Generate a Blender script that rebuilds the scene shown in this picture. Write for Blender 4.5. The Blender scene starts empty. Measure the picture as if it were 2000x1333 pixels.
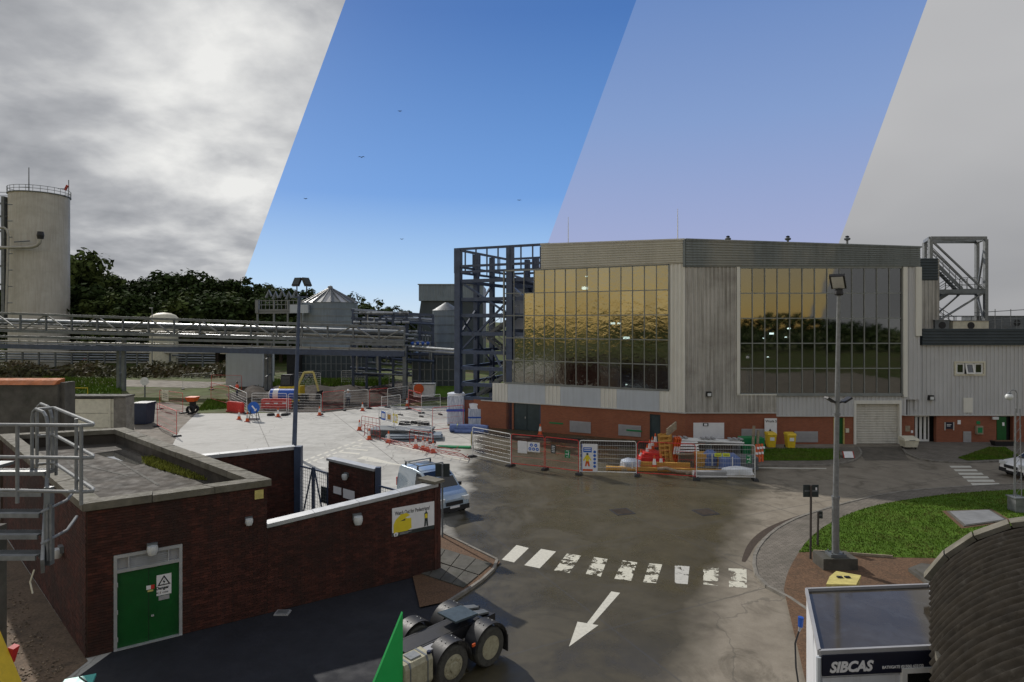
import bpy, bmesh, math, random
from mathutils import Vector, Matrix
R = math.radians
random.seed(7)
SC = bpy.context.scene
COL = SC.collection

# ---------------------------------------------------------------- camera, sky, sun, exposure
F, HOR, CH = 1200.0, 630.0, 9.0          # focal length (px of a 2000 px wide frame), eye level row, eye height in metres
cam_d = bpy.data.cameras.new('camera')
cam = bpy.data.objects.new('camera', cam_d)
COL.objects.link(cam)
cam.location = (0, 0, CH)
cam.rotation_euler = (R(90), 0, 0)
cam_d.sensor_width = 36.0
cam_d.lens = 36.0 * F / 2000.0
cam_d.shift_y = -(666.5 - HOR) / 2000.0
cam_d.clip_end = 3000
SC.camera = cam

SUN_EL = R(34)
SUN_H = Vector((-0.6, 0.8, 0))           # horizontal direction towards the sun
world = bpy.data.worlds.new('World')
SC.world = world
world.use_nodes = True
wn = world.node_tree
wn.nodes.clear()


def nd(t, typ, **kw):
    n = t.nodes.new(typ)
    for k, v in kw.items():
        setattr(n, k, v)
    return n


def mth(t, op, a, b=None, c=None):
    n = nd(t, 'ShaderNodeMath', operation=op)
    for i, x in enumerate((a, b, c)):
        if x is None:
            continue
        if isinstance(x, (int, float)):
            n.inputs[i].default_value = x
        else:
            t.links.new(x, n.inputs[i])
    return n.outputs[0]


def mixc(t, fac, a, b, blend='MIX'):
    n = nd(t, 'ShaderNodeMix', data_type='RGBA', blend_type=blend)
    for s, x in ((n.inputs[0], fac), (n.inputs[6], a), (n.inputs[7], b)):
        if isinstance(x, (int, float)):
            s.default_value = x
        elif isinstance(x, tuple):
            s.default_value = (x[0], x[1], x[2], 1)
        else:
            t.links.new(x, s)
    return n.outputs[2]


def ramp(t, fac, stops, interp='LINEAR'):
    n = nd(t, 'ShaderNodeValToRGB')
    n.color_ramp.interpolation = interp
    e = n.color_ramp.elements
    while len(e) < len(stops):
        e.new(0.5)
    for i, (p, c) in enumerate(stops):
        e[i].position = p
        if isinstance(c, (int, float)):
            c = (c, c, c)
        e[i].color = (c[0], c[1], c[2], 1)
    t.links.new(fac, n.inputs[0])
    return n.outputs[0]


def noise(t, vec, scale, detail=4, rough=0.55, dist=0.0):
    n = nd(t, 'ShaderNodeTexNoise')
    n.inputs['Scale'].default_value = scale
    n.inputs['Detail'].default_value = detail
    n.inputs['Roughness'].default_value = rough
    n.inputs['Distortion'].default_value = dist
    if vec is not None:
        t.links.new(vec, n.inputs['Vector'])
    return n.outputs[0]


def srgb(r, g, b):
    f = lambda c: (c / 12.92 if c <= 0.04045 else ((c + 0.055) / 1.055) ** 2.4)
    return (f(r / 255), f(g / 255), f(b / 255))


def build_sky():
    t = wn
    tc = nd(t, 'ShaderNodeTexCoord').outputs['Generated']
    sep = nd(t, 'ShaderNodeSeparateXYZ')
    t.links.new(tc, sep.inputs[0])
    x, y, z = sep.outputs
    ay = mth(t, 'ABSOLUTE', y)
    base = mth(t, 'MULTIPLY_ADD', z, -0.364, x)
    s1 = mth(t, 'MULTIPLY_ADD', ay, 0.462, base)
    s2 = mth(t, 'MULTIPLY_ADD', ay, -0.0114, base)
    s3 = mth(t, 'MULTIPLY_ADD', ay, -0.485, base)
    el = mth(t, 'MAXIMUM', z, 0.0)
    nish = nd(t, 'ShaderNodeTexSky', sky_type='NISHITA')
    nish.sun_disc = False
    nish.sun_elevation = SUN_EL
    nish.sun_rotation = math.atan2(SUN_H.x, SUN_H.y)
    nis = mixc(t, 1.0, nish.outputs[0], (0.07, 0.07, 0.07), 'MULTIPLY')
    # broken cloud, seen on a flat layer
    h = mth(t, 'ADD', el, 0.3)
    cx = mth(t, 'DIVIDE', x, h)
    cy = mth(t, 'DIVIDE', y, h)
    cv = nd(t, 'ShaderNodeCombineXYZ')
    t.links.new(cx, cv.inputs[0]); t.links.new(cy, cv.inputs[1])
    n1 = noise(t, cv.outputs[0], 2.0, 8, 0.53, 0.12)
    n2 = noise(t, cv.outputs[0], 0.8, 3, 0.5, 0.2)
    nn = mth(t, 'ADD', mth(t, 'MULTIPLY', n1, 0.72), mth(t, 'MULTIPLY', n2, 0.28))
    cloud = ramp(t, nn, [(0.38, srgb(140, 143, 149)), (0.46, srgb(174, 176, 180)), (0.52, srgb(206, 207, 208)), (0.59, srgb(236, 236, 234))])
    # clear blue
    blue = ramp(t, el, [(0.0, srgb(206, 229, 249)), (0.07, srgb(172, 209, 247)), (0.2, srgb(110, 160, 226)), (0.45, srgb(70, 118, 188)), (1.0, srgb(40, 80, 140))])
    blue = mixc(t, 0.12, blue, nis)
    # dusk lilac
    dusk = ramp(t, el, [(0.0, srgb(178, 177, 204)), (0.12, srgb(161, 171, 210)), (0.3, srgb(133, 159, 207)), (0.47, srgb(106, 138, 194)), (1.0, srgb(60, 92, 150))])
    dusk = mixc(t, 0.06, dusk, nis)
    # flat overcast
    n3 = noise(t, cv.outputs[0], 0.7, 4, 0.5, 0.2)
    grey = ramp(t, n3, [(0.3, srgb(166, 167, 170)), (0.7, srgb(194, 194, 195))])
    gdark = ramp(t, el, [(0.0, 0.8), (0.14, 0.96), (0.4, 1.06)])
    grey = mixc(t, 1.0, grey, gdark, 'MULTIPLY')
    c = mixc(t, mth(t, 'GREATER_THAN', s1, 0.0), cloud, blue)
    c = mixc(t, mth(t, 'GREATER_THAN', s2, 0.0), c, dusk)
    # evening glow low behind, mirrored by glazing; upper part raised to light the hall
    glow = ramp(t, el, [(0.0, (0.9, 0.6, 0.2)), (0.03, (0.85, 0.64, 0.28)), (0.1, (0.72, 0.62, 0.42)), (0.25, (0.52, 0.52, 0.52)), (0.7, (0.36, 0.4, 0.48))])
    back = mth(t, 'LESS_THAN', y, 0.0)
    c = mixc(t, back, c, glow)
    c = mixc(t, mth(t, 'GREATER_THAN', s3, 0.0), c, grey)
    bg = nd(t, 'ShaderNodeBackground')
    bg.inputs[1].default_value = 1.0
    t.links.new(c, bg.inputs[0])
    out = nd(t, 'ShaderNodeOutputWorld')
    t.links.new(bg.outputs[0], out.inputs[0])


build_sky()
sun_d = bpy.data.lights.new('sun', 'SUN')
sun_d.energy = 3.3
sun_d.angle = R(0.8)
sun_d.color = (1.0, 0.95, 0.88)
sun = bpy.data.objects.new('sun', sun_d)
COL.objects.link(sun)
ldir = Vector((-SUN_H.x * math.cos(SUN_EL), -SUN_H.y * math.cos(SUN_EL), -math.sin(SUN_EL)))
sun.rotation_euler = ldir.to_track_quat('-Z', 'Y').to_euler()
vs = SC.view_settings
vs.view_transform = 'Standard'
vs.look = 'None'
vs.exposure = 0.0
vs.gamma = 1.0
vs.use_curve_mapping = False
SC.render.engine = 'CYCLES'
SC.cycles.max_bounces = 6
SC.cycles.transparent_max_bounces = 16

# ---------------------------------------------------------------- materials


def M(name, color, rough=0.75, var=0.18, scale=2.5, bump=0.0, bscale=60.0, metal=0.0, spec=0.4, color2=None, island=0.0,
      dirt=None, coords='world', coat=0.0, emit=None, streak=None, stretch=None):
    m = bpy.data.materials.new(name)
    m.use_nodes = True
    t = m.node_tree
    b = t.nodes['Principled BSDF']
    if coords == 'world':
        vec = nd(t, 'ShaderNodeNewGeometry').outputs['Position']
    else:
        vec = nd(t, 'ShaderNodeTexCoord').outputs['Object']
    if stretch:
        mp = nd(t, 'ShaderNodeMapping')
        mp.inputs['Scale'].default_value = stretch
        t.links.new(vec, mp.inputs[0])
        vec = mp.outputs[0]
    lo = tuple(c * (1 - var) for c in color)
    hi = color2 if color2 else tuple(min(1, c * (1 + var)) for c in color)
    n = noise(t, vec, scale, 6, 0.62)
    c = ramp(t, n, [(0.3, lo), (0.7, hi)])
    if island:
        g = nd(t, 'ShaderNodeNewGeometry').outputs['Random Per Island']
        oi = nd(t, 'ShaderNodeObjectInfo').outputs['Random']
        s = mth(t, 'FRACT', mth(t, 'ADD', g, oi))
        k = ramp(t, s, [(0.0, 1 - island), (1.0, 1 + island)])
        c = mixc(t, 1.0, c, k, 'MULTIPLY')
    if streak:                                     # run-off streaks down a wall: (colour, amount)
        mp = nd(t, 'ShaderNodeMapping')
        mp.inputs['Scale'].default_value = (5, 5, 0.22)
        t.links.new(nd(t, 'ShaderNodeNewGeometry').outputs['Position'], mp.inputs[0])
        sn = noise(t, mp.outputs[0], 1.0, 5, 0.7)
        f = ramp(t, sn, [(0.45, 0.0), (0.75, streak[1])])
        c = mixc(t, f, c, streak[0])
    if dirt:                                       # blotches: (colour, scale, low, high, amount)
        dn = noise(t, vec, dirt[1], 7, 0.68, 0.6)
        f = ramp(t, dn, [(dirt[2], 0.0), (dirt[3], dirt[4])])
        c = mixc(t, f, c, dirt[0])
    t.links.new(c, b.inputs['Base Color'])
    rn = ramp(t, noise(t, vec, scale * 2.3, 4), [(0.3, max(0.02, rough * 0.85)), (0.7, min(1, rough * 1.12))])
    t.links.new(rn, b.inputs['Roughness'])
    b.inputs['Metallic'].default_value = metal
    b.inputs['Specular IOR Level'].default_value = spec
    if coat:
        b.inputs['Coat Weight'].default_value = coat
        b.inputs['Coat Roughness'].default_value = 0.06
    if bump:
        bn = nd(t, 'ShaderNodeBump')
        bn.inputs['Strength'].default_value = min(1.0, bump)
        bn.inputs['Distance'].default_value = 0.02
        t.links.new(noise(t, vec, bscale, 5, 0.6), bn.inputs['Height'])
        t.links.new(bn.outputs[0], b.inputs['Normal'])
    if emit:
        b.inputs['Emission Color'].default_value = (*emit[0], 1)
        b.inputs['Emission Strength'].default_value = emit[1]
    return m


MT = {}
MT['galv'] = M('galvanised_steel', (0.2, 0.21, 0.215), 0.5, 0.25, 6, metal=0.35)
MT['galv_dark'] = M('weathered_grey_steel', (0.15, 0.165, 0.175), 0.55, 0.3, 1.5, metal=0.3, dirt=((0.13, 0.09, 0.06), 3, 0.55, 0.75, 0.5))
MT['navy_steel'] = M('blue_grey_painted_steel', (0.055, 0.075, 0.125), 0.45, 0.25, 2, metal=0.1)
MT['black'] = M('black_plastic', (0.018, 0.018, 0.02), 0.5, 0.2, 8)
MT['rubber'] = M('rubber', (0.022, 0.022, 0.022), 0.85, 0.3, 12, bump=0.2)
MT['tyre_grey'] = M('dusty_tyre_rubber', (0.06, 0.058, 0.05), 0.9, 0.3, 12, bump=0.2)
MT['white'] = M('white_paint', (0.72, 0.72, 0.7), 0.5, 0.1, 4)
MT['cream'] = M('cream_paint', (0.6, 0.57, 0.45), 0.6, 0.12, 3, dirt=((0.3, 0.27, 0.2), 4, 0.55, 0.75, 0.5))
MT['red'] = M('red_plastic', (0.55, 0.035, 0.03), 0.5, 0.2, 5)
MT['red_dark'] = M('dull_red_plastic', (0.36, 0.05, 0.04), 0.6, 0.25, 5)
MT['orange'] = M('orange_plastic', (0.62, 0.1, 0.02), 0.5, 0.2, 5)
MT['yellow'] = M('yellow_paint', (0.72, 0.5, 0.03), 0.45, 0.12, 5, dirt=((0.25, 0.18, 0.05), 5, 0.6, 0.8, 0.6))
MT['yellow_dull'] = M('faded_yellow_plastic', (0.55, 0.47, 0.16), 0.6, 0.2, 5)
MT['green'] = M('green_paint', (0.012, 0.13, 0.03), 0.4, 0.15, 3)
MT['green_door'] = M('green_door_paint', (0.007, 0.085, 0.017), 0.42, 0.15, 2, dirt=((0.01, 0.05, 0.02), 3, 0.5, 0.8, 0.5))
MT['green_bright'] = M('bright_green_paint', (0.02, 0.4, 0.09), 0.4, 0.08, 2)
MT['teal_door'] = M('dark_slate_door_paint', (0.035, 0.055, 0.06), 0.45, 0.2, 2)
MT['blue'] = M('blue_plastic', (0.02, 0.09, 0.42), 0.45, 0.15, 4)
MT['blue_dark'] = M('dark_blue_plastic', (0.012, 0.02, 0.05), 0.45, 0.2, 4)
MT['wrap'] = M('blue_white_shrink_wrap', (0.33, 0.42, 0.6), 0.25, 0.35, 3, bump=0.6, bscale=9, color2=(0.7, 0.74, 0.8), stretch=(6, 6, 0.7))
MT['wrap_cap'] = M('white_polythene', (0.75, 0.77, 0.8), 0.3, 0.12, 4, bump=0.6, bscale=10)
MT['bluetarp'] = M('blue_tarpaulin', (0.1, 0.15, 0.33), 0.4, 0.3, 3, bump=0.5, bscale=8)
MT['timber'] = M('new_timber', (0.5, 0.27, 0.06), 0.75, 0.25, 3, stretch=(1, 1, 8), bump=0.2)
MT['timber_old'] = M('grey_timber', (0.3, 0.25, 0.18), 0.85, 0.3, 4, bump=0.3)
MT['concrete'] = M('pale_concrete', (0.42, 0.41, 0.38), 0.85, 0.2, 0.6, bump=0.25, bscale=30, dirt=((0.2, 0.19, 0.17), 0.35, 0.5, 0.72, 0.6))
MT['coping'] = M('weathered_coping_concrete', (0.15, 0.138, 0.11), 0.9, 0.3, 2.5, bump=0.4, bscale=25, dirt=((0.09, 0.085, 0.05), 1.6, 0.48, 0.7, 0.75))
MT['lead'] = M('pale_flashing', (0.4, 0.41, 0.42), 0.45, 0.15, 3, metal=0.2)
MT['conc_dark'] = M('dark_rough_concrete', (0.085, 0.08, 0.068), 0.9, 0.35, 1.5, bump=0.4, bscale=20, dirt=((0.04, 0.045, 0.03), 1.2, 0.5, 0.7, 0.6))
MT['kerb'] = M('kerb_concrete', (0.2, 0.185, 0.16), 0.9, 0.25, 3, bump=0.3, dirt=((0.08, 0.07, 0.05), 2, 0.5, 0.7, 0.6))
MT['roofdeck'] = M('mossy_roof_felt', (0.058, 0.048, 0.037), 0.9, 0.3, 1.2, bump=0.35, bscale=25, dirt=((0.03, 0.028, 0.022), 0.8, 0.48, 0.66, 0.75))
MT['asphalt'] = M('shade_toned_asphalt', (0.017, 0.018, 0.024), 0.85, 0.25, 1.2, bump=0.3, bscale=90, dirt=((0.035, 0.035, 0.038), 0.6, 0.55, 0.75, 0.5))  # near-black navy, shade of the brick wall put into the colour
MT['gravel'] = M('brown_gravel', (0.15, 0.105, 0.07), 0.95, 0.45, 14, bump=1.0, bscale=35, dirt=((0.05, 0.04, 0.03), 1.1, 0.48, 0.68, 0.7))
MT['mulch'] = M('bark_mulch', (0.125, 0.07, 0.038), 0.95, 0.5, 16, bump=1.0, bscale=30, dirt=((0.05, 0.035, 0.02), 1.6, 0.5, 0.72, 0.7))
MT['mud'] = M('wet_mud', (0.04, 0.032, 0.026), 0.9, 0.4, 0.8, bump=0.9, bscale=3, dirt=((0.075, 0.06, 0.048), 0.5, 0.5, 0.7, 0.6), spec=0.08)
MT['track'] = M('dirt_track', (0.15, 0.128, 0.1), 0.9, 0.3, 0.5, bump=0.4, bscale=6)
MT['grass'] = M('mown_grass', (0.075, 0.145, 0.018), 0.9, 0.3, 1.2, bump=0.6, bscale=50, color2=(0.1, 0.18, 0.022), spec=0.1, dirt=((0.075, 0.1, 0.02), 0.9, 0.5, 0.72, 0.6))
MT['grass_blade'] = M('grass_blades', (0.082, 0.145, 0.015), 0.8, 0.3, 1.5, island=0.4, spec=0.1, dirt=((0.125, 0.115, 0.035), 0.8, 0.47, 0.66, 0.8))
MT['moss'] = M('yellow_green_moss', (0.2, 0.21, 0.03), 0.8, 0.35, 3, island=0.5)
MT['rough_grass'] = M('rough_grass', (0.075, 0.095, 0.028), 0.95, 0.4, 0.25, bump=0.6, bscale=4, spec=0.1, dirt=((0.1, 0.08, 0.048), 0.12, 0.48, 0.62, 0.8))
MT['leaf'] = M('dark_foliage', (0.036, 0.054, 0.019), 0.9, 0.4, 0.35, island=0.45, spec=0.03)
MT['leaf2'] = M('mid_foliage', (0.068, 0.09, 0.028), 0.9, 0.4, 0.35, island=0.45, spec=0.03)
MT['bark'] = M('bark', (0.05, 0.038, 0.028), 0.9, 0.3, 4, bump=0.4)
MT['tank'] = M('off_white_tank_paint', (0.52, 0.5, 0.45), 0.6, 0.1, 0.3, streak=((0.3, 0.23, 0.16), 0.55), dirt=((0.36, 0.33, 0.28), 0.15, 0.45, 0.7, 0.6))
MT['tank_grey'] = M('blue_grey_tank_cladding', (0.19, 0.23, 0.27), 0.5, 0.15, 0.5, streak=((0.1, 0.12, 0.13), 0.5), metal=0.1)
MT['tank_roof'] = M('pale_metal_roof', (0.4, 0.4, 0.4), 0.45, 0.2, 0.8, metal=0.3)
MT['pipe'] = M('bright_pipe_lagging', (0.32, 0.335, 0.345), 0.42, 0.2, 1.0, metal=0.4)
MT['pipe_w'] = M('pale_pipe_lagging', (0.38, 0.365, 0.32), 0.5, 0.2, 1.0, metal=0.1)
MT['pipe_d'] = M('dull_pipe', (0.2, 0.22, 0.24), 0.45, 0.25, 1.0, metal=0.4)
MT['clad_pale'] = M('pale_ribbed_cladding', (0.68, 0.67, 0.61), 0.55, 0.06, 0.6, streak=((0.46, 0.43, 0.35), 0.3))
MT['panel_blue'] = M('pale_blue_grey_panel', (0.48, 0.52, 0.56), 0.5, 0.06, 0.6, streak=((0.26, 0.27, 0.26), 0.3))
MT['clad_old'] = M('streaked_grey_cladding', (0.46, 0.445, 0.41), 0.65, 0.12, 0.8, streak=((0.15, 0.14, 0.115), 0.8), dirt=((0.2, 0.185, 0.16), 0.28, 0.46, 0.66, 0.6))
MT['clad_grey'] = M('grey_ribbed_cladding', (0.5, 0.505, 0.51), 0.55, 0.05, 0.6, streak=((0.36, 0.35, 0.33), 0.45))
MT['band_a'] = M('warm_grey_fascia_cladding', (0.5, 0.485, 0.42), 0.55, 0.06, 0.6, streak=((0.32, 0.3, 0.24), 0.45))
MT['band_b'] = M('slate_fascia_cladding', (0.2, 0.225, 0.23), 0.55, 0.15, 0.5, streak=((0.08, 0.085, 0.085), 0.6), dirt=((0.33, 0.32, 0.28), 0.12, 0.45, 0.62, 0.6))
MT['band_dark'] = M('dark_slate_cladding', (0.045, 0.06, 0.072), 0.5, 0.15, 0.6)
MT['alu'] = M('aluminium_trim', (0.5, 0.5, 0.48), 0.45, 0.12, 1.0, metal=0.25)
MT['mullion'] = M('grey_glazing_bar', (0.22, 0.235, 0.23), 0.45, 0.15, 1.5, metal=0.3)
MT['shutter'] = M('cream_roller_shutter', (0.55, 0.53, 0.47), 0.55, 0.08, 1.0, dirt=((0.25, 0.23, 0.19), 1.1, 0.52, 0.72, 0.6), streak=((0.3, 0.28, 0.23), 0.4))
MT['vent'] = M('grey_louvre', (0.33, 0.33, 0.34), 0.55, 0.1, 2)
MT['room'] = M('dark_interior', (0.02, 0.02, 0.022), 0.9, 0.2, 1)
MT['inner'] = M('pale_inner_lining', (0.4, 0.42, 0.46), 0.7, 0.1, 0.4)
MT['rust_roof'] = M('orange_tile_roof', (0.42, 0.13, 0.04), 0.85, 0.3, 2, bump=0.3)
MT['carpaint'] = M('silver_blue_car_paint', (0.34, 0.42, 0.5), 0.3, 0.05, 1, metal=0.5, coat=0.7, coords='obj')
MT['carwhite'] = M('white_car_paint', (0.75, 0.75, 0.75), 0.3, 0.05, 1, coat=0.6, coords='obj')
MT['cglass'] = M('tinted_car_glass', (0.012, 0.014, 0.016), 0.06, 0.1, 1, spec=0.7, coords='obj')
MT['rim'] = M('alloy', (0.5, 0.5, 0.5), 0.35, 0.1, 3, metal=0.7)
MT['rim_cream'] = M('cream_wheel_paint', (0.36, 0.335, 0.23), 0.55, 0.2, 8, dirt=((0.2, 0.17, 0.1), 12, 0.5, 0.7, 0.7))
MT['skin'] = M('skin', (0.45, 0.27, 0.19), 0.6, 0.1, 8)
MT['hivis'] = M('yellow_high_visibility_cloth', (0.6, 0.66, 0.06), 0.8, 0.12, 8)
MT['hivis_o'] = M('orange_high_visibility_cloth', (0.8, 0.1, 0.05), 0.8, 0.12, 8)
MT['navycloth'] = M('navy_cloth', (0.02, 0.025, 0.05), 0.85, 0.2, 8)
MT['greycloth'] = M('grey_cloth', (0.3, 0.32, 0.34), 0.85, 0.2, 8)
MT['signwhite'] = M('white_sign_face', (0.75, 0.75, 0.76), 0.5, 0.05, 4)
MT['signblue'] = M('blue_sign_face', (0.02, 0.12, 0.5), 0.4, 0.06, 4)
MT['signgreen'] = M('green_sign_face', (0.01, 0.2, 0.07), 0.5, 0.06, 4)
MT['signyellow'] = M('yellow_sign_face', (0.75, 0.6, 0.03), 0.5, 0.06, 4)
MT['signnavy'] = M('navy_sign_face', (0.012, 0.014, 0.03), 0.4, 0.1, 4)
MT['signdark'] = M('dark_sign_back', (0.03, 0.04, 0.04), 0.5, 0.2, 4)
MT['lens'] = M('frosted_lamp_lens', (0.6, 0.62, 0.62), 0.3, 0.08, 6)
MT['cabin_white'] = M('cabin_wall_board', (0.6, 0.62, 0.66), 0.55, 0.06, 1.5, streak=((0.35, 0.34, 0.3), 0.4))
MT['teal'] = M('teal_plastic', (0.1, 0.45, 0.4), 0.45, 0.15, 3)
MT['corr'] = M('lichen_stained_corrugated_sheet', (0.02, 0.0165, 0.012), 0.9, 0.4, 2.2, bump=0.15, bscale=20, spec=0.15, dirt=((0.07, 0.065, 0.055), 3.6, 0.56, 0.76, 0.6))
MT['stones'] = M('loose_stone', (0.2, 0.155, 0.11), 0.9, 0.4, 8, island=0.5)
MT['wire'] = M('galvanised_wire', (0.5, 0.5, 0.5), 0.5, 0.1, 4, metal=0.2)
MT['redmesh'] = M('red_painted_wire', (0.42, 0.03, 0.03), 0.6, 0.1, 4)


def brick_mat(name, t_dir, c1, c2, mortar, dirt_amt=0.6):
    """far brickwork: courses too small to pick apart, laid along t_dir"""
    m = bpy.data.materials.new(name)
    m.use_nodes = True
    t = m.node_tree
    b = t.nodes['Principled BSDF']
    pos = nd(t, 'ShaderNodeNewGeometry').outputs['Position']
    d = nd(t, 'ShaderNodeVectorMath', operation='DOT_PRODUCT')
    d.inputs[1].default_value = (t_dir[0], t_dir[1], 0)
    t.links.new(pos, d.inputs[0])
    sp = nd(t, 'ShaderNodeSeparateXYZ')
    t.links.new(pos, sp.inputs[0])
    cb = nd(t, 'ShaderNodeCombineXYZ')
    t.links.new(d.outputs['Value'], cb.inputs[0])
    t.links.new(sp.outputs[2], cb.inputs[1])
    br = nd(t, 'ShaderNodeTexBrick')
    br.inputs['Scale'].default_value = 1.0
    br.inputs['Brick Width'].default_value = 0.225
    br.inputs['Row Height'].default_value = 0.075
    br.inputs['Mortar Size'].default_value = 0.007
    br.inputs['Color1'].default_value = (*c1, 1)
    br.inputs['Color2'].default_value = (*c2, 1)
    br.inputs['Mortar'].default_value = (*mortar, 1)
    t.links.new(cb.outputs[0], br.inputs['Vector'])
    f = ramp(t, noise(t, pos, 0.7, 6, 0.65, 0.4), [(0.45, 0.0), (0.7, dirt_amt)])
    c = mixc(t, f, br.outputs[0], tuple(x * 0.45 for x in c1))
    t.links.new(c, b.inputs['Base Color'])
    b.inputs['Roughness'].default_value = 0.88
    return m


MT['brick'] = M('near_red_brick', (0.07, 0.022, 0.015), 0.9, 0.25, 3, streak=((0.018, 0.01, 0.01), 0.7), bump=0.3, bscale=40, island=0.4,
                dirt=((0.03, 0.015, 0.012), 0.55, 0.44, 0.64, 0.85))
MT['mortar'] = M('mortar', (0.07, 0.048, 0.036), 0.95, 0.2, 5, dirt=((0.03, 0.02, 0.015), 0.6, 0.45, 0.65, 0.8))


def glass_mat(name, tint, refl, crinkle=0.0):
    """coated mirror glazing: reflects the sky opposite, dark room behind"""
    m = bpy.data.materials.new(name)
    m.use_nodes = True
    t = m.node_tree
    b = t.nodes['Principled BSDF']
    t.nodes.remove(b)
    b = nd(t, 'ShaderNodeBsdfTransparent')
    b.inputs[0].default_value = (0.4, 0.42, 0.42, 1)
    gl = nd(t, 'ShaderNodeBsdfGlossy')
    gl.inputs['Color'].default_value = (*tint, 1)
    gl.inputs['Roughness'].default_value = 0.03
    mx = nd(t, 'ShaderNodeMixShader')
    lw = nd(t, 'ShaderNodeLayerWeight')
    lw.inputs[0].default_value = 0.25
    fac = mth(t, 'MULTIPLY_ADD', lw.outputs['Fresnel'], 1 - refl, refl)
    oi = nd(t, 'ShaderNodeObjectInfo').outputs['Random']
    fac = mth(t, 'MULTIPLY', fac, mth(t, 'MULTIPLY_ADD', oi, 0.25, 0.85))
    t.links.new(fac, mx.inputs[0])
    t.links.new(b.outputs[0], mx.inputs[1])
    t.links.new(gl.outputs[0], mx.inputs[2])
    t.links.new(mx.outputs[0], t.nodes['Material Output'].inputs[0])
    pos = nd(t, 'ShaderNodeNewGeometry').outputs['Position']
    bn = nd(t, 'ShaderNodeBump')
    bn.inputs['Strength'].default_value = 1.0
    bn.inputs['Distance'].default_value = 0.05 if crinkle else 0.002
    if crinkle:
        v = nd(t, 'ShaderNodeTexVoronoi')
        v.feature = 'F1'
        v.inputs['Scale'].default_value = 1.7
        dv = nd(t, 'ShaderNodeVectorMath', operation='ADD')
        nz = nd(t, 'ShaderNodeTexNoise')
        nz.inputs['Scale'].default_value = 3.0
        t.links.new(pos, nz.inputs['Vector'])
        t.links.new(pos, dv.inputs[0]); t.links.new(nz.outputs['Color'], dv.inputs[1])
        t.links.new(dv.outputs[0], v.inputs['Vector'])
        hgt = mth(t, 'MULTIPLY_ADD', v.outputs['Distance'], crinkle, mth(t, 'MULTIPLY', noise(t, pos, 10, 4), crinkle * 0.55))
    else:
        hgt = noise(t, pos, 0.5, 2)
    t.links.new(hgt, bn.inputs['Height'])
    t.links.new(bn.outputs[0], gl.inputs['Normal'])
    return m


MT['glass_foil'] = glass_mat('foil_backed_glazing', (0.72, 0.71, 0.64), 0.42, 0.085)
MT['glint'] = M('mirrored_glint', (0.9, 0.92, 0.9), 0.4, 0.02, emit=((0.85, 1.0, 0.95), 9.0))  # added glow that stands in for floodlights mirrored in the glass
MT['glass_dark'] = glass_mat('dark_mirror_glazing', (0.86, 0.86, 0.84), 0.19)
MT['glass_win'] = glass_mat('window_glass', (0.8, 0.82, 0.85), 0.12)

# ---------------------------------------------------------------- mesh helpers


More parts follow.
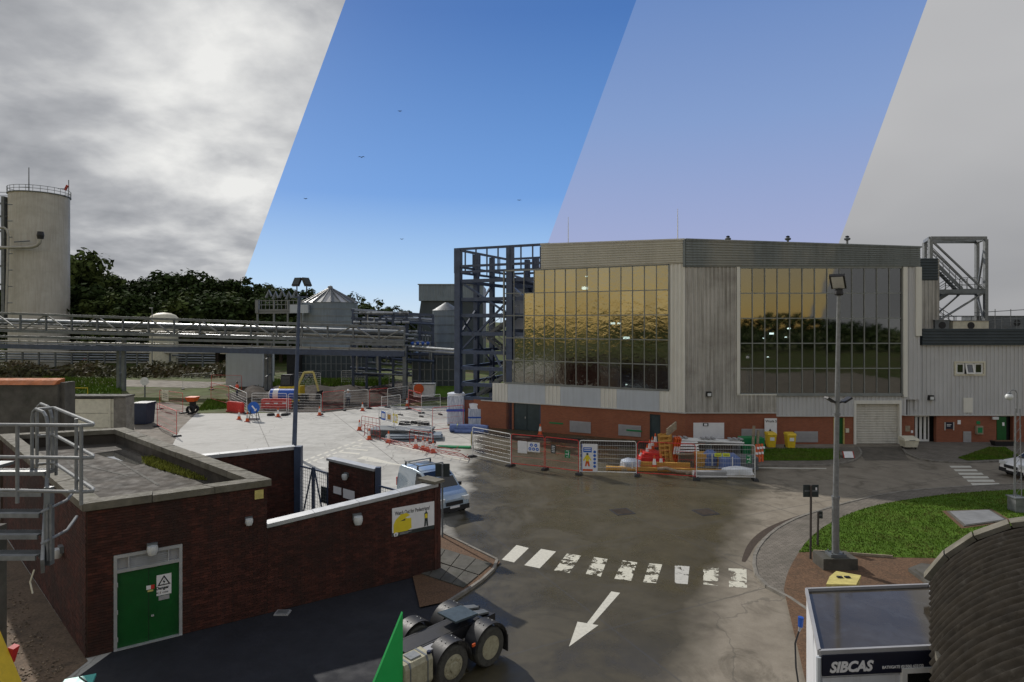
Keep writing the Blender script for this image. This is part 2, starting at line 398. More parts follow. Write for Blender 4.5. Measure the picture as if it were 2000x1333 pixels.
class MB:
    def __init__(s):
        s.v = []; s.f = []

    def add(s, vs_, fs):
        o = len(s.v)
        s.v += [tuple(p) for p in vs_]
        s.f += [tuple(i + o for i in f) for f in fs]
        return s

    def hexa(s, p):          # 8 points: bottom ring 0-3, top ring 4-7
        return s.add(p, [(3, 2, 1, 0), (4, 5, 6, 7), (0, 1, 5, 4), (1, 2, 6, 5), (2, 3, 7, 6), (3, 0, 4, 7)])

    def box(s, x0, x1, y0, y1, z0, z1):
        return s.hexa([(x0, y0, z0), (x1, y0, z0), (x1, y1, z0), (x0, y1, z0), (x0, y0, z1), (x1, y0, z1), (x1, y1, z1), (x0, y1, z1)])

    def cbox(s, c, sz, rz=0.0, rx=0.0, ry=0.0):
        m = Matrix.Translation(c) @ Matrix.Rotation(rz, 4, 'Z') @ Matrix.Rotation(ry, 4, 'Y') @ Matrix.Rotation(rx, 4, 'X')
        hx, hy, hz = sz[0] / 2, sz[1] / 2, sz[2] / 2
        ps = [(-hx, -hy, -hz), (hx, -hy, -hz), (hx, hy, -hz), (-hx, hy, -hz), (-hx, -hy, hz), (hx, -hy, hz), (hx, hy, hz), (-hx, hy, hz)]
        return s.hexa([m @ Vector(p) for p in ps])

    def beam(s, a, b, w, h=None, up=(0, 0, 1)):     # box section bar from a to b
        a, b = Vector(a), Vector(b)
        h = h or w
        d = (b - a).normalized()
        upv = Vector(up)
        if abs(d.dot(upv)) > 0.98:
            upv = Vector((1, 0, 0))
        sx = d.cross(upv).normalized() * (w / 2)
        sz_ = sx.cross(d).normalized() * (h / 2)
        return s.hexa([a - sx - sz_, a + sx - sz_, b + sx - sz_, b - sx - sz_, a - sx + sz_, a + sx + sz_, b + sx + sz_, b - sx + sz_])

    def tube(s, pts, r, n=8, r2=None, cap=True):
        pts = [Vector(p) for p in pts]
        k = len(pts)
        o = len(s.v)
        ref = None
        for i, p in enumerate(pts):
            d = (pts[min(i + 1, k - 1)] - pts[max(i - 1, 0)]).normalized()
            if ref is None:
                ref = Vector((0, 0, 1)) if abs(d.z) < 0.9 else Vector((1, 0, 0))
            a = d.cross(ref)
            if a.length < 1e-4:
                a = d.cross(Vector((0, 1, 0)))
            a.normalize()
            b = a.cross(d).normalized()
            ref = b
            rr = r if r2 is None else r + (r2 - r) * i / (k - 1)
            for j in range(n):
                t = 2 * math.pi * j / n
                s.v.append(tuple(p + a * (math.cos(t) * rr) + b * (math.sin(t) * rr)))
        for i in range(k - 1):
            for j in range(n):
                q = o + i * n
                s.f.append((q + j, q + (j + 1) % n, q + n + (j + 1) % n, q + n + j))
        if cap:
            s.f.append(tuple(o + j for j in range(n))[::-1])
            s.f.append(tuple(o + (k - 1) * n + j for j in range(n)))
        return s

    def lathe(s, prof, c=(0, 0, 0), n=24, axis='z', cap=True):
        o = len(s.v)
        for (r, h) in prof:
            for j in range(n):
                t = 2 * math.pi * j / n
                a, b = math.cos(t) * r, math.sin(t) * r
                if axis == 'z':
                    p = (c[0] + a, c[1] + b, c[2] + h)
                elif axis == 'y':
                    p = (c[0] + a, c[1] + h, c[2] + b)
                else:
                    p = (c[0] + h, c[1] + a, c[2] + b)
                s.v.append(p)
        k = len(prof)
        for i in range(k - 1):
            for j in range(n):
                q = o + i * n
                s.f.append((q + j, q + (j + 1) % n, q + n + (j + 1) % n, q + n + j))
        if cap:
            s.f.append(tuple(o + j for j in range(n)))
            s.f.append(tuple(o + (k - 1) * n + j for j in range(n)))
        return s

    def prism(s, poly, z0, z1):      # poly of (x,y)
        n = len(poly)
        o = len(s.v)
        s.v += [(p[0], p[1], z0) for p in poly] + [(p[0], p[1], z1) for p in poly]
        s.f.append(tuple(o + i for i in range(n))[::-1])
        s.f.append(tuple(o + n + i for i in range(n)))
        for i in range(n):
            j = (i + 1) % n
            s.f.append((o + i, o + j, o + n + j, o + n + i))
        return s

    def sheet(s, poly, z):
        o = len(s.v)
        s.v += [(p[0], p[1], z) for p in poly]
        s.f.append(tuple(o + i for i in range(len(poly))))
        return s

    def build(s, name, mat, parent=None, smooth=False, fixn=True):
        me = bpy.data.meshes.new(name)
        off = Vector((0, 0, 0))
        p = parent
        while p is not None:
            off += p.location
            p = p.parent
        me.from_pydata([(v[0] - off.x, v[1] - off.y, v[2] - off.z) for v in s.v], [], s.f)
        if fixn:
            bm = bmesh.new(); bm.from_mesh(me)
            bmesh.ops.recalc_face_normals(bm, faces=bm.faces)
            bm.to_mesh(me); bm.free()
        me.materials.append(mat)
        if smooth:
            me.shade_smooth()
            try:
                me.set_sharp_from_angle(angle=R(40))
            except Exception:
                pass
        ob = bpy.data.objects.new(name, me)
        COL.objects.link(ob)
        ob.parent = parent
        return ob


def tag(o, label=None, cat=None, group=None, kind=None):
    if label: o['label'] = label
    if cat: o['category'] = cat
    if group: o['group'] = group
    if kind: o['kind'] = kind
    return o


def thing(name, label, cat, loc=(0, 0, 0), group=None):
    o = bpy.data.objects.new(name, None)
    o.empty_display_size = 0.2
    COL.objects.link(o)
    o.location = loc
    return tag(o, label, cat, group)


def struct(name, mb, mat, kind='structure'):
    return tag(mb.build(name, mat), kind=kind)


def dup(root, loc, rz=0.0, label=None, group=None, scale=None, rot=None):
    def cp(o, par):
        c = o.copy()
        COL.objects.link(c)
        c.parent = par
        for ch in KIDS[o]:
            cp(ch, c)
        return c
    r = cp(root, None)
    r.location = loc
    r.rotation_euler = rot if rot else (0, 0, rz)
    if scale: r.scale = scale if isinstance(scale, tuple) else (scale,) * 3
    if label: r['label'] = label
    if group: r['group'] = group
    return r


KIDS = {}


def remember(o):
    kids = [c for c in bpy.data.objects if c.parent == o]
    KIDS[o] = kids
    for k in kids:
        remember(k)
    return o


def G(u, v, z=0.0):
    y = F * (CH - z) / (v - HOR)
    return Vector(((u - 1000) * y / F, y, z))


def D(u, v, y):
    return Vector(((u - 1000) * y / F, y, CH - (v - HOR) * y / F))


class Wall:
    """a vertical plane from ground point a to b; 'out' is towards the viewer"""
    def __init__(s, a, b):
        s.a = Vector((a[0], a[1], 0)); s.b = Vector((b[0], b[1], 0))
        s.t = (s.b - s.a).normalized()
        s.L = (s.b - s.a).length
        s.n = Vector((s.t.y, -s.t.x, 0))
        if s.n.dot(s.a) > 0:
            s.n = -s.n

    def px(s, u, v):
        k = (u - 1000) / F
        # a + t*q = (k*y, y)
        q = (k * s.a.y - s.a.x) / (s.t.x - k * s.t.y)
        y = s.a.y + s.t.y * q
        return q, CH - (v - HOR) * y / F

    def s_at(s, u):
        return s.px(u, HOR)[0]

    def p(s, q, z, o=0.0):
        w = s.a + s.t * q + s.n * o
        return (w.x, w.y, z)

    def box(s, mb, q0, q1, z0, z1, o0, o1, z0b=None, z1b=None):
        z0b = z0 if z0b is None else z0b
        z1b = z1 if z1b is None else z1b
        return mb.hexa([s.p(q0, z0, o1), s.p(q1, z0b, o1), s.p(q1, z0b, o0), s.p(q0, z0, o0),
                        s.p(q0, z1, o1), s.p(q1, z1b, o1), s.p(q1, z1b, o0), s.p(q0, z1, o0)])

    def poly(s, mb, pts, o0, o1):        # flat shape of (q,z) points with thickness
        n = len(pts)
        o = len(mb.v)
        mb.v += [s.p(q, z, o0) for q, z in pts] + [s.p(q, z, o1) for q, z in pts]
        mb.f.append(tuple(o + i for i in range(n)))
        mb.f.append(tuple(o + n + i for i in range(n)))
        for i in range(n):
            j = (i + 1) % n
            mb.f.append((o + i, o + j, o + n + j, o + n + i))
        return mb

    def ribs_v(s, mb, q0, q1, z0, z1, pitch, dep, o, z1b=None):
        """vertical trapezoid ribs"""
        n = max(1, int(round((q1 - q0) / pitch)))
        pt = (q1 - q0) / n
        prof = []
        for i in range(n):
            b = q0 + i * pt
            prof += [(b, 0), (b + pt * 0.42, 0), (b + pt * 0.52, dep), (b + pt * 0.9, dep)]
        prof.append((q1, 0))
        z1b = z1 if z1b is None else z1b
        k = len(mb.v)
        for q, d in prof:
            f = (q - q0) / (q1 - q0)
            mb.v.append(s.p(q, z0, o + d)); mb.v.append(s.p(q, z1 + (z1b - z1) * f, o + d))
        for i in range(len(prof) - 1):
            a = k + i * 2
            mb.f.append((a, a + 2, a + 3, a + 1))
        s.box(mb, q0, q1, z0, min(z1, z1b), o - 0.08, o - 0.004)
        return mb

    def ribs_h(s, mb, q0, q1, z0, z1, n, dep, o, z1b=None):
        z1b = z1 if z1b is None else z1b
        k = len(mb.v)
        cnt = 0
        for i in range(n):
            for fz, d in ((0.0, 0), (0.45, 0), (0.55, dep), (0.92, dep)):
                f = (i + fz) / n
                mb.v.append(s.p(q0, z0 + (z1 - z0) * f, o + d)); mb.v.append(s.p(q1, z0 + (z1b - z0) * f, o + d))
                cnt += 1
        mb.v.append(s.p(q0, z1, o)); mb.v.append(s.p(q1, z1b, o)); cnt += 1
        for i in range(cnt - 1):
            a = k + i * 2
            mb.f.append((a, a + 1, a + 3, a + 2))
        s.box(mb, q0, q1, z0, z1 - 0.01, o - 0.3, o - 0.01, z1b=z1b - 0.01)
        return mb


def text_mesh(body, size, mat, parent, mtx, name='lettering', shear=0.0, bold=0.0, align='LEFT', xs=1.0, extr=0.002):
    cu = bpy.data.curves.new('tmp', 'FONT')
    cu.body = body; cu.size = size; cu.shear = shear; cu.offset = bold; cu.align_x = align; cu.extrude = extr
    cu.resolution_u = 3
    ob = bpy.data.objects.new('tmp', cu)
    COL.objects.link(ob)
    bpy.context.view_layer.update()
    dg = bpy.context.evaluated_depsgraph_get()
    me = bpy.data.meshes.new_from_object(ob.evaluated_get(dg))
    bpy.data.objects.remove(ob)
    for v in me.vertices:
        w = mtx @ Vector((v.co.x * xs, v.co.y, v.co.z))
        v.co = w
    me.materials.clear(); me.materials.append(mat)
    off = Vector((0, 0, 0)); p = parent
    while p is not None:
        off += p.location; p = p.parent
    for v in me.vertices:
        v.co -= off
    o = bpy.data.objects.new(name, me)
    COL.objects.link(o)
    o.parent = parent
    return o


def wall_mtx(w, q, z, o):
    """matrix placing text (x right, y up) on a wall at (q,z)"""
    base = Vector(w.p(q, z, o))
    t = w.t
    if t.x < 0: t = -t
    up = Vector((0, 0, 1))
    nn = t.cross(up)
    return Matrix(((t.x, up.x, nn.x, base.x), (t.y, up.y, nn.y, base.y), (t.z, up.z, nn.z, base.z), (0, 0, 0, 1)))

# ================================================================ GROUND
def yard_mat():
    m = bpy.data.materials.new('yard_concrete')
    m.use_nodes = True
    t = m.node_tree
    b = t.nodes['Principled BSDF']
    pos = nd(t, 'ShaderNodeNewGeometry').outputs['Position']
    sp = nd(t, 'ShaderNodeSeparateXYZ')
    t.links.new(pos, sp.inputs[0])
    x, y, z = sp.outputs
    wob = mth(t, 'MULTIPLY_ADD', noise(t, pos, 0.35, 5, 0.65), 3.0, -1.5)
    fine = noise(t, pos, 1.1, 7, 0.68)
    speck = noise(t, pos, 22, 3, 0.6)
    pale = ramp(t, fine, [(0.3, (0.36, 0.35, 0.32)), (0.5, (0.5, 0.49, 0.455)), (0.72, (0.6, 0.59, 0.55))])  # bright tone with sunlight painted into the dry side
    pale = mixc(t, ramp(t, noise(t, pos, 0.16, 4, 0.6, 0.8), [(0.52, 0.0), (0.62, 0.45)]), pale, (0.26, 0.25, 0.225))
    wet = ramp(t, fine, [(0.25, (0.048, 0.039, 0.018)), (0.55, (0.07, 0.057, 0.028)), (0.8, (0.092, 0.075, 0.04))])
    brown = ramp(t, fine, [(0.28, (0.17, 0.14, 0.105)), (0.5, (0.25, 0.215, 0.165)), (0.75, (0.32, 0.28, 0.225))])  # duller tone stands in for overcast light on this side
    st = ramp(t, noise(t, pos, 0.5, 7, 0.7, 0.9), [(0.52, 0.0), (0.66, 0.75)])
    brown = mixc(t, st, brown, (0.085, 0.07, 0.048))
    k1 = ramp(t, mth(t, 'MULTIPLY_ADD', mth(t, 'ADD', x, wob), 0.5, 1.9), [(0.2, 0.0), (0.8, 1.0)])          # painted sunlight ends and damp begins east of x = -2.7
    edge = mth(t, 'SUBTRACT', mth(t, 'ADD', x, mth(t, 'MULTIPLY', wob, 0.8)), mth(t, 'MULTIPLY_ADD', y, 0.5, -3.4))
    k2 = ramp(t, mth(t, 'MULTIPLY_ADD', edge, 0.4, 0.5), [(0.15, 0.0), (0.85, 1.0)])
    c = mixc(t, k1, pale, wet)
    c = mixc(t, k2, c, brown)
    # saw-cut bay joints and cracks
    for ang, sc in ((0.45, 1 / 7.0), (0.45 + math.pi / 2, 1 / 6.0)):
        q = mth(t, 'ADD', mth(t, 'MULTIPLY', x, math.cos(ang) * sc), mth(t, 'MULTIPLY', y, math.sin(ang) * sc))
        q = mth(t, 'ABSOLUTE', mth(t, 'SUBTRACT', mth(t, 'FRACT', q), 0.5))
        j = mth(t, 'LESS_THAN', q, 0.0045)
        c = mixc(t, mth(t, 'MULTIPLY', j, 0.6), c, (0.07, 0.065, 0.055))
    vo = nd(t, 'ShaderNodeTexVoronoi', feature='DISTANCE_TO_EDGE')
    vo.inputs['Scale'].default_value = 0.13
    dv = nd(t, 'ShaderNodeVectorMath', operation='ADD')
    nz = nd(t, 'ShaderNodeTexNoise'); nz.inputs['Scale'].default_value = 0.8; nz.inputs['Detail'].default_value = 6
    t.links.new(pos, nz.inputs['Vector'])
    t.links.new(pos, dv.inputs[0]); t.links.new(nz.outputs['Color'], dv.inputs[1])
    t.links.new(dv.outputs[0], vo.inputs['Vector'])
    cr = mth(t, 'LESS_THAN', vo.outputs['Distance'], 0.0028)
    c = mixc(t, mth(t, 'MULTIPLY', cr, 0.4), c, (0.06, 0.055, 0.045))
    c = mixc(t, mth(t, 'MULTIPLY', speck, 0.35), c, (0.06, 0.055, 0.045))
    t.links.new(c, b.inputs['Base Color'])
    dryr = ramp(t, fine, [(0.3, 0.75), (0.7, 0.95)])
    wetr = ramp(t, noise(t, pos, 0.45, 6, 0.65, 0.7), [(0.38, 0.2), (0.6, 0.5)])
    wm = mth(t, 'MULTIPLY', k1, mth(t, 'SUBTRACT', 1.0, k2))
    r = mixc(t, wm, dryr, wetr)
    t.links.new(r, b.inputs['Roughness'])
    bn = nd(t, 'ShaderNodeBump'); bn.inputs['Strength'].default_value = 0.12; bn.inputs['Distance'].default_value = 0.01
    t.links.new(noise(t, pos, 35, 4), bn.inputs['Height'])
    t.links.new(bn.outputs[0], b.inputs['Normal'])
    return m


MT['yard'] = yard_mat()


def pxpoly(pts, z=0.0):
    return [G(u, v, z) for u, v in pts]


def resample(pts, step):
    out = []
    for i in range(len(pts) - 1):
        a, b = Vector(pts[i]), Vector(pts[i + 1])
        n = max(1, int((b - a).length / step))
        for k in range(n):
            out.append(a + (b - a) * k / n)
    out.append(Vector(pts[-1]))
    return out


def smooth_line(pts, it=2):
    for _ in range(it):
        q = [pts[0]]
        for a, b in zip(pts, pts[1:]):
            q += [a * 0.75 + b * 0.25, a * 0.25 + b * 0.75]
        q.append(pts[-1])
        pts = q
    return pts


# base ground rising to a wooded slope on the far left
def ground_h(x, y):
    k = min(1.0, max(0.0, (y - 118) / 90.0))
    left = min(1.0, max(0.15, (60 - x) / 160.0 + 0.1))
    return 13.0 * k * k * (3 - 2 * k) * left


gm = MB()
xs = [-900, -500, -300, -220, -180, -150, -125, -100, -80, -60, -40, -20, 0, 20, 40, 60, 90, 130, 200, 350, 600, 900]
ys = [-700, -300, -100, -40, 0, 40, 80, 110, 118, 125, 135, 145, 160, 175, 190, 210, 260, 400, 800, 1500]
for y in ys:
    for x in xs:
        gm.v.append((x, y, ground_h(x, y)))
for j in range(len(ys) - 1):
    for i in range(len(xs) - 1):
        a = j * len(xs) + i
        gm.f.append((a, a + 1, a + 1 + len(xs), a + len(xs)))
struct('ground', gm, MT['rough_grass'])
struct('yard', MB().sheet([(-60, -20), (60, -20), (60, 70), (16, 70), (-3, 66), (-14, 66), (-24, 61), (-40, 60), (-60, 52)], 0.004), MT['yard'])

# dark asphalt apron before the brick substation, with the wall's shade put into its tone
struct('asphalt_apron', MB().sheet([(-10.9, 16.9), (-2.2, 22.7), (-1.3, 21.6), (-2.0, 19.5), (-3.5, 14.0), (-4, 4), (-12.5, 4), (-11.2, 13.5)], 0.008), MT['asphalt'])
struct('gravel_strip', MB().sheet([(-11.25, 16.3), (-11.3, 13.5), (-12.6, 4), (-30, 4), (-40, 25), (-23, 28), (-21.5, 26)], 0.012), MT['gravel'])
struct('dirt_apron', MB().sheet([G(225, 836).xy, G(336, 872).xy, G(352, 838).xy, G(392, 800).xy, G(330, 786).xy, G(235, 790).xy], 0.01), MT['track'])
struct('excavated_mud', MB().sheet([G(520, 806).xy, G(640, 806).xy, G(760, 792).xy, G(880, 780).xy, G(880, 752).xy, G(760, 744).xy, G(560, 748).xy, G(440, 770).xy, G(455, 790).xy], 0.012), MT['mud'])
struct('dirt_path', MB().sheet([(-150, 88), (-60, 96), (-42, 92), (-42, 84), (-60, 87), (-150, 80)], 0.02), MT['track'])

# heaped spoil along the trench
sp = MB()
rs = random.Random(3)
nx, ny = 46, 12
for j in range(ny):
    for i in range(nx):
        u = 470 + (790 - 470) * i / (nx - 1)
        d = 70 + 16 * j / (ny - 1)
        e = math.sin(math.pi * j / (ny - 1)) * (0.35 + 0.65 * abs(math.sin(i * 0.35 + 0.6))) * math.sin(math.pi * min(1, i / 4, (nx - 1 - i) / 4) / 2)
        sp.v.append(((u - 1000) / F * d, d, -0.02 + 0.9 * e + rs.uniform(-.08, .08) * (1 if 0 < j < ny - 1 else 0)))
for j in range(ny - 1):
    for i in range(nx - 1):
        a = j * nx + i
        sp.f.append((a, a + 1, a + 1 + nx, a + nx))
tag(sp.build('spoil_heap', MT['mud'], smooth=True), 'long low heap of dark dug earth beside the trench', 'earth heap')

# grassed bank beside the steel frame
bk = MB()
for j in range(6):
    for i in range(8):
        u = 806 + 82 * i / 7
        d = 74 + 20 * j / 5
        bk.v.append(((u - 1000) / F * d, d, 0.005 + 2.4 * (j / 5) * min(1, i / 3.0)))
for j in range(5):
    for i in range(7):
        a = j * 8 + i
        bk.f.append((a, a + 1, a + 9, a + 8))
struct('grass_bank', bk, MT['grass'])
struct('grass_verge', MB().sheet([G(385, 803).xy, G(450, 798).xy, G(440, 783).xy, G(405, 781).xy], 0.012), MT['grass'])
struct('grass_verge', MB().sheet([G(110, 776).xy, G(236, 776).xy, G(240, 742).xy, G(80, 737).xy], 0.016), MT['grass'])


def kerb_run(pts, name='kerb', w=0.14, h=0.11, seg=0.92):
    """kerb stones laid end to end along world points"""
    root = bpy.data.objects.new(name, None)
    COL.objects.link(root)
    tag(root, kind='structure')
    line = [Vector((p[0], p[1], 0)) for p in pts]
    # arc-length resample
    dense = resample(line, 0.05)
    keep = [dense[0]]
    acc = 0
    for a, b in zip(dense, dense[1:]):
        acc += (b - a).length
        if acc >= seg:
            keep.append(b); acc = 0
    if (dense[-1] - keep[-1]).length > 0.15:
        keep.append(dense[-1])
    for a, b in zip(keep, keep[1:]):
        d = (b - a).normalized()
        nrm = Vector((-d.y, d.x, 0))
        a2, b2 = a + d * 0.006, b - d * 0.006
        dz = random.uniform(-.006, .006)
        s = MB().hexa([a2 - nrm * w / 2, b2 - nrm * w / 2, b2 + nrm * w / 2, a2 + nrm * w / 2,
                       a2 - nrm * w / 2 * .85 + Vector((0, 0, h + dz)), b2 - nrm * w / 2 * .85 + Vector((0, 0, h + dz)),
                       b2 + nrm * w / 2 * .85 + Vector((0, 0, h + dz)), a2 + nrm * w / 2 * .85 + Vector((0, 0, h + dz))])
        s.build('kerb_stone', MT['kerb'], root)
    return root


# --- lamp-post island: kerb, block paving, lawn, bark bed
outer = [G(u, v) for u, v in [(1640, 1262), (1570, 1185), (1489, 1147), (1474, 1122), (1471, 1085), (1503, 1045), (1542, 1021), (1585, 1005), (1627, 993), (1670, 981), (1737, 966), (1826, 957), (1932, 951), (2010, 948), (2150, 946)]]
outer = smooth_line(outer, 2)
kerb_run(outer)
inner = [G(u, v) for u, v in [(1531, 1158), (1536, 1130), (1549, 1101), (1577, 1059), (1613, 1030), (1666, 1004), (1719, 989), (1790, 977), (1861, 968), (1964, 961), (2150, 955)]]
inner = smooth_line(inner, 2)
far = [Vector((34, 30, 0)), Vector((34, 14, 0)), Vector((12, 14.2, 0))]


def pave_mat():
    m = bpy.data.materials.new('block_paving')
    m.use_nodes = True
    t = m.node_tree
    b = t.nodes['Principled BSDF']
    pos = nd(t, 'ShaderNodeNewGeometry').outputs['Position']
    br = nd(t, 'ShaderNodeTexBrick')
    br.inputs['Scale'].default_value = 1.0
    br.inputs['Brick Width'].default_value = 0.24
    br.inputs['Row Height'].default_value = 0.12
    br.inputs['Mortar Size'].default_value = 0.008
    br.inputs['Color1'].default_value = (0.2, 0.175, 0.145, 1)
    br.inputs['Color2'].default_value = (0.14, 0.122, 0.1, 1)
    br.inputs['Mortar'].default_value = (0.045, 0.04, 0.03, 1)
    t.links.new(pos, br.inputs['Vector'])
    f = ramp(t, noise(t, pos, 0.9, 6, 0.7), [(0.45, 0), (0.7, 0.6)])
    t.links.new(mixc(t, f, br.outputs[0], (0.06, 0.055, 0.04)), b.inputs['Base Color'])
    b.inputs['Roughness'].default_value = 0.85
    return m


MT['pave'] = pave_mat()
struct('island_paving', MB().sheet([p for p in outer] + [Vector((30, 26, 0)), Vector((14, 16, 0))], 0.085), MT['pave'])
lawn_edge = [G(1843, 1096), G(1741, 1094), G(1650, 1088), G(1588, 1083)]
lawn = [p for p in inner if p.y > lawn_edge[-1].y - 0.2]
lawn_poly = lawn + [Vector((26, 27, 0)), Vector((18, 24.5, 0))] + lawn_edge
struct('island_lawn', MB().sheet(lawn_poly, 0.105), MT['grass'])
bed = [p for p in inner if p.y <= lawn_edge[-1].y + 0.4]
struct('bark_bed', MB().sheet(bed + lawn_edge[::-1] + [Vector((18, 24.5, 0)), Vector((18, 15, 0)), Vector((7.2, 15, 0))], 0.098), MT['mulch'])
# timber edging board between lawn and bark
e0, e1 = G(1588, 1083), G(1742, 1094)
tag(MB().beam((e0.x, e0.y - .05, 0.13), (e1.x, e1.y - .05, 0.13), 0.05, 0.12).build('edging_board', MT['timber_old']), 'dark timber edging board between island lawn and bark bed', 'edging board')

# concrete inspection slab in the lawn
sl = [G(1852, 1001, .1), G(1932, 998, .1), G(1966, 1018, .1), G(1884, 1029, .1)]
cen = sum(sl, Vector()) / 4
t_ = thing('inspection_slab', 'flat grey concrete slab with bare earth margin set in the island lawn', 'slab', (cen.x, cen.y, 0.1))
MB().prism([(cen + (p - cen) * 1.22).xy for p in sl], 0.106, 0.118).build('earth_margin', MT['mulch'], t_)
MB().prism([(cen + (p - cen) * 1.06).xy for p in sl], 0.118, 0.15).build('surround', MT['conc_dark'], t_)
MB().prism([(cen + (p - cen) * 0.94).xy for p in sl], 0.15, 0.165).build('cover', M('slab_grey', (0.2, 0.205, 0.21), 0.7, 0.2, 2), t_)


# grass blades over the lawn
def inside(p, poly):
    r = False
    n = len(poly)
    for i in range(n):
        a, b = poly[i], poly[(i + 1) % n]
        if (a.y > p[1]) != (b.y > p[1]) and p[0] < (b.x - a.x) * (p[1] - a.y) / (b.y - a.y) + a.x:
            r = not r
    return r


def blades(name, poly, z, n, h, mat, seed, skip=None, label=None, spread=0.35):
    rr = random.Random(seed)
    x0, x1 = min(p.x for p in poly), max(p.x for p in poly)
    y0, y1 = min(p.y for p in poly), max(p.y for p in poly)
    mb = MB()
    k = 0
    tries = 0
    while k < n and tries < n * 12:
        tries += 1
        x, y = rr.uniform(x0, x1), rr.uniform(y0, y1)
        if not inside((x, y), poly) or (skip and inside((x, y), skip)):
            continue
        a = rr.uniform(0, 6.28)
        hh = h * rr.uniform(0.5, 1.3)
        w = hh * 0.18 + 0.008
        dx, dy = math.cos(a) * w, math.sin(a) * w
        lx, ly = rr.uniform(-spread, spread) * hh, rr.uniform(-spread, spread) * hh
        mb.add([(x - dx, y - dy, z), (x + dx, y + dy, z), (x + lx, y + ly, z + hh)], [(0, 1, 2)])
        k += 1
    o = mb.build(name, mat, fixn=False)
    return tag(o, label, 'grass' if label else None, kind='stuff')


blades('lawn_grass', lawn_poly, 0.104, 26000, 0.06, MT['grass_blade'], 1, skip=[cen + (p - cen) * 1.25 for p in sl], label='short mown grass covering the lamp post island')

# tyre-worn channel curving round the island in the road
ch = smooth_line([G(u, v) for u, v in [(1452, 1098), (1468, 1062), (1498, 1036), (1538, 1018), (1580, 1003)]], 2)
left, right = [], []
for i, p in enumerate(ch):
    d = (ch[min(i + 1, len(ch) - 1)] - ch[max(0, i - 1)]).normalized()
    nrm = Vector((-d.y, d.x, 0))
    w = 0.16 * math.sin(math.pi * (0.12 + 0.8 * i / (len(ch) - 1)))
    left.append(p + nrm * w); right.append(p - nrm * w)
struct('drain_channel', MB().sheet(left + right[::-1], 0.009), M('dark_silt', (0.05, 0.035, 0.025), 0.85, 0.3, 6, bump=0.4))

# --- verges along the foot of the processing hall
gv = [G(u, v) for u, v in [(1478, 880), (1560, 879), (1632, 880), (1640, 884), (1640, 900), (1600, 903), (1478, 903)]]
pv = [G(u, v) for u, v in [(1476, 878), (1640, 876), (1676, 877), (1683, 886), (1676, 897), (1650, 906), (1600, 911), (1476, 911)]]
struct('footway', MB().sheet(pv, 0.09), MT['pave'])
kerb_run(smooth_line([G(u, v) for u, v in [(1676, 876), (1684, 886), (1676, 898), (1650, 907), (1600, 912), (1476, 912)]], 1))
struct('grass_verge', MB().sheet(gv, 0.105), MT['grass'])
blades('verge_grass', gv, 0.104, 5000, 0.09, MT['grass_blade'], 2)
pv2 = [G(u, v) for u, v in [(1762, 876), (1775, 890), (1810, 902), (1880, 905), (1990, 900), (2090, 890), (2090, 866), (1762, 866)]]
struct('footway', MB().sheet(pv2, 0.09), MT['pave'])
kerb_run(smooth_line([G(u, v) for u, v in [(1761, 876), (1772, 890), (1810, 903), (1880, 906), (1990, 901), (2090, 891)]], 1))
gv2 = [G(u, v) for u, v in [(1872, 898), (1930, 877), (1964, 877), (1992, 895), (1960, 900), (1890, 903)]]
struct('grass_verge', MB().sheet(gv2, 0.105), MT['grass'])
blades('verge_grass', gv2, 0.104, 3500, 0.09, MT['grass_blade'], 4)
struct('loading_ramp', MB().sheet([G(1668, 873).xy, G(1760, 873).xy, G(1775, 900).xy, G(1690, 900).xy], 0.012), M('stained_ramp_concrete', (0.12, 0.105, 0.085), 0.85, 0.3, 0.8, dirt=((0.05, 0.045, 0.035), 0.8, 0.45, 0.65, 0.7)))
# dark wet strip at the foot of the glazed wall
struct('wet_gutter', MB().sheet([G(925, 846).xy, G(1335, 868).xy, G(1476, 872).xy, G(1476, 880).xy, G(1335, 882).xy, G(990, 858).xy], 0.01), MT['mud'])

# --- triangular bed beside the tractor unit
tri = [G(u, v) for u, v in [(864, 1046), (978, 1101), (935, 1140), (876, 1178), (820, 1190), (800, 1105)]]
struct('bark_bed', MB().sheet(tri, 0.06), MT['mulch'])
kerb_run([G(864, 1044), G(979, 1101), G(935, 1142), G(872, 1182)], w=0.12, h=0.1)
fl = thing('flagstone_path', 'dark damp concrete flagstones laid across the small bark bed', 'flagstones', tuple(G(900, 1092)))
for a in range(4):
    for b in range(2):
        def q(i, j):
            p0, p1 = G(842, 1066, .06), G(962, 1102, .06)
            p2, p3 = G(815, 1120, .06), G(905, 1150, .06)
            s, t2 = i / 4, j / 2
            return (p0 * (1 - s) + p1 * s) * (1 - t2) + (p2 * (1 - s) + p3 * s) * t2
        c4 = [q(a, b), q(a + 1, b), q(a + 1, b + 1), q(a, b + 1)]
        cc = sum(c4, Vector()) / 4
        zt = 0.1 + random.uniform(-.01, .01)
        MB().prism([(cc + (p - cc) * 0.95).xy for p in c4], 0.055, zt).build('flagstone', MT['conc_dark'], fl)


# --- painted markings, worn where the traffic runs
def paint_mat(name, col, thr):
    m = bpy.data.materials.new(name)
    m.use_nodes = True
    t = m.node_tree
    b = t.nodes['Principled BSDF']
    pos = nd(t, 'ShaderNodeNewGeometry').outputs['Position']
    n = noise(t, pos, 1.6, 8, 0.72, 0.8)
    n2 = noise(t, pos, 9, 5, 0.7)
    k = mth(t, 'MULTIPLY_ADD', n2, 0.25, n)
    a = ramp(t, k, [(thr, 1.0), (thr + 0.02, 0.0)])
    c = mixc(t, ramp(t, n2, [(0.4, 0.0), (0.75, 0.5)]), col, tuple(x * 0.5 for x in col))
    t.links.new(c, b.inputs['Base Color'])
    b.inputs['Roughness'].default_value = 0.7
    t.links.new(a, b.inputs['Alpha'])
    return m


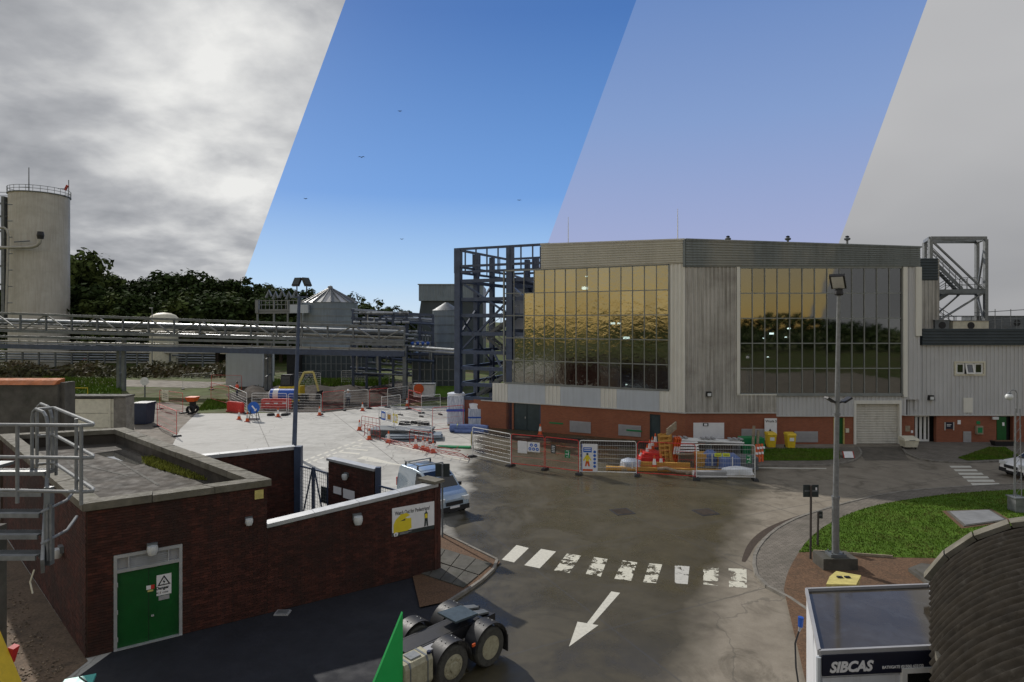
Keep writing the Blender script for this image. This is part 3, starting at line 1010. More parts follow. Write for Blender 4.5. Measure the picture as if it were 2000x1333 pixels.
P_good = paint_mat('road_paint', (0.6, 0.58, 0.5), 0.82)
P_worn = paint_mat('worn_road_paint', (0.6, 0.58, 0.48), 0.64)
P_faint = paint_mat('faint_road_paint', (0.5, 0.49, 0.45), 0.68)


def zp(a, b):
    return (a / 2.5 + 760, b / 2.5 + 1000)


zeb = [[(622, 163), (682, 178), (610, 248), (550, 235)], [(742, 182), (815, 195), (735, 277), (660, 262)], [(868, 205), (937, 215), (880, 300), (805, 288)],
       [(1000, 222), (1067, 232), (1033, 318), (960, 304)], [(1140, 238), (1212, 248), (1182, 338), (1100, 328)], [(1270, 252), (1334, 258), (1304, 350), (1240, 345)],
       [(1395, 262), (1467, 268), (1458, 355), (1395, 350)], [(1533, 272), (1610, 275), (1605, 362), (1535, 356)], [(1657, 277), (1745, 280), (1748, 372), (1660, 368)]]
zr = thing('zebra_crossing', 'worn white zebra crossing across the wet road in the foreground', 'road marking', tuple(G(1220, 1110)))
for i, qd in enumerate(zeb):
    MB().sheet([G(*zp(*p)).xy for p in qd], 0.0085).build('stripe', P_good if i in (0, 1) else (P_worn if i not in (6,) else P_faint), zr)
ar = thing('road_arrow', 'white painted direction arrow on the road pointing towards the viewer', 'road marking', tuple(G(1150, 1210)))
MB().sheet([G(*zp(*p)).xy for p in [(1085, 390), (1128, 397), (992, 551), (966, 545)]], 0.0085).build('shaft', P_good, ar)
MB().sheet([G(*zp(*p)).xy for p in [(920, 538), (1022, 555), (878, 660)]], 0.0088).build('head', P_good, ar)
z2 = thing('zebra_crossing', 'small white zebra crossing by the parked white car near the hall', 'road marking', tuple(G(1905, 932)))
for i in range(7):
    f = i / 6
    ua, ub = 1854 + (1904 - 1854) * f, 1895 + (1962 - 1895) * f
    va = 910.5 + (951 - 910.5) * f
    hh = 3.6 + 1.2 * f
    MB().sheet([G(ua, va).xy, G(ub, va).xy, G(ub + 4, va + hh).xy, G(ua + 4, va + hh).xy], 0.0085).build('stripe', P_good, z2)
kl = thing('edge_line', 'thin yellowish painted line along the kerb below the grass verge', 'road marking', tuple(G(1550, 913)))
MB().sheet([G(1480, 913.5).xy, G(1614, 915).xy, G(1614, 916.6).xy, G(1480, 915).xy], 0.0085).build('stripe', P_good, kl)


def zz(a, b):
    return (a / 5 + 560, b / 5 + 840)


gw = thing('give_way_triangle', 'white painted give way triangle on the pale road behind the gate', 'road marking', tuple(G(745, 900)))
for pl in ([(680, 285), (750, 258), (800, 262), (775, 292)], [(800, 262), (1040, 325), (1000, 335), (790, 290)], [(775, 292), (1195, 355), (1120, 352), (760, 300)], [(1040, 325), (1195, 355), (1100, 346), (985, 320)]):
    MB().sheet([G(*zz(*p)).xy for p in pl], 0.0085 + random.uniform(0, .001)).build('stripe', P_good, gw)
dl = thing('dashed_lines', 'two rows of short white dashes across the road mouth behind the gate', 'road marking', tuple(G(660, 875)))
for r0, r1 in (((100, 325), (760, 85)), ((130, 350), (770, 118))):
    for i in range(10):
        f0, f1 = i / 10, (i + 0.55) / 10
        a = (r0[0] + (r1[0] - r0[0]) * f0, r0[1] + (r1[1] - r0[1]) * f0)
        b = (r0[0] + (r1[0] - r0[0]) * f1, r0[1] + (r1[1] - r0[1]) * f1)
        wv = 6 - 3 * f0
        MB().sheet([G(*zz(a[0] - 10, a[1])).xy, G(*zz(b[0], b[1] - wv)).xy, G(*zz(b[0] + 12, b[1] + wv * .4)).xy, G(*zz(a[0] + 14, a[1] + wv)).xy], 0.0085).build('dash', P_good, dl)
kc = thing('road_lettering', 'faded white block lettering painted on the road behind the gate', 'road marking', tuple(G(690, 885)))
for a, b, w in (((420, 248), (640, 262), 22), ((520, 212), (720, 232), 18), ((610, 180), (800, 200), 12), ((690, 152), (735, 160), 10), ((800, 170), (860, 176), 7), ((250, 300), (400, 322), 26), ((160, 350), (390, 372), 26)):
    q4 = [a, (b[0], b[1] - 4), (b[0] - 16, b[1] + w * 0.6), (a[0] - 20, a[1] + w * 0.5)]
    MB().sheet([G(*zz(*p)).xy for p in q4], 0.0086).build('stroke', P_faint if w > 20 else P_good, kc)
bl = thing('road_edge_line', 'long thin white line along the edge of the fenced compound', 'road marking', tuple(G(850, 882)))
MB().sheet([G(760, 868).xy, G(915, 900).xy, G(913, 901.6).xy, G(758, 869.2).xy], 0.0085).build('stripe', P_good, bl)

for u, v, lb in ((1215, 1000, 'dark square manhole cover in the wet road left of the arrow line'), (1378, 1001, 'dark square manhole cover in the wet road near the island')):
    p = G(u, v)
    t_ = thing('manhole_cover', lb, 'manhole cover', (p.x, p.y, 0))
    MB().cbox((p.x, p.y, .008), (.95, .95, .012), .3).build('frame', MT['asphalt'], t_)
    for sx in (-.2, .2):
        MB().cbox((p.x + sx * math.cos(.3), p.y + sx * math.sin(.3), .0165), (.37, .76, .008), .3).build('plate', MT['mud'], t_)

# ================================================================ PROCESSING HALL (glazed, two facets) AND ITS WING
def hx(u, d):
    return ((u - 1000) / F * d, d)


WA = Wall(hx(890, 54.0), hx(1338, 45.4))
WB = Wall(hx(1338, 45.4), hx(1795, 45.4))
WC = Wall(hx(1785, 45.75), hx(2260, 45.75))
hall = thing('processing_hall', 'large glazed industrial hall with grey ribbed cladding over a red brick base', 'building', (12.8, 46.5, 0))
BR_A = brick_mat('hall_brickwork', WA.t, (0.33, 0.105, 0.048), (0.27, 0.085, 0.04), (0.2, 0.13, 0.09), 0.3)
BR_B = brick_mat('hall_brickwork_front', WB.t, (0.31, 0.095, 0.046), (0.255, 0.078, 0.039), (0.19, 0.12, 0.085), 0.35)
a = lambda u: WA.s_at(u)
b = lambda u: WB.s_at(u)
c = lambda u: WC.s_at(u)

# core volume (dark inside, roof) set back behind the skins
core = MB()
pA, pB, pC = WA.p(a(1062), 0, -0.45), WA.p(WA.L, 0, -0.45), WB.p(WB.L, 0, -0.45)
bx = [(pA[0], pA[1]), (pB[0], pB[1]), (pC[0], pC[1]), (pC[0] - 1, 78), (pA[0] + 6, 78)]
core.prism(bx, 2.4, 14.2)
core.build('core', MT['room'], hall)
ib = [(p[0], p[1]) for p in (WA.p(a(925), 0, -0.5), WA.p(WA.L, 0, -0.5), WB.p(WB.L, 0, -0.5))] + [(30, 60), (2, 66)]
MB().prism(ib, 0.0, 2.15).build('plinth_core', MT['room'], hall)
# --- brick base, facet A: pieces between openings
dA = (a(1003), a(1056)); dA2 = (a(1269), a(1290))
br = MB()
zt = 2.33
WA.box(br, a(925), dA[0], 0, zt, -0.3, 0)
WA.box(br, dA[1], dA2[0], 0, zt, -0.3, 0)
WA.box(br, dA2[1], WA.L, 0, zt, -0.3, 0)
WA.box(br, dA2[0], dA2[1], 2.05, zt, -0.3, 0)
br.build('brick_base', BR_A, hall)
# --- doors, facet A
dr = WA.box(MB(), dA[0], dA[1], 0, zt + 0.05, -0.22, -0.1).build('door', MT['teal_door'], hall)
for k in (0.04, 0.52):
    w0 = dA[0] + (dA[1] - dA[0]) * k
    WA.box(MB(), w0, w0 + (dA[1] - dA[0]) * 0.44, 0.05, zt - 0.05, -0.1, -0.06).build('leaf', MT['teal_door'], dr)
WA.box(MB(), dA[0] + 1.05, dA[0] + 1.1, 1.0, 1.15, -0.06, 0.0).build('handle', MT['alu'], dr)
dr = WA.box(MB(), dA2[0] + .06, dA2[1] - .06, 0.02, 2.0, -0.22, -0.12).build('door', MT['teal_door'], hall)
fr = MB()
WA.box(fr, dA2[0], dA2[0] + .06, 0, 2.05, -.25, -.06); WA.box(fr, dA2[1] - .06, dA2[1], 0, 2.05, -.25, -.06); WA.box(fr, dA2[0] + .06, dA2[1] - .06, 2.0, 2.05, -.25, -.06)
fr.build('frame', MT['teal_door'], dr)
# --- louvred shutters on the brick
def louvre(W, u0, u1, v0, v1, par, name='louvre', mat='vent'):
    q0, zt_ = W.px(u0, v0)
    q1, zb = W.px(u1, v1)
    o = W.box(MB(), q0, q1, zb, zt_, 0.005, 0.05).build(name, MT[mat], par)
    n = max(3, int((zt_ - zb) / 0.11))
    for i in range(n):
        zz_ = zb + 0.04 + (zt_ - zb - 0.08) * (i + .5) / n
        W.box(MB(), q0 + .05, q1 - .05, zz_ - .02, zz_ + .025, 0.05, 0.075).build('slat', MT[mat], o)
    return o


louvre(WA, 1113, 1154, 822, 847, hall)
louvre(WA, 1208, 1252, 829, 854, hall)
louvre(WB, 1448, 1500, 838, 860, hall)
louvre(WB, 1551, 1597, 843, 864, hall)
q0, z0 = WA.px(1073, 826)
WA.box(MB(), q0, q0 + 1.2, z0 - .06, z0 + .06, 0.0, 0.02).build('notice_strip', MT['signgreen'], hall)
q0, z0 = WA.px(1224, 840)
WA.box(MB(), q0, q0 + 1.2, z0 - .06, z0 + .06, 0.08, 0.1).build('notice_strip', MT['signgreen'], hall)

# --- pale cladding strip under the glazing with smooth panels
cl = MB()
sm = [(992, 1065), (1095, 1173), (1205, 1288)]
edges = [a(962)]
for u0, u1 in sm:
    edges += [a(u0), a(u1)]
edges.append(a(1307))
for i in range(0, len(edges), 2):
    WA.ribs_v(MB(), edges[i], edges[i + 1], 2.33, 3.83, 0.3, 0.05, 0.02).build('ribbed_panel', MT['clad_pale'], hall)
for u0, u1 in sm:
    WA.box(MB(), a(u0), a(u1), 2.33, 3.83, -.06, 0.05).build('smooth_panel', MT['panel_blue'], hall)
WA.box(MB(), a(940), WA.L + .05, 2.26, 2.335, -.06, 0.1).build('drip_rail', MT['alu'], hall)
# corner strip
WA.ribs_v(MB(), a(1307), WA.L + 0.02, 2.34, 13.34, 0.3, 0.06, 0.03).build('corner_panel', MT['clad_pale'], hall)


def glazing(W, q0, q1, z0, z1, ncol, nrow, gmat, par, skip=lambda i, j: False, o=-0.02):
    fr_ = MB()
    W.box(fr_, q0 - .09, q0 + .03, z0, z1, o - .06, o + .1)
    W.box(fr_, q1 - .03, q1 + .09, z0, z1, o - .06, o + .1)
    W.box(fr_, q0 + .03, q1 - .03, z0 - .1, z0 + .02, o - .06, o + .1)
    W.box(fr_, q0 + .03, q1 - .03, z1 - .02, z1 + .1, o - .06, o + .1)
    win = fr_.build('curtain_window', MT['mullion'], par)
    pw, ph = (q1 - q0) / ncol, (z1 - z0) / nrow
    rr = random.Random(int(q0 * 10))
    for i in range(1, ncol):
        zb = z0 + .02
        zt_ = z1 - .02
        W.box(MB(), q0 + i * pw - .03, q0 + i * pw + .03, zb, zt_, o - .02, o + .055).build('mullion', MT['mullion'], win)
    for j in range(1, nrow):
        W.box(MB(), q0 + .03, q1 - .03, z0 + j * ph - .035, z0 + j * ph + .035, o - .02, o + .045).build('transom', MT['mullion'], win)
    for i in range(ncol):
        for j in range(nrow):
            if skip(i, nrow - 1 - j):
                continue
            a0, a1, b0, b1 = q0 + i * pw + .02, q0 + (i + 1) * pw - .02, z0 + j * ph + .025, z0 + (j + 1) * ph - .025
            t1, t2 = rr.uniform(-.004, .004), rr.uniform(-.004, .004)
            m = MB()
            m.add([W.p(a0, b0, o + t1), W.p(a1, b0, o - t1), W.p(a1, b1, o - t1 + t2), W.p(a0, b1, o + t1 + t2),
                   W.p(a0, b0, o - .02 + t1), W.p(a1, b0, o - .02 - t1), W.p(a1, b1, o - .02 - t1 + t2), W.p(a0, b1, o - .02 + t1 + t2)],
                  [(0, 1, 2, 3), (7, 6, 5, 4), (0, 4, 5, 1), (1, 5, 6, 2), (2, 6, 7, 3), (3, 7, 4, 0)])
            m.build('pane', gmat, win)
    return win


# left curtain wall: top-left lights not yet glazed (frame under construction)
lim = {0: 3, 1: 2, 2: 2, 3: 1, 4: 0}
glazing(WA, a(985), a(1306), 3.95, 13.3, 15, 5, MT['glass_foil'], hall, skip=lambda i, j: i < lim[j])
glazing(WB, b(1445), b(1761), 3.75, 13.0, 13, 5, MT['glass_dark'], hall)
# deep shade behind the unglazed lights
# glowing boxes added behind the glass, standing in for mirrored floodlights
for W_, u, v, w_ in ((WA, 1141, 563, .5), (WA, 1196, 632, .35), (WA, 1208, 632, .3), (WA, 1222, 661, .5), (WA, 1222, 752, .16), (WA, 1144, 540, .18), (WB, 1509, 652, .3), (WB, 1543, 642, .22), (WB, 1537, 659, .16), (WB, 1494, 661, .14), (WB, 1502, 698, .12)):
    q_, z_ = W_.px(u, v)
    W_.box(MB(), q_ - w_ / 2, q_ + w_ / 2, z_ - w_ * .22, z_ + w_ * .22, -.22, -.16).build('mirrored_glint', MT['glint'], hall)
# --- roof fascias
WA.ribs_h(MB(), a(1058), WA.L, 13.36, 15.35, 10, 0.06, 0.12, z1b=15.08).build('fascia', MT['band_a'], hall)
WB.ribs_h(MB(), 0.0, b(1795), 13.1, 15.08, 10, 0.06, 0.12, z1b=14.5).build('fascia', MT['band_b'], hall)
WA.box(MB(), a(1058) - .05, WA.L, 15.35, 15.45, -.4, 0.22, z0b=15.08, z1b=15.18).build('roof_edge', MT['alu'], hall)
WB.box(MB(), 0.0, b(1795) + .1, 15.08, 15.18, -.4, 0.22, z0b=14.5, z1b=14.6).build('roof_edge', MT['band_b'], hall)
WA.box(MB(), WA.L - .12, WA.L + .04, 13.1, 15.06, .1, .2).build('fascia_joint', MT['band_b'], hall)
# roof deck
rd = MB()
rd.add([WA.p(a(1062), 14.6, -.35), WA.p(WA.L, 14.5, -.35), WB.p(WB.L, 14.2, -.35), (29, 78, 14.3), (pA[0] + 6, 78, 14.5)], [(0, 1, 2, 3, 4)])
rd.build('roof_deck', MT['roofdeck'], hall)
# --- facet B cladding
WB.ribs_v(MB(), 0.03, b(1438), 2.34, 13.06, 0.3, 0.06, 0.03).build('ribbed_panel', MT['clad_old'], hall)
WB.box(MB(), b(1438), b(1444), 3.72, 13.08, -.06, 0.16).build('trim', MT['clad_pale'], hall)
WB.box(MB(), b(1762), b(1770), 3.5, 13.08, -.06, 0.16).build('trim', MT['clad_pale'], hall)
WB.ribs_v(MB(), b(1438), b(1516), 2.34, 3.62, 0.3, 0.06, 0.03).build('ribbed_panel', MT['clad_old'], hall)
WB.ribs_v(MB(), b(1516), b(1668), 2.1, 3.62, 0.3, 0.05, 0.03).build('ribbed_panel', MT['clad_grey'], hall)
WB.ribs_v(MB(), b(1770), b(1796), 3.3, 13.08, 0.3, 0.05, 0.03).build('ribbed_panel', MT['clad_grey'], hall)
WB.box(MB(), b(1786), b(1797), 8.0, 13.08, 0.1, 0.2).build('trim', MT['clad_pale'], hall)
WB.box(MB(), b(1516), b(1762), 3.57, 3.66, 0.09, 0.2).build('window_flashing', MT['mullion'], hall)
WB.box(MB(), b(1438), b(1516), 3.62, 3.7, 0.0, 0.12).build('trim', MT['clad_pale'], hall)
# return wall above the wing roof
MB().box(WB.p(WB.L, 0)[0] - .2, WB.p(WB.L, 0)[0] + .02, 45.6, 78, 2.5, 14.4).build('side_wall', MT['clad_grey'], hall)
# --- brick base, facet B
gd = (b(1628), b(1649)); sh = (b(1671), b(1755))
br = MB()
WB.box(br, 0, gd[0], 0, 2.34, -.3, 0)
WB.box(br, gd[0], gd[1], 1.95, 2.1, -.3, 0)
WB.box(br, gd[1], b(1667), 0, 2.1, -.3, 0)
br.build('brick_base', BR_B, hall)
WB.box(MB(), 0, b(1516), 2.28, 2.345, -.05, 0.11).build('drip_rail', MT['alu'], hall)
WB.box(MB(), b(1516), b(1667), 2.04, 2.105, 0.0, 0.11).build('drip_rail', MT['alu'], hall)
dr = WB.box(MB(), gd[0] + .05, gd[1] - .05, 0.02, 1.92, -.2, -.1).build('door', MT['green_door'], hall)
fr = MB()
WB.box(fr, gd[0], gd[0] + .05, 0, 1.95, -.22, 0.02); WB.box(fr, gd[1] - .05, gd[1], 0, 1.95, -.22, 0.02)
fr.build('frame', MT['yellow_dull'], dr)
# --- roller shutter
zs = WB.px(1700, 789)[1]
st = WB.box(MB(), sh[0], sh[1], 0.0, zs, -.2, -.14).build('roller_shutter', MT['shutter'], hall)
for i in range(24):
    z0 = zs * i / 24
    m = MB()
    m.add([WB.p(sh[0], z0 + .005, -.14), WB.p(sh[1], z0 + .005, -.14), WB.p(sh[1], z0 + zs / 48, -.1), WB.p(sh[0], z0 + zs / 48, -.1), WB.p(sh[0], z0 + zs / 24 - .005, -.14), WB.p(sh[1], z0 + zs / 24 - .005, -.14)],
          [(0, 1, 2, 3), (3, 2, 5, 4)])
    m.build('slat', MT['shutter'], st)
fr = MB()
WB.box(fr, sh[0] - .16, sh[0], 0, zs + .25, -.2, .12); WB.box(fr, sh[1], sh[1] + .16, 0, zs + .25, -.2, .12); WB.box(fr, sh[0], sh[1], zs, zs + .25, -.2, .12)
fr.build('frame', MT['clad_pale'], st)
WB.ribs_v(MB(), b(1755) + .17, b(1770), 2.12, 3.5, 0.3, 0.05, 0.0).build('ribbed_panel', MT['clad_grey'], hall)
WB.ribs_v(MB(), sh[0] - .16, sh[1] + .16, zs + .25, 3.6, 0.3, 0.05, 0.02).build('ribbed_panel', MT['clad_grey'], hall)
# --- white board, door sign
q0, z1 = WB.px(1354, 826); q1, z0 = WB.px(1414, 857)
o = WB.box(MB(), q0, q1, z0, z1, 0.005, 0.04).build('notice_board', MT['signwhite'], hall)
WB.box(MB(), q0 + .7, q0 + 1.1, z1 - .25, z1 - .02, 0.045, 0.06).build('clip', MT['black'], o)
WB.box(MB(), q0 + .78, q0 + 1.02, z1 - .21, z1 - .06, 0.06, 0.07).build('paper', MT['signwhite'], o)
q0, z1 = WB.px(1492, 817); q1, z0 = WB.px(1516, 848)
o = WB.box(MB(), q0, q1, z0, z1, 0.1, 0.13).build('safety_sign', MT['signwhite'], hall)
text_mesh('Work S', 0.26, MT['black'], o, wall_mtx(WB, q0 + .06, z1 - .3, 0.134), bold=0.004)
WB.poly(MB(), [(q0 + .1, z0 + .06), (q0 + .7, z0 + .06), (q0 + .62, z0 + .22), (q0 + .5, z0 + .25), (q0 + .4, z0 + .42), (q0 + .3, z0 + .22)], 0.131, 0.136).build('emblem', MT['signdark'], o)


def bulkhead(W, u, v, par, name='wall_light', big=1.0):
    q, z = W.px(u, v)
    o = W.poly(MB(), [(q - .2 * big, z - .16 * big), (q + .2 * big, z - .16 * big), (q + .16 * big, z + .2 * big), (q - .16 * big, z + .2 * big)], 0.08, 0.3).build(name, MT['black'], par)
    W.box(MB(), q - .13 * big, q + .13 * big, z - .12 * big, z + .1 * big, 0.3, 0.33).build('lens', MT['lens'], o)
    return o


bulkhead(WB, 1383, 770, hall)
# --- roof plant on the hall
for u, v in ((1433, 459), (1553, 463), (1672, 468)):
    q, z = WB.px(u, v)
    p = Vector(WB.p(q, 0, -1.2))
    base = 14.3
    t_ = thing('roof_vent', {1433: 'leftmost of three small mushroom cowls on the hall roof', 1553: 'middle one of three small mushroom cowls on the hall roof', 1672: 'rightmost of three small mushroom cowls on the hall roof'}[u], 'roof vent', (p.x, p.y, base), 'cowls on the hall roof')
    MB().lathe([(.08, 0), (.08, .95)], (p.x, p.y, base), 10).build('stack', MT['galv'], t_)
    MB().lathe([(.08, .9), (.2, .95), (.23, 1.05), (.12, 1.14), (.02, 1.17)], (p.x, p.y, base), 12).build('cowl', MT['galv_dark'], t_)
    MB().lathe([(.13, 1.17), (.15, 1.22), (.02, 1.28)], (p.x, p.y, base), 10).build('cap', MT['black'], t_)
rl = thing('roof_guardrail', 'thin guard rail along the hall roof edge between the cowls', 'guard rail', WB.p(b(1560), 14.3, -1.0))
for i in range(14):
    q = b(1420) + (b(1690) - b(1420)) * i / 13
    z = 15.18 - 0.58 * q / WB.L
    MB().tube([WB.p(q, 14.2, -1.0), WB.p(q, z + .12, -1.0)], 0.02, 5).build('post', MT['galv_dark'], rl)
MB().tube([WB.p(b(1420), 15.2, -1.0), WB.p(b(1690), 14.85, -1.0)], 0.025, 5).build('rail', MT['galv_dark'], rl)
for u, vt, lb in ((1316, 408, 'tall thin white lightning rod on the hall roof'), (1097, 424, 'shorter pale lightning rod near the unfinished end of the hall roof')):
    q = a(u)
    p = Vector(WA.p(q, 14.5, -1.5))
    zt_ = CH - (vt - HOR) * p.y / F
    tag(MB().tube([p, (p.x, p.y, zt_ - 1.0), (p.x, p.y, zt_)], 0.045, 6, 0.018).build('lightning_rod', MT['white']), lb, 'lightning rod', 'rods on the hall roof')

# ---------------------------------------------------------------- WING on the right
wing = thing('hall_wing', 'lower grey ribbed wing joined to the right of the glazed hall', 'building', (38, 46.5, 0))
BR_C = brick_mat('wing_brickwork', WC.t, (0.29, 0.088, 0.043), (0.24, 0.073, 0.037), (0.18, 0.115, 0.08), 0.35)
zc = 8.55
en = (c(1786), c(1829)); go = (c(1946), c(1979))
MB().box(WC.p(c(1797), 0)[0], WC.p(c(2250), 0)[0], 46.6, 74, 0, 8.2).build('core', MT['room'], wing)
br = MB()
WC.box(br, c(1761), en[0], 0, 2.1, -.3, 0)
WC.box(br, en[1], go[0], 0, 2.1, -.3, 0)
WC.box(br, go[1], c(2250), 0, 2.1, -.3, 0)
br.build('brick_base', BR_C, wing)
# main cladding, leaving the three-light window
wq0, wz1 = WC.px(1862, 706); wq1, wz0 = WC.px(1922, 734)
WC.ribs_v(MB(), c(1772), wq0, 2.12, 7.3, 0.3, 0.05, 0.03).build('ribbed_panel', MT['clad_grey'], wing)
WC.ribs_v(MB(), wq0, wq1, 2.12, wz0, 0.3, 0.05, 0.03).build('ribbed_panel', MT['clad_grey'], wing)
WC.ribs_v(MB(), wq0, wq1, wz1, 7.3, 0.3, 0.05, 0.03).build('ribbed_panel', MT['clad_grey'], wing)
WC.ribs_v(MB(), wq1, c(2250), 2.12, 7.3, 0.3, 0.05, 0.03).build('ribbed_panel', MT['clad_grey'], wing)
WC.box(MB(), c(1765), c(2250), 2.05, 2.125, 0.0, 0.11).build('drip_rail', MT['alu'], wing)
WC.ribs_h(MB(), c(1796), c(2250), 7.32, 8.45, 5, 0.07, 0.3).build('fascia', MT['band_dark'], wing)
WC.box(MB(), c(1796), c(2250), 8.45, 8.53, -.2, 0.4).build('roof_edge', MT['band_dark'], wing)
MB().box(WC.p(c(1796), 0)[0], WC.p(c(2250), 0)[0], 46.0, 74, 8.3, 8.38).build('roof_deck', MT['roofdeck'], wing)
# window: three lights, middle one tilted open
wf = MB()
for q0, q1, z0, z1 in ((wq0, wq1, wz0, wz0 + .12), (wq0, wq1, wz1 - .12, wz1), (wq0, wq0 + .12, wz0 + .12, wz1 - .12), (wq1 - .12, wq1, wz0 + .12, wz1 - .12)):
    WC.box(wf, q0, q1, z0, z1, -.1, 0.14)
win = wf.build('window', MT['cream'], wing)
n3 = (wq1 - wq0 - .24) / 3
for i in range(3):
    q0 = wq0 + .12 + i * n3
    tl = 0.18 if i == 1 else 0.0
    lf = MB()
    pts = [(q0 + .03, wz0 + .14), (q0 + n3 - .03, wz0 + .14), (q0 + n3 - .03, wz1 - .14), (q0 + .03, wz1 - .14)]
    def P3(q, z, o=0.0):
        f = (wz1 - .14 - z) / (wz1 - wz0 - .28)
        return WC.p(q, z, 0.02 + tl * f + o)
    for (x0, x1, y0, y1) in ((pts[0][0], pts[1][0], pts[0][1], pts[0][1] + .1), (pts[0][0], pts[1][0], pts[2][1] - .1, pts[2][1]), (pts[0][0], pts[0][0] + .1, pts[0][1] + .1, pts[2][1] - .1), (pts[1][0] - .1, pts[1][0], pts[0][1] + .1, pts[2][1] - .1)):
        lf.hexa([P3(x0, y0, .05), P3(x1, y0, .05), P3(x1, y0, 0), P3(x0, y0, 0), P3(x0, y1, .05), P3(x1, y1, .05), P3(x1, y1, 0), P3(x0, y1, 0)])
    lf.build('casement', MT['white'], win)
    x0, x1, y0, y1 = pts[0][0] + .1, pts[1][0] - .1, pts[0][1] + .1, pts[2][1] - .1
    MB().hexa([P3(x0, y0, .025), P3(x1, y0, .025), P3(x1, y0, 0.01), P3(x0, y0, 0.01), P3(x0, y1, .025), P3(x1, y1, .025), P3(x1, y1, 0.01), P3(x0, y1, 0.01)]).build('pane', MT['glass_win'], win)
WC.box(MB(), wq0, wq1, wz0, wz1, -.3, -.15).build('reveal', MT['room'], win)
# patched vent and little light
q0, z1 = WC.px(1880, 777); q1, z0 = WC.px(1898, 806)
WC.box(MB(), q0, q1, z0, z1, 0.08, 0.11).build('patch_panel', MT['clad_pale'], wing)
bulkhead(WC, 1815, 777, wing)
# glazed entrance in a recess
er = WC.box(MB(), en[0], en[1], 0, 2.1, -1.0, -.95).build('entrance', MT['room'], wing)
for k in range(4):
    w = (en[1] - en[0] - .35)
    q0 = en[0] + .1 + w * k / 4
    fr = MB()
    WC.box(fr, q0, q0 + .08, 0.05, 2.0, -.5, -.42); WC.box(fr, q0 + w / 4 - .09, q0 + w / 4 - .01, 0.05, 2.0, -.5, -.42)
    WC.box(fr, q0 + .08, q0 + w / 4 - .09, 0.05, 0.2, -.5, -.42); WC.box(fr, q0 + .08, q0 + w / 4 - .09, 1.9, 2.0, -.5, -.42)
    fr.build('door_leaf', MT['white'], er)
    WC.box(MB(), q0 + .08, q0 + w / 4 - .09, 0.2, 1.9, -.47, -.45).build('pane', MT['glass_win'], er)
q0, z0 = WC.px(1843, 843)
for nm, u0, u1, v0, v1, mt, th in (('entrance_sign', 1846, 1861, 825, 838, 'signnavy', .03), ('notice', 1870, 1876, 821, 829, 'signwhite', .02), ('defibrillator_box', 1904, 1917, 832, 848, 'timber_old', .18), ('plaque', 1768, 1777, 832, 843, 'timber_old', .02), ('notice', 1779, 1783, 841, 846, 'signwhite', .02), ('green_notice', 1907, 1914, 823, 829, 'signgreen', .02), ('light_fitting', 1935, 1946, 814, 819, 'lens', .12), ('socket_box', 1651, 1657, 837, 845, 'cream', .1)):
    W = WB if u0 < 1700 else WC
    q0, z1 = W.px(u0, v0); q1, z0 = W.px(u1, v1)
    oo = 0.12 if nm == 'light_fitting' else 0.005
    o = W.box(MB(), q0, q1, z0, z1, oo, oo + th).build(nm, MT[mt], wing if W is WC else hall)
    if nm == 'entrance_sign':
        fr = MB()
        W.box(fr, q0 - .07, q0, z0 - .1, z1, .005, .05); W.box(fr, q1, q1 + .07, z0 - .1, z1, .005, .05)
        fr.build('post', MT['alu'], o)
        for k, wd in enumerate((.34, .26)):
            W.box(MB(), q0 + .1, q0 + .1 + wd, z1 - .2 - k * .1, z1 - .16 - k * .1, .035, .038).build('lettering', MT['signwhite'], o)
    if nm == 'defibrillator_box':
        W.box(MB(), q0 + .08, q1 - .08, z0 + .12, z1 - .1, oo + th, oo + th + .02).build('panel', MT['signgreen'], o)
louvre(WC, 1881, 1896, 843, 866, wing)
# green door standing open beside a dark opening
gz = 2.02
WC.box(MB(), go[0], go[1], 0, gz, -.6, -.4).build('opening', MT['room'], wing)
dr = WC.box(MB(), go[0] + .03, go[0] + .72, 0.02, gz - .06, -.05, 0.02).build('door', MT['green_door'], wing)
q0 = go[0] + .42
WC.box(MB(), q0, q0 + .16, 1.3, 1.55, 0.022, 0.03).build('notice', MT['signwhite'], dr)
WC.box(MB(), go[0], go[1], gz, gz + .12, -.1, 0.05).build('lintel', MT['cream'], wing)

# stair core block and steel stair tower on the wing roof
sc = thing('stair_core', 'narrow dark banded cladding block between the hall and the roof stair tower', 'building', (31, 50.5, 8.4))
WD = Wall(hx(1795, 48.5), hx(1831, 48.5))
WD.ribs_h(MB(), 0, WD.L, 12.3, 14.05, 8, .06, .05).build('fascia', MT['band_dark'], sc)
WD.ribs_v(MB(), 0, WD.L, 8.4, 12.3, 0.28, .05, .03).build('ribbed_panel', MT['clad_old'], sc)
MB().box(WD.a.x, WD.b.x, 48.7, 56, 8.4, 13.9).build('core', MT['clad_grey'], sc)
MB().box(WD.b.x - .002, WD.b.x + .12, 48.45, 56, 8.4, 14.0).build('side_wall', MT['clad_old'], sc)

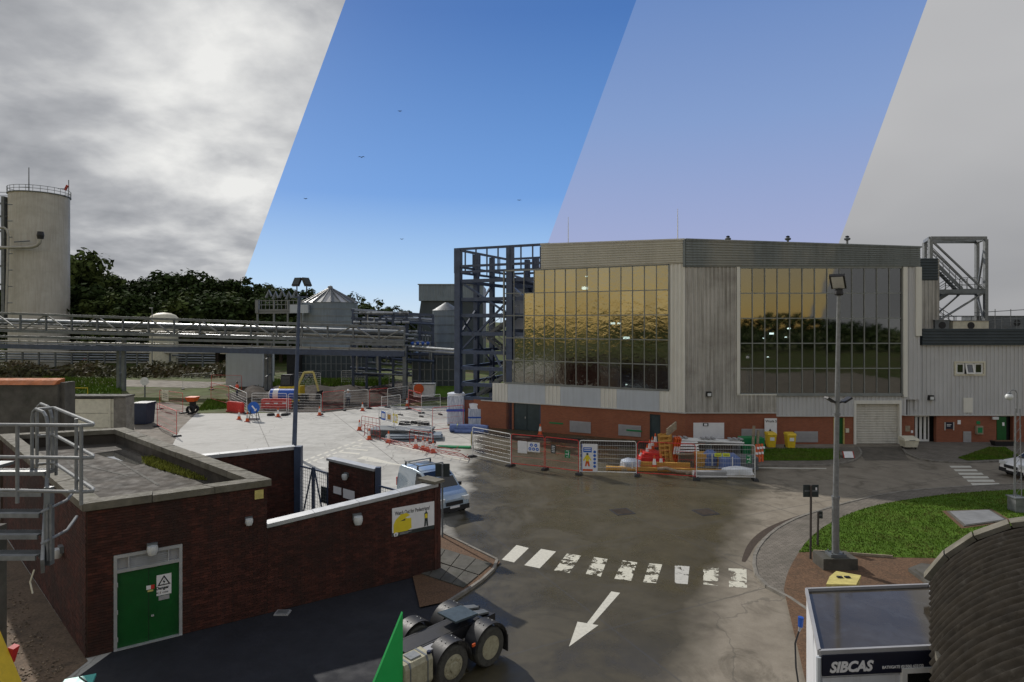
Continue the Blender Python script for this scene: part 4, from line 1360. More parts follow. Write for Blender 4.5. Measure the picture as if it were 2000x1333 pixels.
stt = thing('roof_stair_tower', 'open steel frame with zigzag stair standing on the wing roof', 'stair tower', (36, 53, 8.4))
def T(u, v, d): return D(u, v, d)
df, db = 50.0, 52.2
zr, zt_, zm = 8.4, 15.75, 11.5
x0f, x1f = (1817 - 1000) / F * df, (1925 - 1000) / F * df
x0b, x1b = (1806 - 1000) / F * db, (1908 - 1000) / F * db
for x, y in ((x0f, df), (x1f, df), (x0b, db), (x1b, db)):
    MB().beam((x, y, zr), (x, y, zt_), .26, .26).build('column', MT['galv'], stt)
for p, q in (((x0f, df), (x1f, df)), ((x0b, db), (x1b, db)), ((x0f, df), (x0b, db)), ((x1f, df), (x1b, db))):
    MB().beam((*p, zt_ + .1), (*q, zt_ + .1), .22, .26).build('top_beam', MT['galv'], stt)
for p, q in (((x0f, df), (x1f, df)), ((x0b, db), (x1b, db)), ((x1f, df), (x1b, db))):
    MB().beam((*p, zm), (*q, zm), .24, .34).build('landing_beam', MT['galv_dark'], stt)
MB().box(x1f - 1.9, x1f - .1, df + .2, db - .2, zm + .18, zm + .24).build('landing', MT['galv_dark'], stt)
for p, q in (((x0f, df, zt_), (x1f, df, zm)), ((x1b, db, zm), (x0b, db, zt_)), ((x0f, df, zr + .3), (x1f, df, zm)), ((x0f + .9, db, zr + .3), (x1f - .4, db, zm)), ((x1f, df, zt_), (x1b, db, zm)), ((x1f, df, zr), (x1b, db, zm)), ((x0f, df, zt_ + .1), (x1b, db, zt_ + .1))):
    MB().beam(p, q, .13, .13).build('brace', MT['galv'], stt)
def flight(p0, p1, y, w, par, nst=12, mat='galv_dark', rail=True):
    p0, p1 = Vector(p0), Vector(p1)
    for yy in (y, y + w):
        MB().beam((p0.x, yy, p0.z), (p1.x, yy, p1.z), .06, .28).build('stringer', MT[mat], par)
        if rail:
            MB().tube([(p0.x, yy, p0.z + 1.0), (p1.x, yy, p1.z + 1.0)], .03, 5).build('handrail', MT['galv'], par)
            MB().tube([(p0.x, yy, p0.z + .55), (p1.x, yy, p1.z + .55)], .022, 5).build('handrail', MT['galv'], par)
            for k in range(6):
                f = k / 5
                q = p0.lerp(p1, f)
                MB().tube([(q.x, yy, q.z), (q.x, yy, q.z + 1.0)], .022, 5).build('baluster', MT['galv'], par)
    for k in range(nst):
        q = p0.lerp(p1, (k + .5) / nst)
        MB().box(q.x - .14, q.x + .14, y + .04, y + w - .04, q.z - .02, q.z + .02).build('tread', MT[mat], par)
flight((x0f + .2, 0, 14.3), (x1f - 1.7, 0, zm + .2), df + .3, .7, stt)
flight((x0f - .1, 0, zr + 1.5), (x1f - 1.9, 0, zm + .1), df + 1.2, .7, stt)
flight((x0f - .1, 0, zr + 1.5), (x0f + 2.2, 0, zr), df + 0.3, .7, stt, 6)
for y in (df + .25, db - .25):
    for zz_ in (.6, 1.15):
        MB().tube([(x1f - 1.9, y, zm + zz_), (x1f - .1, y, zm + zz_)], .025, 5).build('handrail', MT['galv'], stt)
    for k in range(4):
        MB().tube([(x1f - 1.9 + .6 * k, y, zm + .2), (x1f - 1.9 + .6 * k, y, zm + 1.15)], .022, 5).build('baluster', MT['galv'], stt)

# guard rails and plant along the wing roof
rl = thing('roof_guardrail', 'grey guard rails along the flat wing roof beyond the stair tower', 'guard rail', (42, 52, 8.4))
for y, zz0 in ((50.5, 0), (56, 0)):
    for i in range(16):
        x = 34 + i * 1.25
        MB().tube([(x, y, 8.38), (x, y, 9.55)], .025, 5).build('post', MT['galv_dark'], rl)
    for hh in (.6, 1.12):
        MB().tube([(34, y, 8.4 + hh), (53, y, 8.4 + hh)], .025, 5).build('rail', MT['galv_dark'], rl)
for nm, lb, x0, x1, y0, y1, z1, mt in (('air_handling_unit', 'cream roof plant box at the foot of the stair tower', 34.6, 37.4, 48.2, 49.4, 9.1, 'cream'), ('air_conditioner', 'dark boxy condenser unit beside the cream roof plant box', 33.2, 34.3, 48.2, 49.2, 9.15, 'galv_dark'), ('scaffold_stack', 'low dark plant housing on the wing roof near the picture edge', 39.5, 46, 52, 54, 9.5, 'galv_dark')):
    t_ = thing(nm, lb, 'roof plant', ((x0 + x1) / 2, (y0 + y1) / 2, 8.38))
    MB().box(x0, x1, y0, y1, 8.38, z1).build('casing', MT[mt], t_)
    MB().box(x0 - .05, x1 + .05, y0 - .05, y1 + .05, z1, z1 + .05).build('lid', MT['galv'], t_)
    MB().lathe([(.28, 0), (.28, .03)], ((x0 + x1) / 2, y0 - .03, (8.4 + z1) / 2), 14, 'y').build('fan_grille', MT['black'], t_)
sfr = thing('roof_scaffold', 'light tubular scaffold frame on the wing roof at the right picture edge', 'scaffold', (42, 50.6, 8.4))
for i in range(5):
    x = 38.8 + i * 1.3
    MB().tube([(x, 51, 8.38), (x, 51, 10.1 + .25 * (i > 2))], .03, 5).build('standard', MT['galv'], sfr)
for zz_ in (9.3, 10.0):
    MB().tube([(38.4, 51, zz_ - .2), (44.2, 51, zz_ + .15)], .03, 5).build('ledger', MT['galv'], sfr)

# ---------------------------------------------------------------- UNFINISHED STEEL FRAME at the left end
sf = thing('unfinished_building', 'unfinished blue grey steel frame bays beside the glazed hall', 'building', (-3, 54, 0))
def FA(q, z, o): return Vector(WA.p(q, z, o))
cols = [(0.25, -.05), (a(994), -.25), (a(1058), -.3)]
ztop = 15.45
for i, (q, o) in enumerate(cols):
    MB().beam(FA(q, 0, o), FA(q, ztop - .1 * i, o), .55 if i < 2 else .4, .5, up=WA.n).build('column', MT['navy_steel'], sf)
backs = [(0.6, -9.5), (2.6, -9.5), (a(965) , -9.0), (a(1010), -9.0)]
for q, o in backs:
    MB().beam(FA(q, 0, o), FA(q, ztop - .2, o), .45, .45, up=WA.n).build('column', MT['navy_steel'], sf)
for o in (-3.2, -6.3):
    MB().beam(FA(0.3, 0, o), FA(0.3, ztop - .2, o), .42, .42, up=WA.n).build('column', MT['navy_steel'], sf)
levels = [2.4, 3.6, 5.0, 6.4, 8.0, 9.6, 11.0, 12.6]
for k, z in enumerate(levels):
    MB().beam(FA(.3, z, -.1), FA(a(994) if k < 4 else a(1058), z, -.25), .22, .3).build('rail_beam', MT['navy_steel'], sf)
    MB().beam(FA(.3, z, -.3), FA(.3, z, -9.5), .22, .3).build('rail_beam', MT['navy_steel'], sf)
    if k % 2:
        MB().beam(FA(.3, z, -9.3), FA(a(1010), z, -9.0), .3, .36).build('floor_beam', MT['navy_steel'], sf)
        MB().beam(FA(a(994), z, -.3), FA(a(994), z, -9.0), .3, .36).build('floor_beam', MT['navy_steel'], sf)
# top cage
for z in (13.4, 13.9, 15.4):
    MB().beam(FA(-.1, z, .05), FA(a(1072), z, -.15), .16, .2).build('top_rail', MT['navy_steel'], sf)
    MB().beam(FA(0, z, 0), FA(.3, z, -9.5), .16, .2).build('top_rail', MT['navy_steel'], sf)
    MB().beam(FA(.3, z, -9.5), FA(a(1060), z, -9.3), .16, .2).build('top_rail', MT['navy_steel'], sf)
for k in range(9):
    q = -.1 + (a(1066)) * k / 8
    MB().beam(FA(q, 13.4, 0.0), FA(q, 15.4, 0.0), .1, .1, up=WA.n).build('stanchion', MT['navy_steel'], sf)
for k in range(1, 7):
    MB().beam(FA(.2, 13.4, -9.5 * k / 7), FA(.2, 15.4, -9.5 * k / 7), .1, .1).build('stanchion', MT['navy_steel'], sf)
# braces
for p, q in ((FA(.3, 12.6, -.15), FA(a(994), 9.6, -.2)), (FA(.3, 6.4, -.15), FA(a(994), 11.0, -.2)), (FA(.3, 13.2, -9.2), FA(a(1058), 9.8, -.4)), (FA(.3, 9.6, -.2), FA(.3, 5.0, -6.3)), (FA(.3, 12.6, -6.3), FA(.3, 8, -.3)),
             (FA(a(950), 13.5, -4), FA(a(1058), 12.0, -.4)), (FA(1, 6.4, -5), FA(a(994), 3.6, -.4)), (FA(.3, 11, -9.4), FA(a(1010), 12.6, -9.2))):
    MB().beam(p, q, .16, .16).build('brace', MT['navy_steel'], sf)
# pale lining panels at the back of the bays
for q0, q1, z0, z1 in ((0.9, 2.5, 8.3, 12.4), (2.9, a(962), 8.3, 12.4), (a(968), a(1008), 8.3, 12.4), (.9, a(1008), 2.6, 5.0), (a(968), a(1056), 9.6, 12.4), (.9, a(962), 5.2, 7.8)):
    WA.box(MB(), q0, q1, z0, z1, -10.1, -9.95).build('lining_panel', MT['inner'] if z1 > 8 else MT['panel_blue'], sf)
WA.box(MB(), .2, a(1056), 0.0, 13.2, -10.6, -10.4).build('back_sheet', MT['navy_steel'], sf)
# stair inside the frame
def frame_flight(q0, z0, q1, z1, o):
    for oo in (o, o - 1.0):
        MB().beam(FA(q0, z0, oo), FA(q1, z1, oo), .07, .26).build('stringer', MT['galv_dark'], sf)
        MB().tube([FA(q0, z0 + 1, oo), FA(q1, z1 + 1, oo)], .03, 5).build('handrail', MT['pipe_d'], sf)
        for k in range(6):
            f = k / 5
            MB().tube([FA(q0 + (q1 - q0) * f, z0 + (z1 - z0) * f, oo), FA(q0 + (q1 - q0) * f, z0 + (z1 - z0) * f + 1, oo)], .022, 5).build('baluster', MT['pipe_d'], sf)
    for k in range(10):
        f = (k + .5) / 10
        q, z = q0 + (q1 - q0) * f, z0 + (z1 - z0) * f
        WA.box(MB(), q - .13, q + .13, z - .02, z + .02, o - .95, o - .05).build('tread', MT['galv_dark'], sf)
frame_flight(1.0, 2.4, a(985), 5.0, -2.0)
frame_flight(a(985), 5.0, 1.2, 7.6, -3.6)
frame_flight(1.6, 7.6, a(985), 9.6, -2.0)
# brick footing of the frame
WA.box(MB(), 0.0, a(925) - .01, 0, 2.3, -.35, -.05).build('brick_base', brick_mat('shaded_brick', WA.t, (0.2, 0.06, 0.035), (0.17, 0.05, 0.03), (0.12, 0.08, 0.06)), sf)  # darker copy of the hall brick with shade put into its colour

# ================================================================ BRICK SUBSTATION AND GATED COMPOUND
N0 = Vector((-11.4, 16.46, 0)); N1 = Vector((-7.58, 18.98, 0)); N3 = Vector((-22.06, 26.6, 0)); N2 = Vector((-17.9, 28.2, 0))
E1 = Vector((-2.68, 22.2, 0)); C3 = Vector((-9.8, 27.8, 0)); C4 = Vector((-14.2, 25.1, 0))
H1 = 4.16
sub = thing('brick_substation', 'flat roofed dark red brick substation with green door in the foreground', 'building', tuple(N0))
WF = Wall(N0, N1); WL = Wall(N3, N0); WR = Wall(N1, N2); WK = Wall(N2, N3)
WR.n = Vector((WR.t.y, -WR.t.x, 0)) if Vector((WR.t.y, -WR.t.x, 0)).dot(Vector((1, 1, 0))) > 0 else -Vector((WR.t.y, -WR.t.x, 0))
WK.n = Vector((0, 1, 0)) - WK.t * WK.t.y; WK.n.normalize()
if WL.n.dot(Vector((-1, -1, 0))) < 0: WL.n = -WL.n
BW, BH, BD = 0.215, 0.065, 0.02
JO = 0.01


def brick_shared():
    m = MB().box(0, BW, -BD, 0, 0, BH)
    me = bpy.data.meshes.new('brick')
    m.f = [f for f in m.f if True]
    me.from_pydata(m.v, [], m.f)
    me.materials.append(MT['brick'])
    return me


BRICK_ME = brick_shared()


def lay(W, par, q0, q1, z0, z1, holes=(), single=None, limit=0, zf=None):
    """courses of bricks proud of a mortar core; those inside 'single' become objects of their own"""
    rr = random.Random(int(q1 * 100))
    mb = MB()
    cnt = 0
    zc_ = z0
    row = 0
    inv = W.t.x < 0 if False else False
    while zc_ + BH <= z1 + .001:
        q = q0 - (BW + JO) / 2 * (row % 2)
        while q < q1:
            s, e = max(q, q0), min(q + BW, q1)
            q += BW + JO
            if e - s < .04:
                continue
            top = zc_ + BH
            if zf and top > zf((s + e) / 2):
                continue
            for h in holes:
                if h[2] < top and zc_ < h[3] and h[0] < e and s < h[1]:
                    if s < h[0]: e = h[0]
                    elif e > h[1]: s = h[1]
                    else: e = s
            if e - s < .04:
                continue
            pr = BD + rr.uniform(-.003, .004)
            if single and cnt < limit and single[0] <= s and e <= single[1] and single[2] <= zc_ and top <= single[3] and abs(e - s - BW) < .001:
                o = bpy.data.objects.new('brick', BRICK_ME)
                COL.objects.link(o)
                o.parent = par
                off = par.location + par.parent.location if par.parent else par.location
                p = Vector(W.p(s, zc_, 0.0)) - off
                ang = math.atan2(W.t.y, W.t.x)
                o.location = p
                o.rotation_euler = (0, 0, ang)
                o.scale = (1, pr / BD, 1)
                cnt += 1
            else:
                k = len(mb.v)
                mb.v += [W.p(s, zc_, pr), W.p(e, zc_, pr), W.p(e, top, pr), W.p(s, top, pr), W.p(s, zc_, 0), W.p(e, zc_, 0), W.p(e, top, 0), W.p(s, top, 0)]
                mb.f += [(k, k + 1, k + 2, k + 3), (k + 4, k + 5, k + 1, k), (k + 3, k + 2, k + 6, k + 7), (k + 4, k, k + 3, k + 7), (k + 1, k + 5, k + 6, k + 2)]
        zc_ += BH + JO
        row += 1
    if mb.v:
        tag(mb.build('brickwork', MT['brick'], par), kind='stuff')
    return cnt


# door opening on the front
dq0, dz1 = WF.px(222, 1094); dq1, _ = WF.px(356, 1074)
dz1 = 2.62
DH = 2.12
fw = WF.box(MB(), 0.0, dq0, 0, H1 - .2, -.25, 0)
WF.box(fw, dq1, WF.L, 0, H1 - .2, -.25, 0)
WF.box(fw, dq0, dq1, dz1, H1 - .2, -.25, 0)
fw = fw.build('front_wall', MT['mortar'], sub)
lay(WF, fw, 0.02, WF.L, 0.02, H1 - .2, [(dq0, dq1, 0, dz1)], (0.0, dq0 + .3, 0.0, 3.2), 300)
lw = WL.box(MB(), 0, WL.L - .1, 0, H1 - .2, -.25, 0).build('side_wall', MT['mortar'], sub)
lay(WL, lw, 0.3, WL.L - .0, 0.02, H1 - .2)
rw = WR.box(MB(), .32, WR.L, 0, H1 - .2, -.25, 0).build('side_wall', MT['mortar'], sub)
lay(WR, rw, 0.02, WR.L, 0.02, H1 - .2)
WK.box(MB(), 0, WK.L, 0, H1 - .2, -.25, 0).build('rear_wall', MT['mortar'], sub)
cc = (N0 + N1 + N2 + N3) / 4
def grow(f): return [(cc + (p - cc) * f) for p in (N0, N1, N2, N3)]
pts = [N0, N1, N2, N3]
# coping laid in lengths around the parapet
def offs(p, prev, nxt, d):
    e1 = (p - prev).normalized(); e2 = (nxt - p).normalized()
    n1 = Vector((e1.y, -e1.x, 0)); n2 = Vector((e2.y, -e2.x, 0))
    b_ = (n1 + n2).normalized()
    return p + b_ * d / max(.35, b_.dot(n1))
def ring(d): return [offs(pts[i], pts[i - 1], pts[(i + 1) % 4], d) for i in range(4)]
o_out, o_in = ring(.1), ring(-.38)
for i in range(4):
    j = (i + 1) % 4
    n = max(2, int((pts[j] - pts[i]).length / 1.5))
    for k in range(n):
        f0, f1 = k / n + .002, (k + 1) / n - .002
        A, B = o_out[i].lerp(o_out[j], f0), o_out[i].lerp(o_out[j], f1)
        Cc, Dd = o_in[i].lerp(o_in[j], f1), o_in[i].lerp(o_in[j], f0)
        dz = random.uniform(-.012, .012)
        MB().prism([A.xy, B.xy, Cc.xy, Dd.xy], H1 - .2, H1 + dz).build('coping_stone', MT['coping'], sub)
MB().prism([p.xy for p in ring(-.26)], H1 - .75, H1 - .62).build('roof_deck', MT['roofdeck'], sub)
pr = MB()
ri, ro = ring(-.3), ring(-.24)
for i in range(4):
    j = (i + 1) % 4
    pr.hexa([(*ri[i].xy, H1 - .62), (*ri[j].xy, H1 - .62), (*ro[j].xy, H1 - .62), (*ro[i].xy, H1 - .62), (*ri[i].xy, H1 - .2), (*ri[j].xy, H1 - .2), (*ro[j].xy, H1 - .2), (*ro[i].xy, H1 - .2)])
pr.build('parapet_lining', MT['roofdeck'], sub)
# rain pool on the roof
zq = H1 - .615
pool = [G(u, v, zq) for u, v in [(185, 886), (240, 878), (268, 886), (298, 902), (268, 908), (236, 900), (208, 893)]]
wm = M('rain_water', (0.03, 0.03, 0.032), 0.04, 0.05, 1, spec=0.5)
wm.node_tree.nodes['Principled BSDF'].inputs['Metallic'].default_value = 0.95
wm.node_tree.nodes['Principled BSDF'].inputs['Base Color'].default_value = (0.75, 0.75, 0.75, 1)
for l in list(wm.node_tree.links):
    if l.to_socket.name == 'Base Color': wm.node_tree.links.remove(l)
struct('rain_pool', MB().sheet([p.xy for p in pool], zq), wm, 'structure')
felt = MB()
for u0, v0, u1, v1 in ((150, 905, 250, 930), (230, 900, 310, 948), (120, 890, 190, 960)):
    p, q = G(u0, v0, zq), G(u1, v1, zq)
    d = (q - p).normalized(); nn = Vector((-d.y, d.x, 0)) * .05
    felt.sheet([(p - nn).xy, (p + nn).xy, (q + nn).xy, (q - nn).xy], zq + .004)
felt.build('felt_seam', MT['conc_dark'], sub)
# moss and weeds growing in the gutter
mp = [G(u, v, zq) for u, v in [(278, 897), (330, 890), (390, 905), (432, 928), (428, 941), (380, 937), (320, 920), (285, 908)]]
blades('roof_weeds', mp, zq, 5200, 0.13, MT['moss'], 11, label='yellow green moss and weeds growing on the substation roof', spread=.6)
mp2 = [G(u, v, zq) for u, v in [(50, 862), (120, 858), (115, 870), (60, 873)]]
blades('roof_weeds', mp2, zq, 500, 0.08, MT['moss'], 12)

# --- door with louvred fanlight
dr = WF.box(MB(), dq0 + .08, dq1 - .08, 0.03, DH, -.12, -.06).build('door', MT['green_door'], sub)
WF.box(MB(), (dq0 + dq1) / 2 - .006, (dq0 + dq1) / 2 + .006, 0.05, DH - .02, -.062, -.056).build('door_seam', MT['black'], dr)
fr = MB()
WF.box(fr, dq0, dq0 + .08, 0, dz1, -.14, .03); WF.box(fr, dq1 - .08, dq1, 0, dz1, -.14, .03)
WF.box(fr, dq0 + .08, dq1 - .08, DH, DH + .09, -.14, .03); WF.box(fr, dq0 + .08, dq1 - .08, dz1 - .09, dz1, -.14, .03)
fr.build('frame', MT['lead'], dr)
wq = dq1 - dq0
lz0, lz1 = DH + .09, dz1 - .09
WF.box(MB(), dq0 + .08, dq0 + wq * .2, lz0, lz1, -.12, -.08).build('light_pane', MT['vent'], dr)
WF.box(MB(), dq0 + wq * .8, dq1 - .08, lz0, lz1, -.12, -.08).build('light_pane', MT['vent'], dr)
WF.box(MB(), dq0 + wq * .78, dq0 + wq * .8, lz0, lz1, -.14, .02).build('louvre_post', MT['lead'], dr)
WF.box(MB(), dq0 + wq * .2, dq0 + wq * .22, lz0, lz1, -.14, .02).build('louvre_post', MT['lead'], dr)
for k in range(6):
    z = lz0 + (lz1 - lz0) * (k + .1) / 6
    m = MB().add([WF.p(dq0 + wq * .22, z, 0), WF.p(dq0 + wq * .78, z, 0), WF.p(dq0 + wq * .78, z + .05, -.06), WF.p(dq0 + wq * .22, z + .05, -.06)], [(0, 1, 2, 3)])
    m.build('louvre_blade', MT['lead'], dr)
for z in (.25, 1.0, 1.75):
    WF.box(MB(), dq0 + .06, dq0 + .1, z, z + .12, .03, .05).build('hinge', MT['lead'], dr)
hq, hz = WF.px(297, 1204)
WF.box(MB(), hq - .02, hq + .05, hz - .02, hz + .02, -.06, -.02).build('handle', MT['alu'], dr)
WF.box(MB(), dq0, dq1, 0.0, .03, -.2, .06).build('threshold', MT['lead'], dr)
# danger sign
s0, sz1 = WF.px(306, 1126); s1_, _ = WF.px(335, 1120)
sz0 = sz1 - .58
sg = WF.box(MB(), s0, s1_, sz0, sz1, -.06, -.045).build('danger_sign', MT['signwhite'], sub)
sw = s1_ - s0
cq = (s0 + s1_) / 2
tz = sz1 - .26
m = MB()
r1, r2 = .17, .13
def tri_pts(r, cz): return [(cq - r * .87, cz - r * .5), (cq + r * .87, cz - r * .5), (cq, cz + r)]
to, ti = tri_pts(.19, tz + .05), tri_pts(.13, tz + .05)
for i in range(3):
    j = (i + 1) % 3
    WF.poly(m, [to[i], to[j], ti[j], ti[i]], -.044, -.041)
m.build('warning_triangle', MT['black'], sg)
WF.poly(MB(), [(cq + .01, tz + .14), (cq - .035, tz + .04), (cq, tz + .045), (cq - .015, tz - .02), (cq + .04, tz + .065), (cq + .005, tz + .06)], -.044, -.041).build('lightning_bolt', MT['black'], sg)
text_mesh('Danger', .12, MT['black'], sg, wall_mtx(WF, cq - .2, sz0 + .17, -.042), bold=.004, xs=.9)
text_mesh('415 volts', .085, MT['black'], sg, wall_mtx(WF, cq - .19, sz0 + .05, -.042), xs=.95)
WF.box(MB(), s0 + .05, s1_ - .05, sz0 - .14, sz0 - .02, -.06, -.048).build('label_plate', MT['vent'], sg)
q0, z0 = WF.px(294, 1149)
WF.box(MB(), q0 - .1, q0 + .01, z0 - .05, z0 + .06, -.06, -.05).build('small_notice', MT['signwhite'], sub)
WF.box(MB(), q0 + .01, q0 + .1, z0 - .05, z0 + .06, -.06, -.05).build('small_notice', MT['red'], sub)
WF.box(MB(), q0 - .07, q0 + .07, z0 - .12, z0 - .07, -.06, -.05).build('small_notice', MT['yellow_dull'], sub)


def eyeball(W, q, z, par, s=1.0):
    o = W.box(MB(), q - .13 * s, q + .13 * s, z, z + .18 * s, .02, .12 * s).build('wall_light', MT['galv_dark'], par)
    base = Vector(W.p(q, z + .02, .16 * s))
    m = MB().lathe([(.02, -.16 * s), (.1 * s, -.14 * s), (.14 * s, -.04 * s), (.14 * s, .04 * s), (.13 * s, .1 * s), (.02, .12 * s)], base, 12)
    m.build('globe', MT['lens'], o, smooth=True)
    return o


q, z = WF.px(297, 1072); eyeball(WF, q, z, sub)
q, z = WF.px(485, 1018); eyeball(WF, q, z, sub, .8)
q, z = WL.px(125, 1078); eyeball(WL, q, z, sub, 1.1)
q0, z1 = WF.px(497, 958); q1, z0 = WF.px(514, 973)
WF.box(MB(), q0, q1, z0, z1, .024, .05).build('plaque', MT['yellow_dull'], sub)

# ---------------------------------------------------------------- compound walls and gates
cw = thing('compound_wall', 'dark brick yard wall with pale flashing and a safety poster', 'wall', tuple(N1))
WX = Wall(N1, E1)
top = lambda q: 2.72 + .42 * q / WX.L
fw2 = WX.box(MB(), .0, WX.L, 0, 2.66, -.3, -.0, z1b=3.08).build('front_wall', MT['mortar'], cw)
lay(WX, fw2, 0.02, WX.L, 0.02, 3.1, zf=lambda q: top(q) - .07)
for k in range(4):
    f0, f1 = k / 4, (k + 1) / 4 - .002
    WX.box(MB(), WX.L * f0, WX.L * f1, top(WX.L * f0) - .06, top(WX.L * f0) + .06, -.36, .07, z0b=top(WX.L * f1) - .06, z1b=top(WX.L * f1) + .06).build('flashing', MT['lead'], cw)
WE = Wall(E1, E1 + (C3 - E1).normalized() * .7)
WE.box(MB(), 0, .7, 0, 3.0, -.15, .15).build('return_pier', MT['brick'], cw)
WE.box(MB(), -.1, .8, 3.2, 3.3, -.25, .25).build('pier_cap', MT['coping'], cw)
WE.box(MB(), .02, .68, 3.0, 3.2, -.14, .14).build('pier_head', MT['brick'], cw)
q, z = WX.px(696, 1014); eyeball(WX, q, z, cw, 1.1)
# poster
pq0, pz1 = WX.px(765, 999); pq1, pz1b = WX.px(847, 973); _, pz0 = WX.px(764, 1057); _, pz0b = WX.px(847, 1024)
po = thing('safety_poster', 'white pedestrian warning poster with yellow vehicle on the brick yard wall', 'poster', WX.p((pq0 + pq1) / 2, pz0, .04))
zc1, zc0 = (pz1 + pz1b) / 2, (pz0 + pz0b) / 2
WX.box(MB(), pq0, pq1, zc0, zc1, .03, .05).build('board', MT['signwhite'], po)
pwid, phei = pq1 - pq0, zc1 - zc0
text_mesh('Watch Out for Pedestrians!', .19, MT['black'], po, wall_mtx(WX, pq0 + .1, zc1 - .26, .052), bold=.003, xs=(pwid - .2) / 2.27)
WX.box(MB(), pq0, pq1, zc0, zc0 + .13, .05, .054).build('footer_band', MT['signdark'], po)
def pp(x, y): return (pq0 + pwid * x, zc0 + phei * y)
WX.poly(MB(), [pp(.03, .12), pp(.03, .42), pp(.08, .58), pp(.2, .74), pp(.33, .76), pp(.42, .66), pp(.3, .6), pp(.36, .56), pp(.44, .55), pp(.45, .2), pp(.35, .12)], .05, .055).build('vehicle_picture', MT['signyellow'], po)
WX.poly(MB(), [pp(.18, .5), pp(.3, .57), pp(.3, .5)], .055, .058).build('vehicle_window', MT['signdark'], po)
WX.poly(MB(), [pp(.75, .14), pp(.79, .16), pp(.8, .36), pp(.81, .16), pp(.85, .14), pp(.835, .46), pp(.84, .62), pp(.815, .66), pp(.81, .72), pp(.79, .72), pp(.785, .66), pp(.755, .62), pp(.765, .44)], .05, .055).build('figure_picture', MT['signdark'], po)
WX.poly(MB(), [pp(.77, .44), pp(.83, .44), pp(.83, .6), pp(.77, .6)], .055, .058).build('figure_vest', MT['signyellow'], po)
WX.poly(MB(), [pp(.04, .0), pp(.12, .0), pp(.14, .1), pp(.08, .14), pp(.03, .1)], .055, .058).build('logo_ring', MT['signwhite'], po)
WX.poly(MB(), [pp(.06, .03), pp(.1, .03), pp(.08, .1)], .058, .061).build('logo_mark', MT['signdark'], po)
for k, wd in enumerate((.28, .2)):
    WX.poly(MB(), [pp(.17, .075 - k * .04), pp(.17 + wd, .075 - k * .04), pp(.17 + wd, .095 - k * .04), pp(.17, .095 - k * .04)], .055, .058).build('small_print', MT['vent'], po)

# rear yard wall
rwall = thing('yard_wall', 'dark brick wall with sunlit coping between substation and gates', 'wall', tuple(C3))
WY = Wall(C4 + (C4 - C3).normalized() * 2.6, C3)
WY.box(MB(), 0, WY.L, 0, 3.25, -.3, 0).build('wall_core', MT['mortar'], rwall)
lay(WY, rwall, 0.02, WY.L, 0.02, 3.24)
for k in range(5):
    WY.box(MB(), WY.L * k / 5, WY.L * (k + 1) / 5 - .01, 3.25, 3.4, -.37, .07).build('coping_stone', MT['lead'], rwall)
WZ = Wall(C3, C3 + (E1 - C3).normalized() * .5)
MB().beam((C3.x + .14, C3.y, 0), (C3.x + .14, C3.y, 3.4), .3, .3).build('end_post', MT['navy_steel'], rwall)
# gates on the line C3 -> E1
WG = Wall(C3, E1)
g0, gp0, gp1, g1 = .35, WG.s_at(642), WG.s_at(731), WG.L - .35
gpier = thing('gate_pier', 'dark brick panel wall standing between the two yard gates', 'wall', WG.p((gp0 + gp1) / 2, 0))
WG.box(MB(), gp0, gp1, 0, 3.1, -.2, .0).build('wall_core', MT['mortar'], gpier)
lay(WG, gpier, gp0, gp1, .02, 3.08)
WG.box(MB(), gp0 - .06, gp1 + .06, 3.1, 3.2, -.3, .08).build('coping_stone', MT['lead'], gpier)
MB().beam(WG.p(gp1 + .12, 0, -.1), WG.p(gp1 + .12, 3.25, -.1), .2, .2).build('gate_post', MT['navy_steel'], gpier)
for u0, u1, v0, v1 in ((653, 668, 949, 967), (672, 694, 954, 978)):
    q0, z1 = WG.px(u0, v0); q1, z0 = WG.px(u1, v1)
    WG.box(MB(), q0, q1, z0, z1, .03, .05).build('notice', MT['signwhite'], gpier)
q, z = WG.px(679, 931)
eyeball(WG, q, z, gpier, .9)
for nm, q0, q1 in (('steel_gate', g0, gp0 - .08), ('steel_gate', gp1 + .25, g1)):
    gt = thing(nm, 'dark steel mesh gate with A brace nearest the substation' if q0 < 1 else 'dark steel mesh gate with A brace nearest the poster wall', 'gate', WG.p((q0 + q1) / 2, 0), 'yard gates')
    mid = (q0 + q1) / 2
    ztp = 2.55
    for qa, qb, za, zb in ((q0, q1, ztp, ztp), (q0, q1, .15, .15), (q0, q0, .15, ztp), (q1, q1, .15, ztp), (mid - .06, mid - .06, .15, ztp + .1), (mid + .06, mid + .06, .15, ztp + .1)):
        MB().beam(WG.p(qa, za, 0), WG.p(qb, zb, 0), .06, .06).build('frame_bar', MT['navy_steel'], gt)
    for sgn in (-1, 1):
        MB().beam(WG.p(mid + sgn * .1, ztp - .05, .0), WG.p(mid + sgn * (q1 - q0) * .42, .2, .0), .05, .05).build('brace', MT['navy_steel'], gt)
    wire = MB()
    n = int((q1 - q0) / .14)
    for k in range(1, n):
        q = q0 + (q1 - q0) * k / n
        wire.tube([WG.p(q, .15, 0), WG.p(q, ztp, 0)], .006, 4, cap=False)
    for k in range(1, 16):
        z = .15 + (ztp - .15) * k / 16
        wire.tube([WG.p(q0, z, 0), WG.p(q1, z, 0)], .006, 4, cap=False)
    tag(wire.build('wire_mesh', MT['galv_dark'], gt), kind='stuff')
    WG.box(MB(), mid + .5, mid + 1.1, 1.2, 1.9, -.06, -.03).build('sign_plate', MT['signdark'], gt)
struct('yard_bed', MB().sheet([N1.xy, E1.xy, C3.xy, C4.xy], 0.014), MT['conc_dark'])
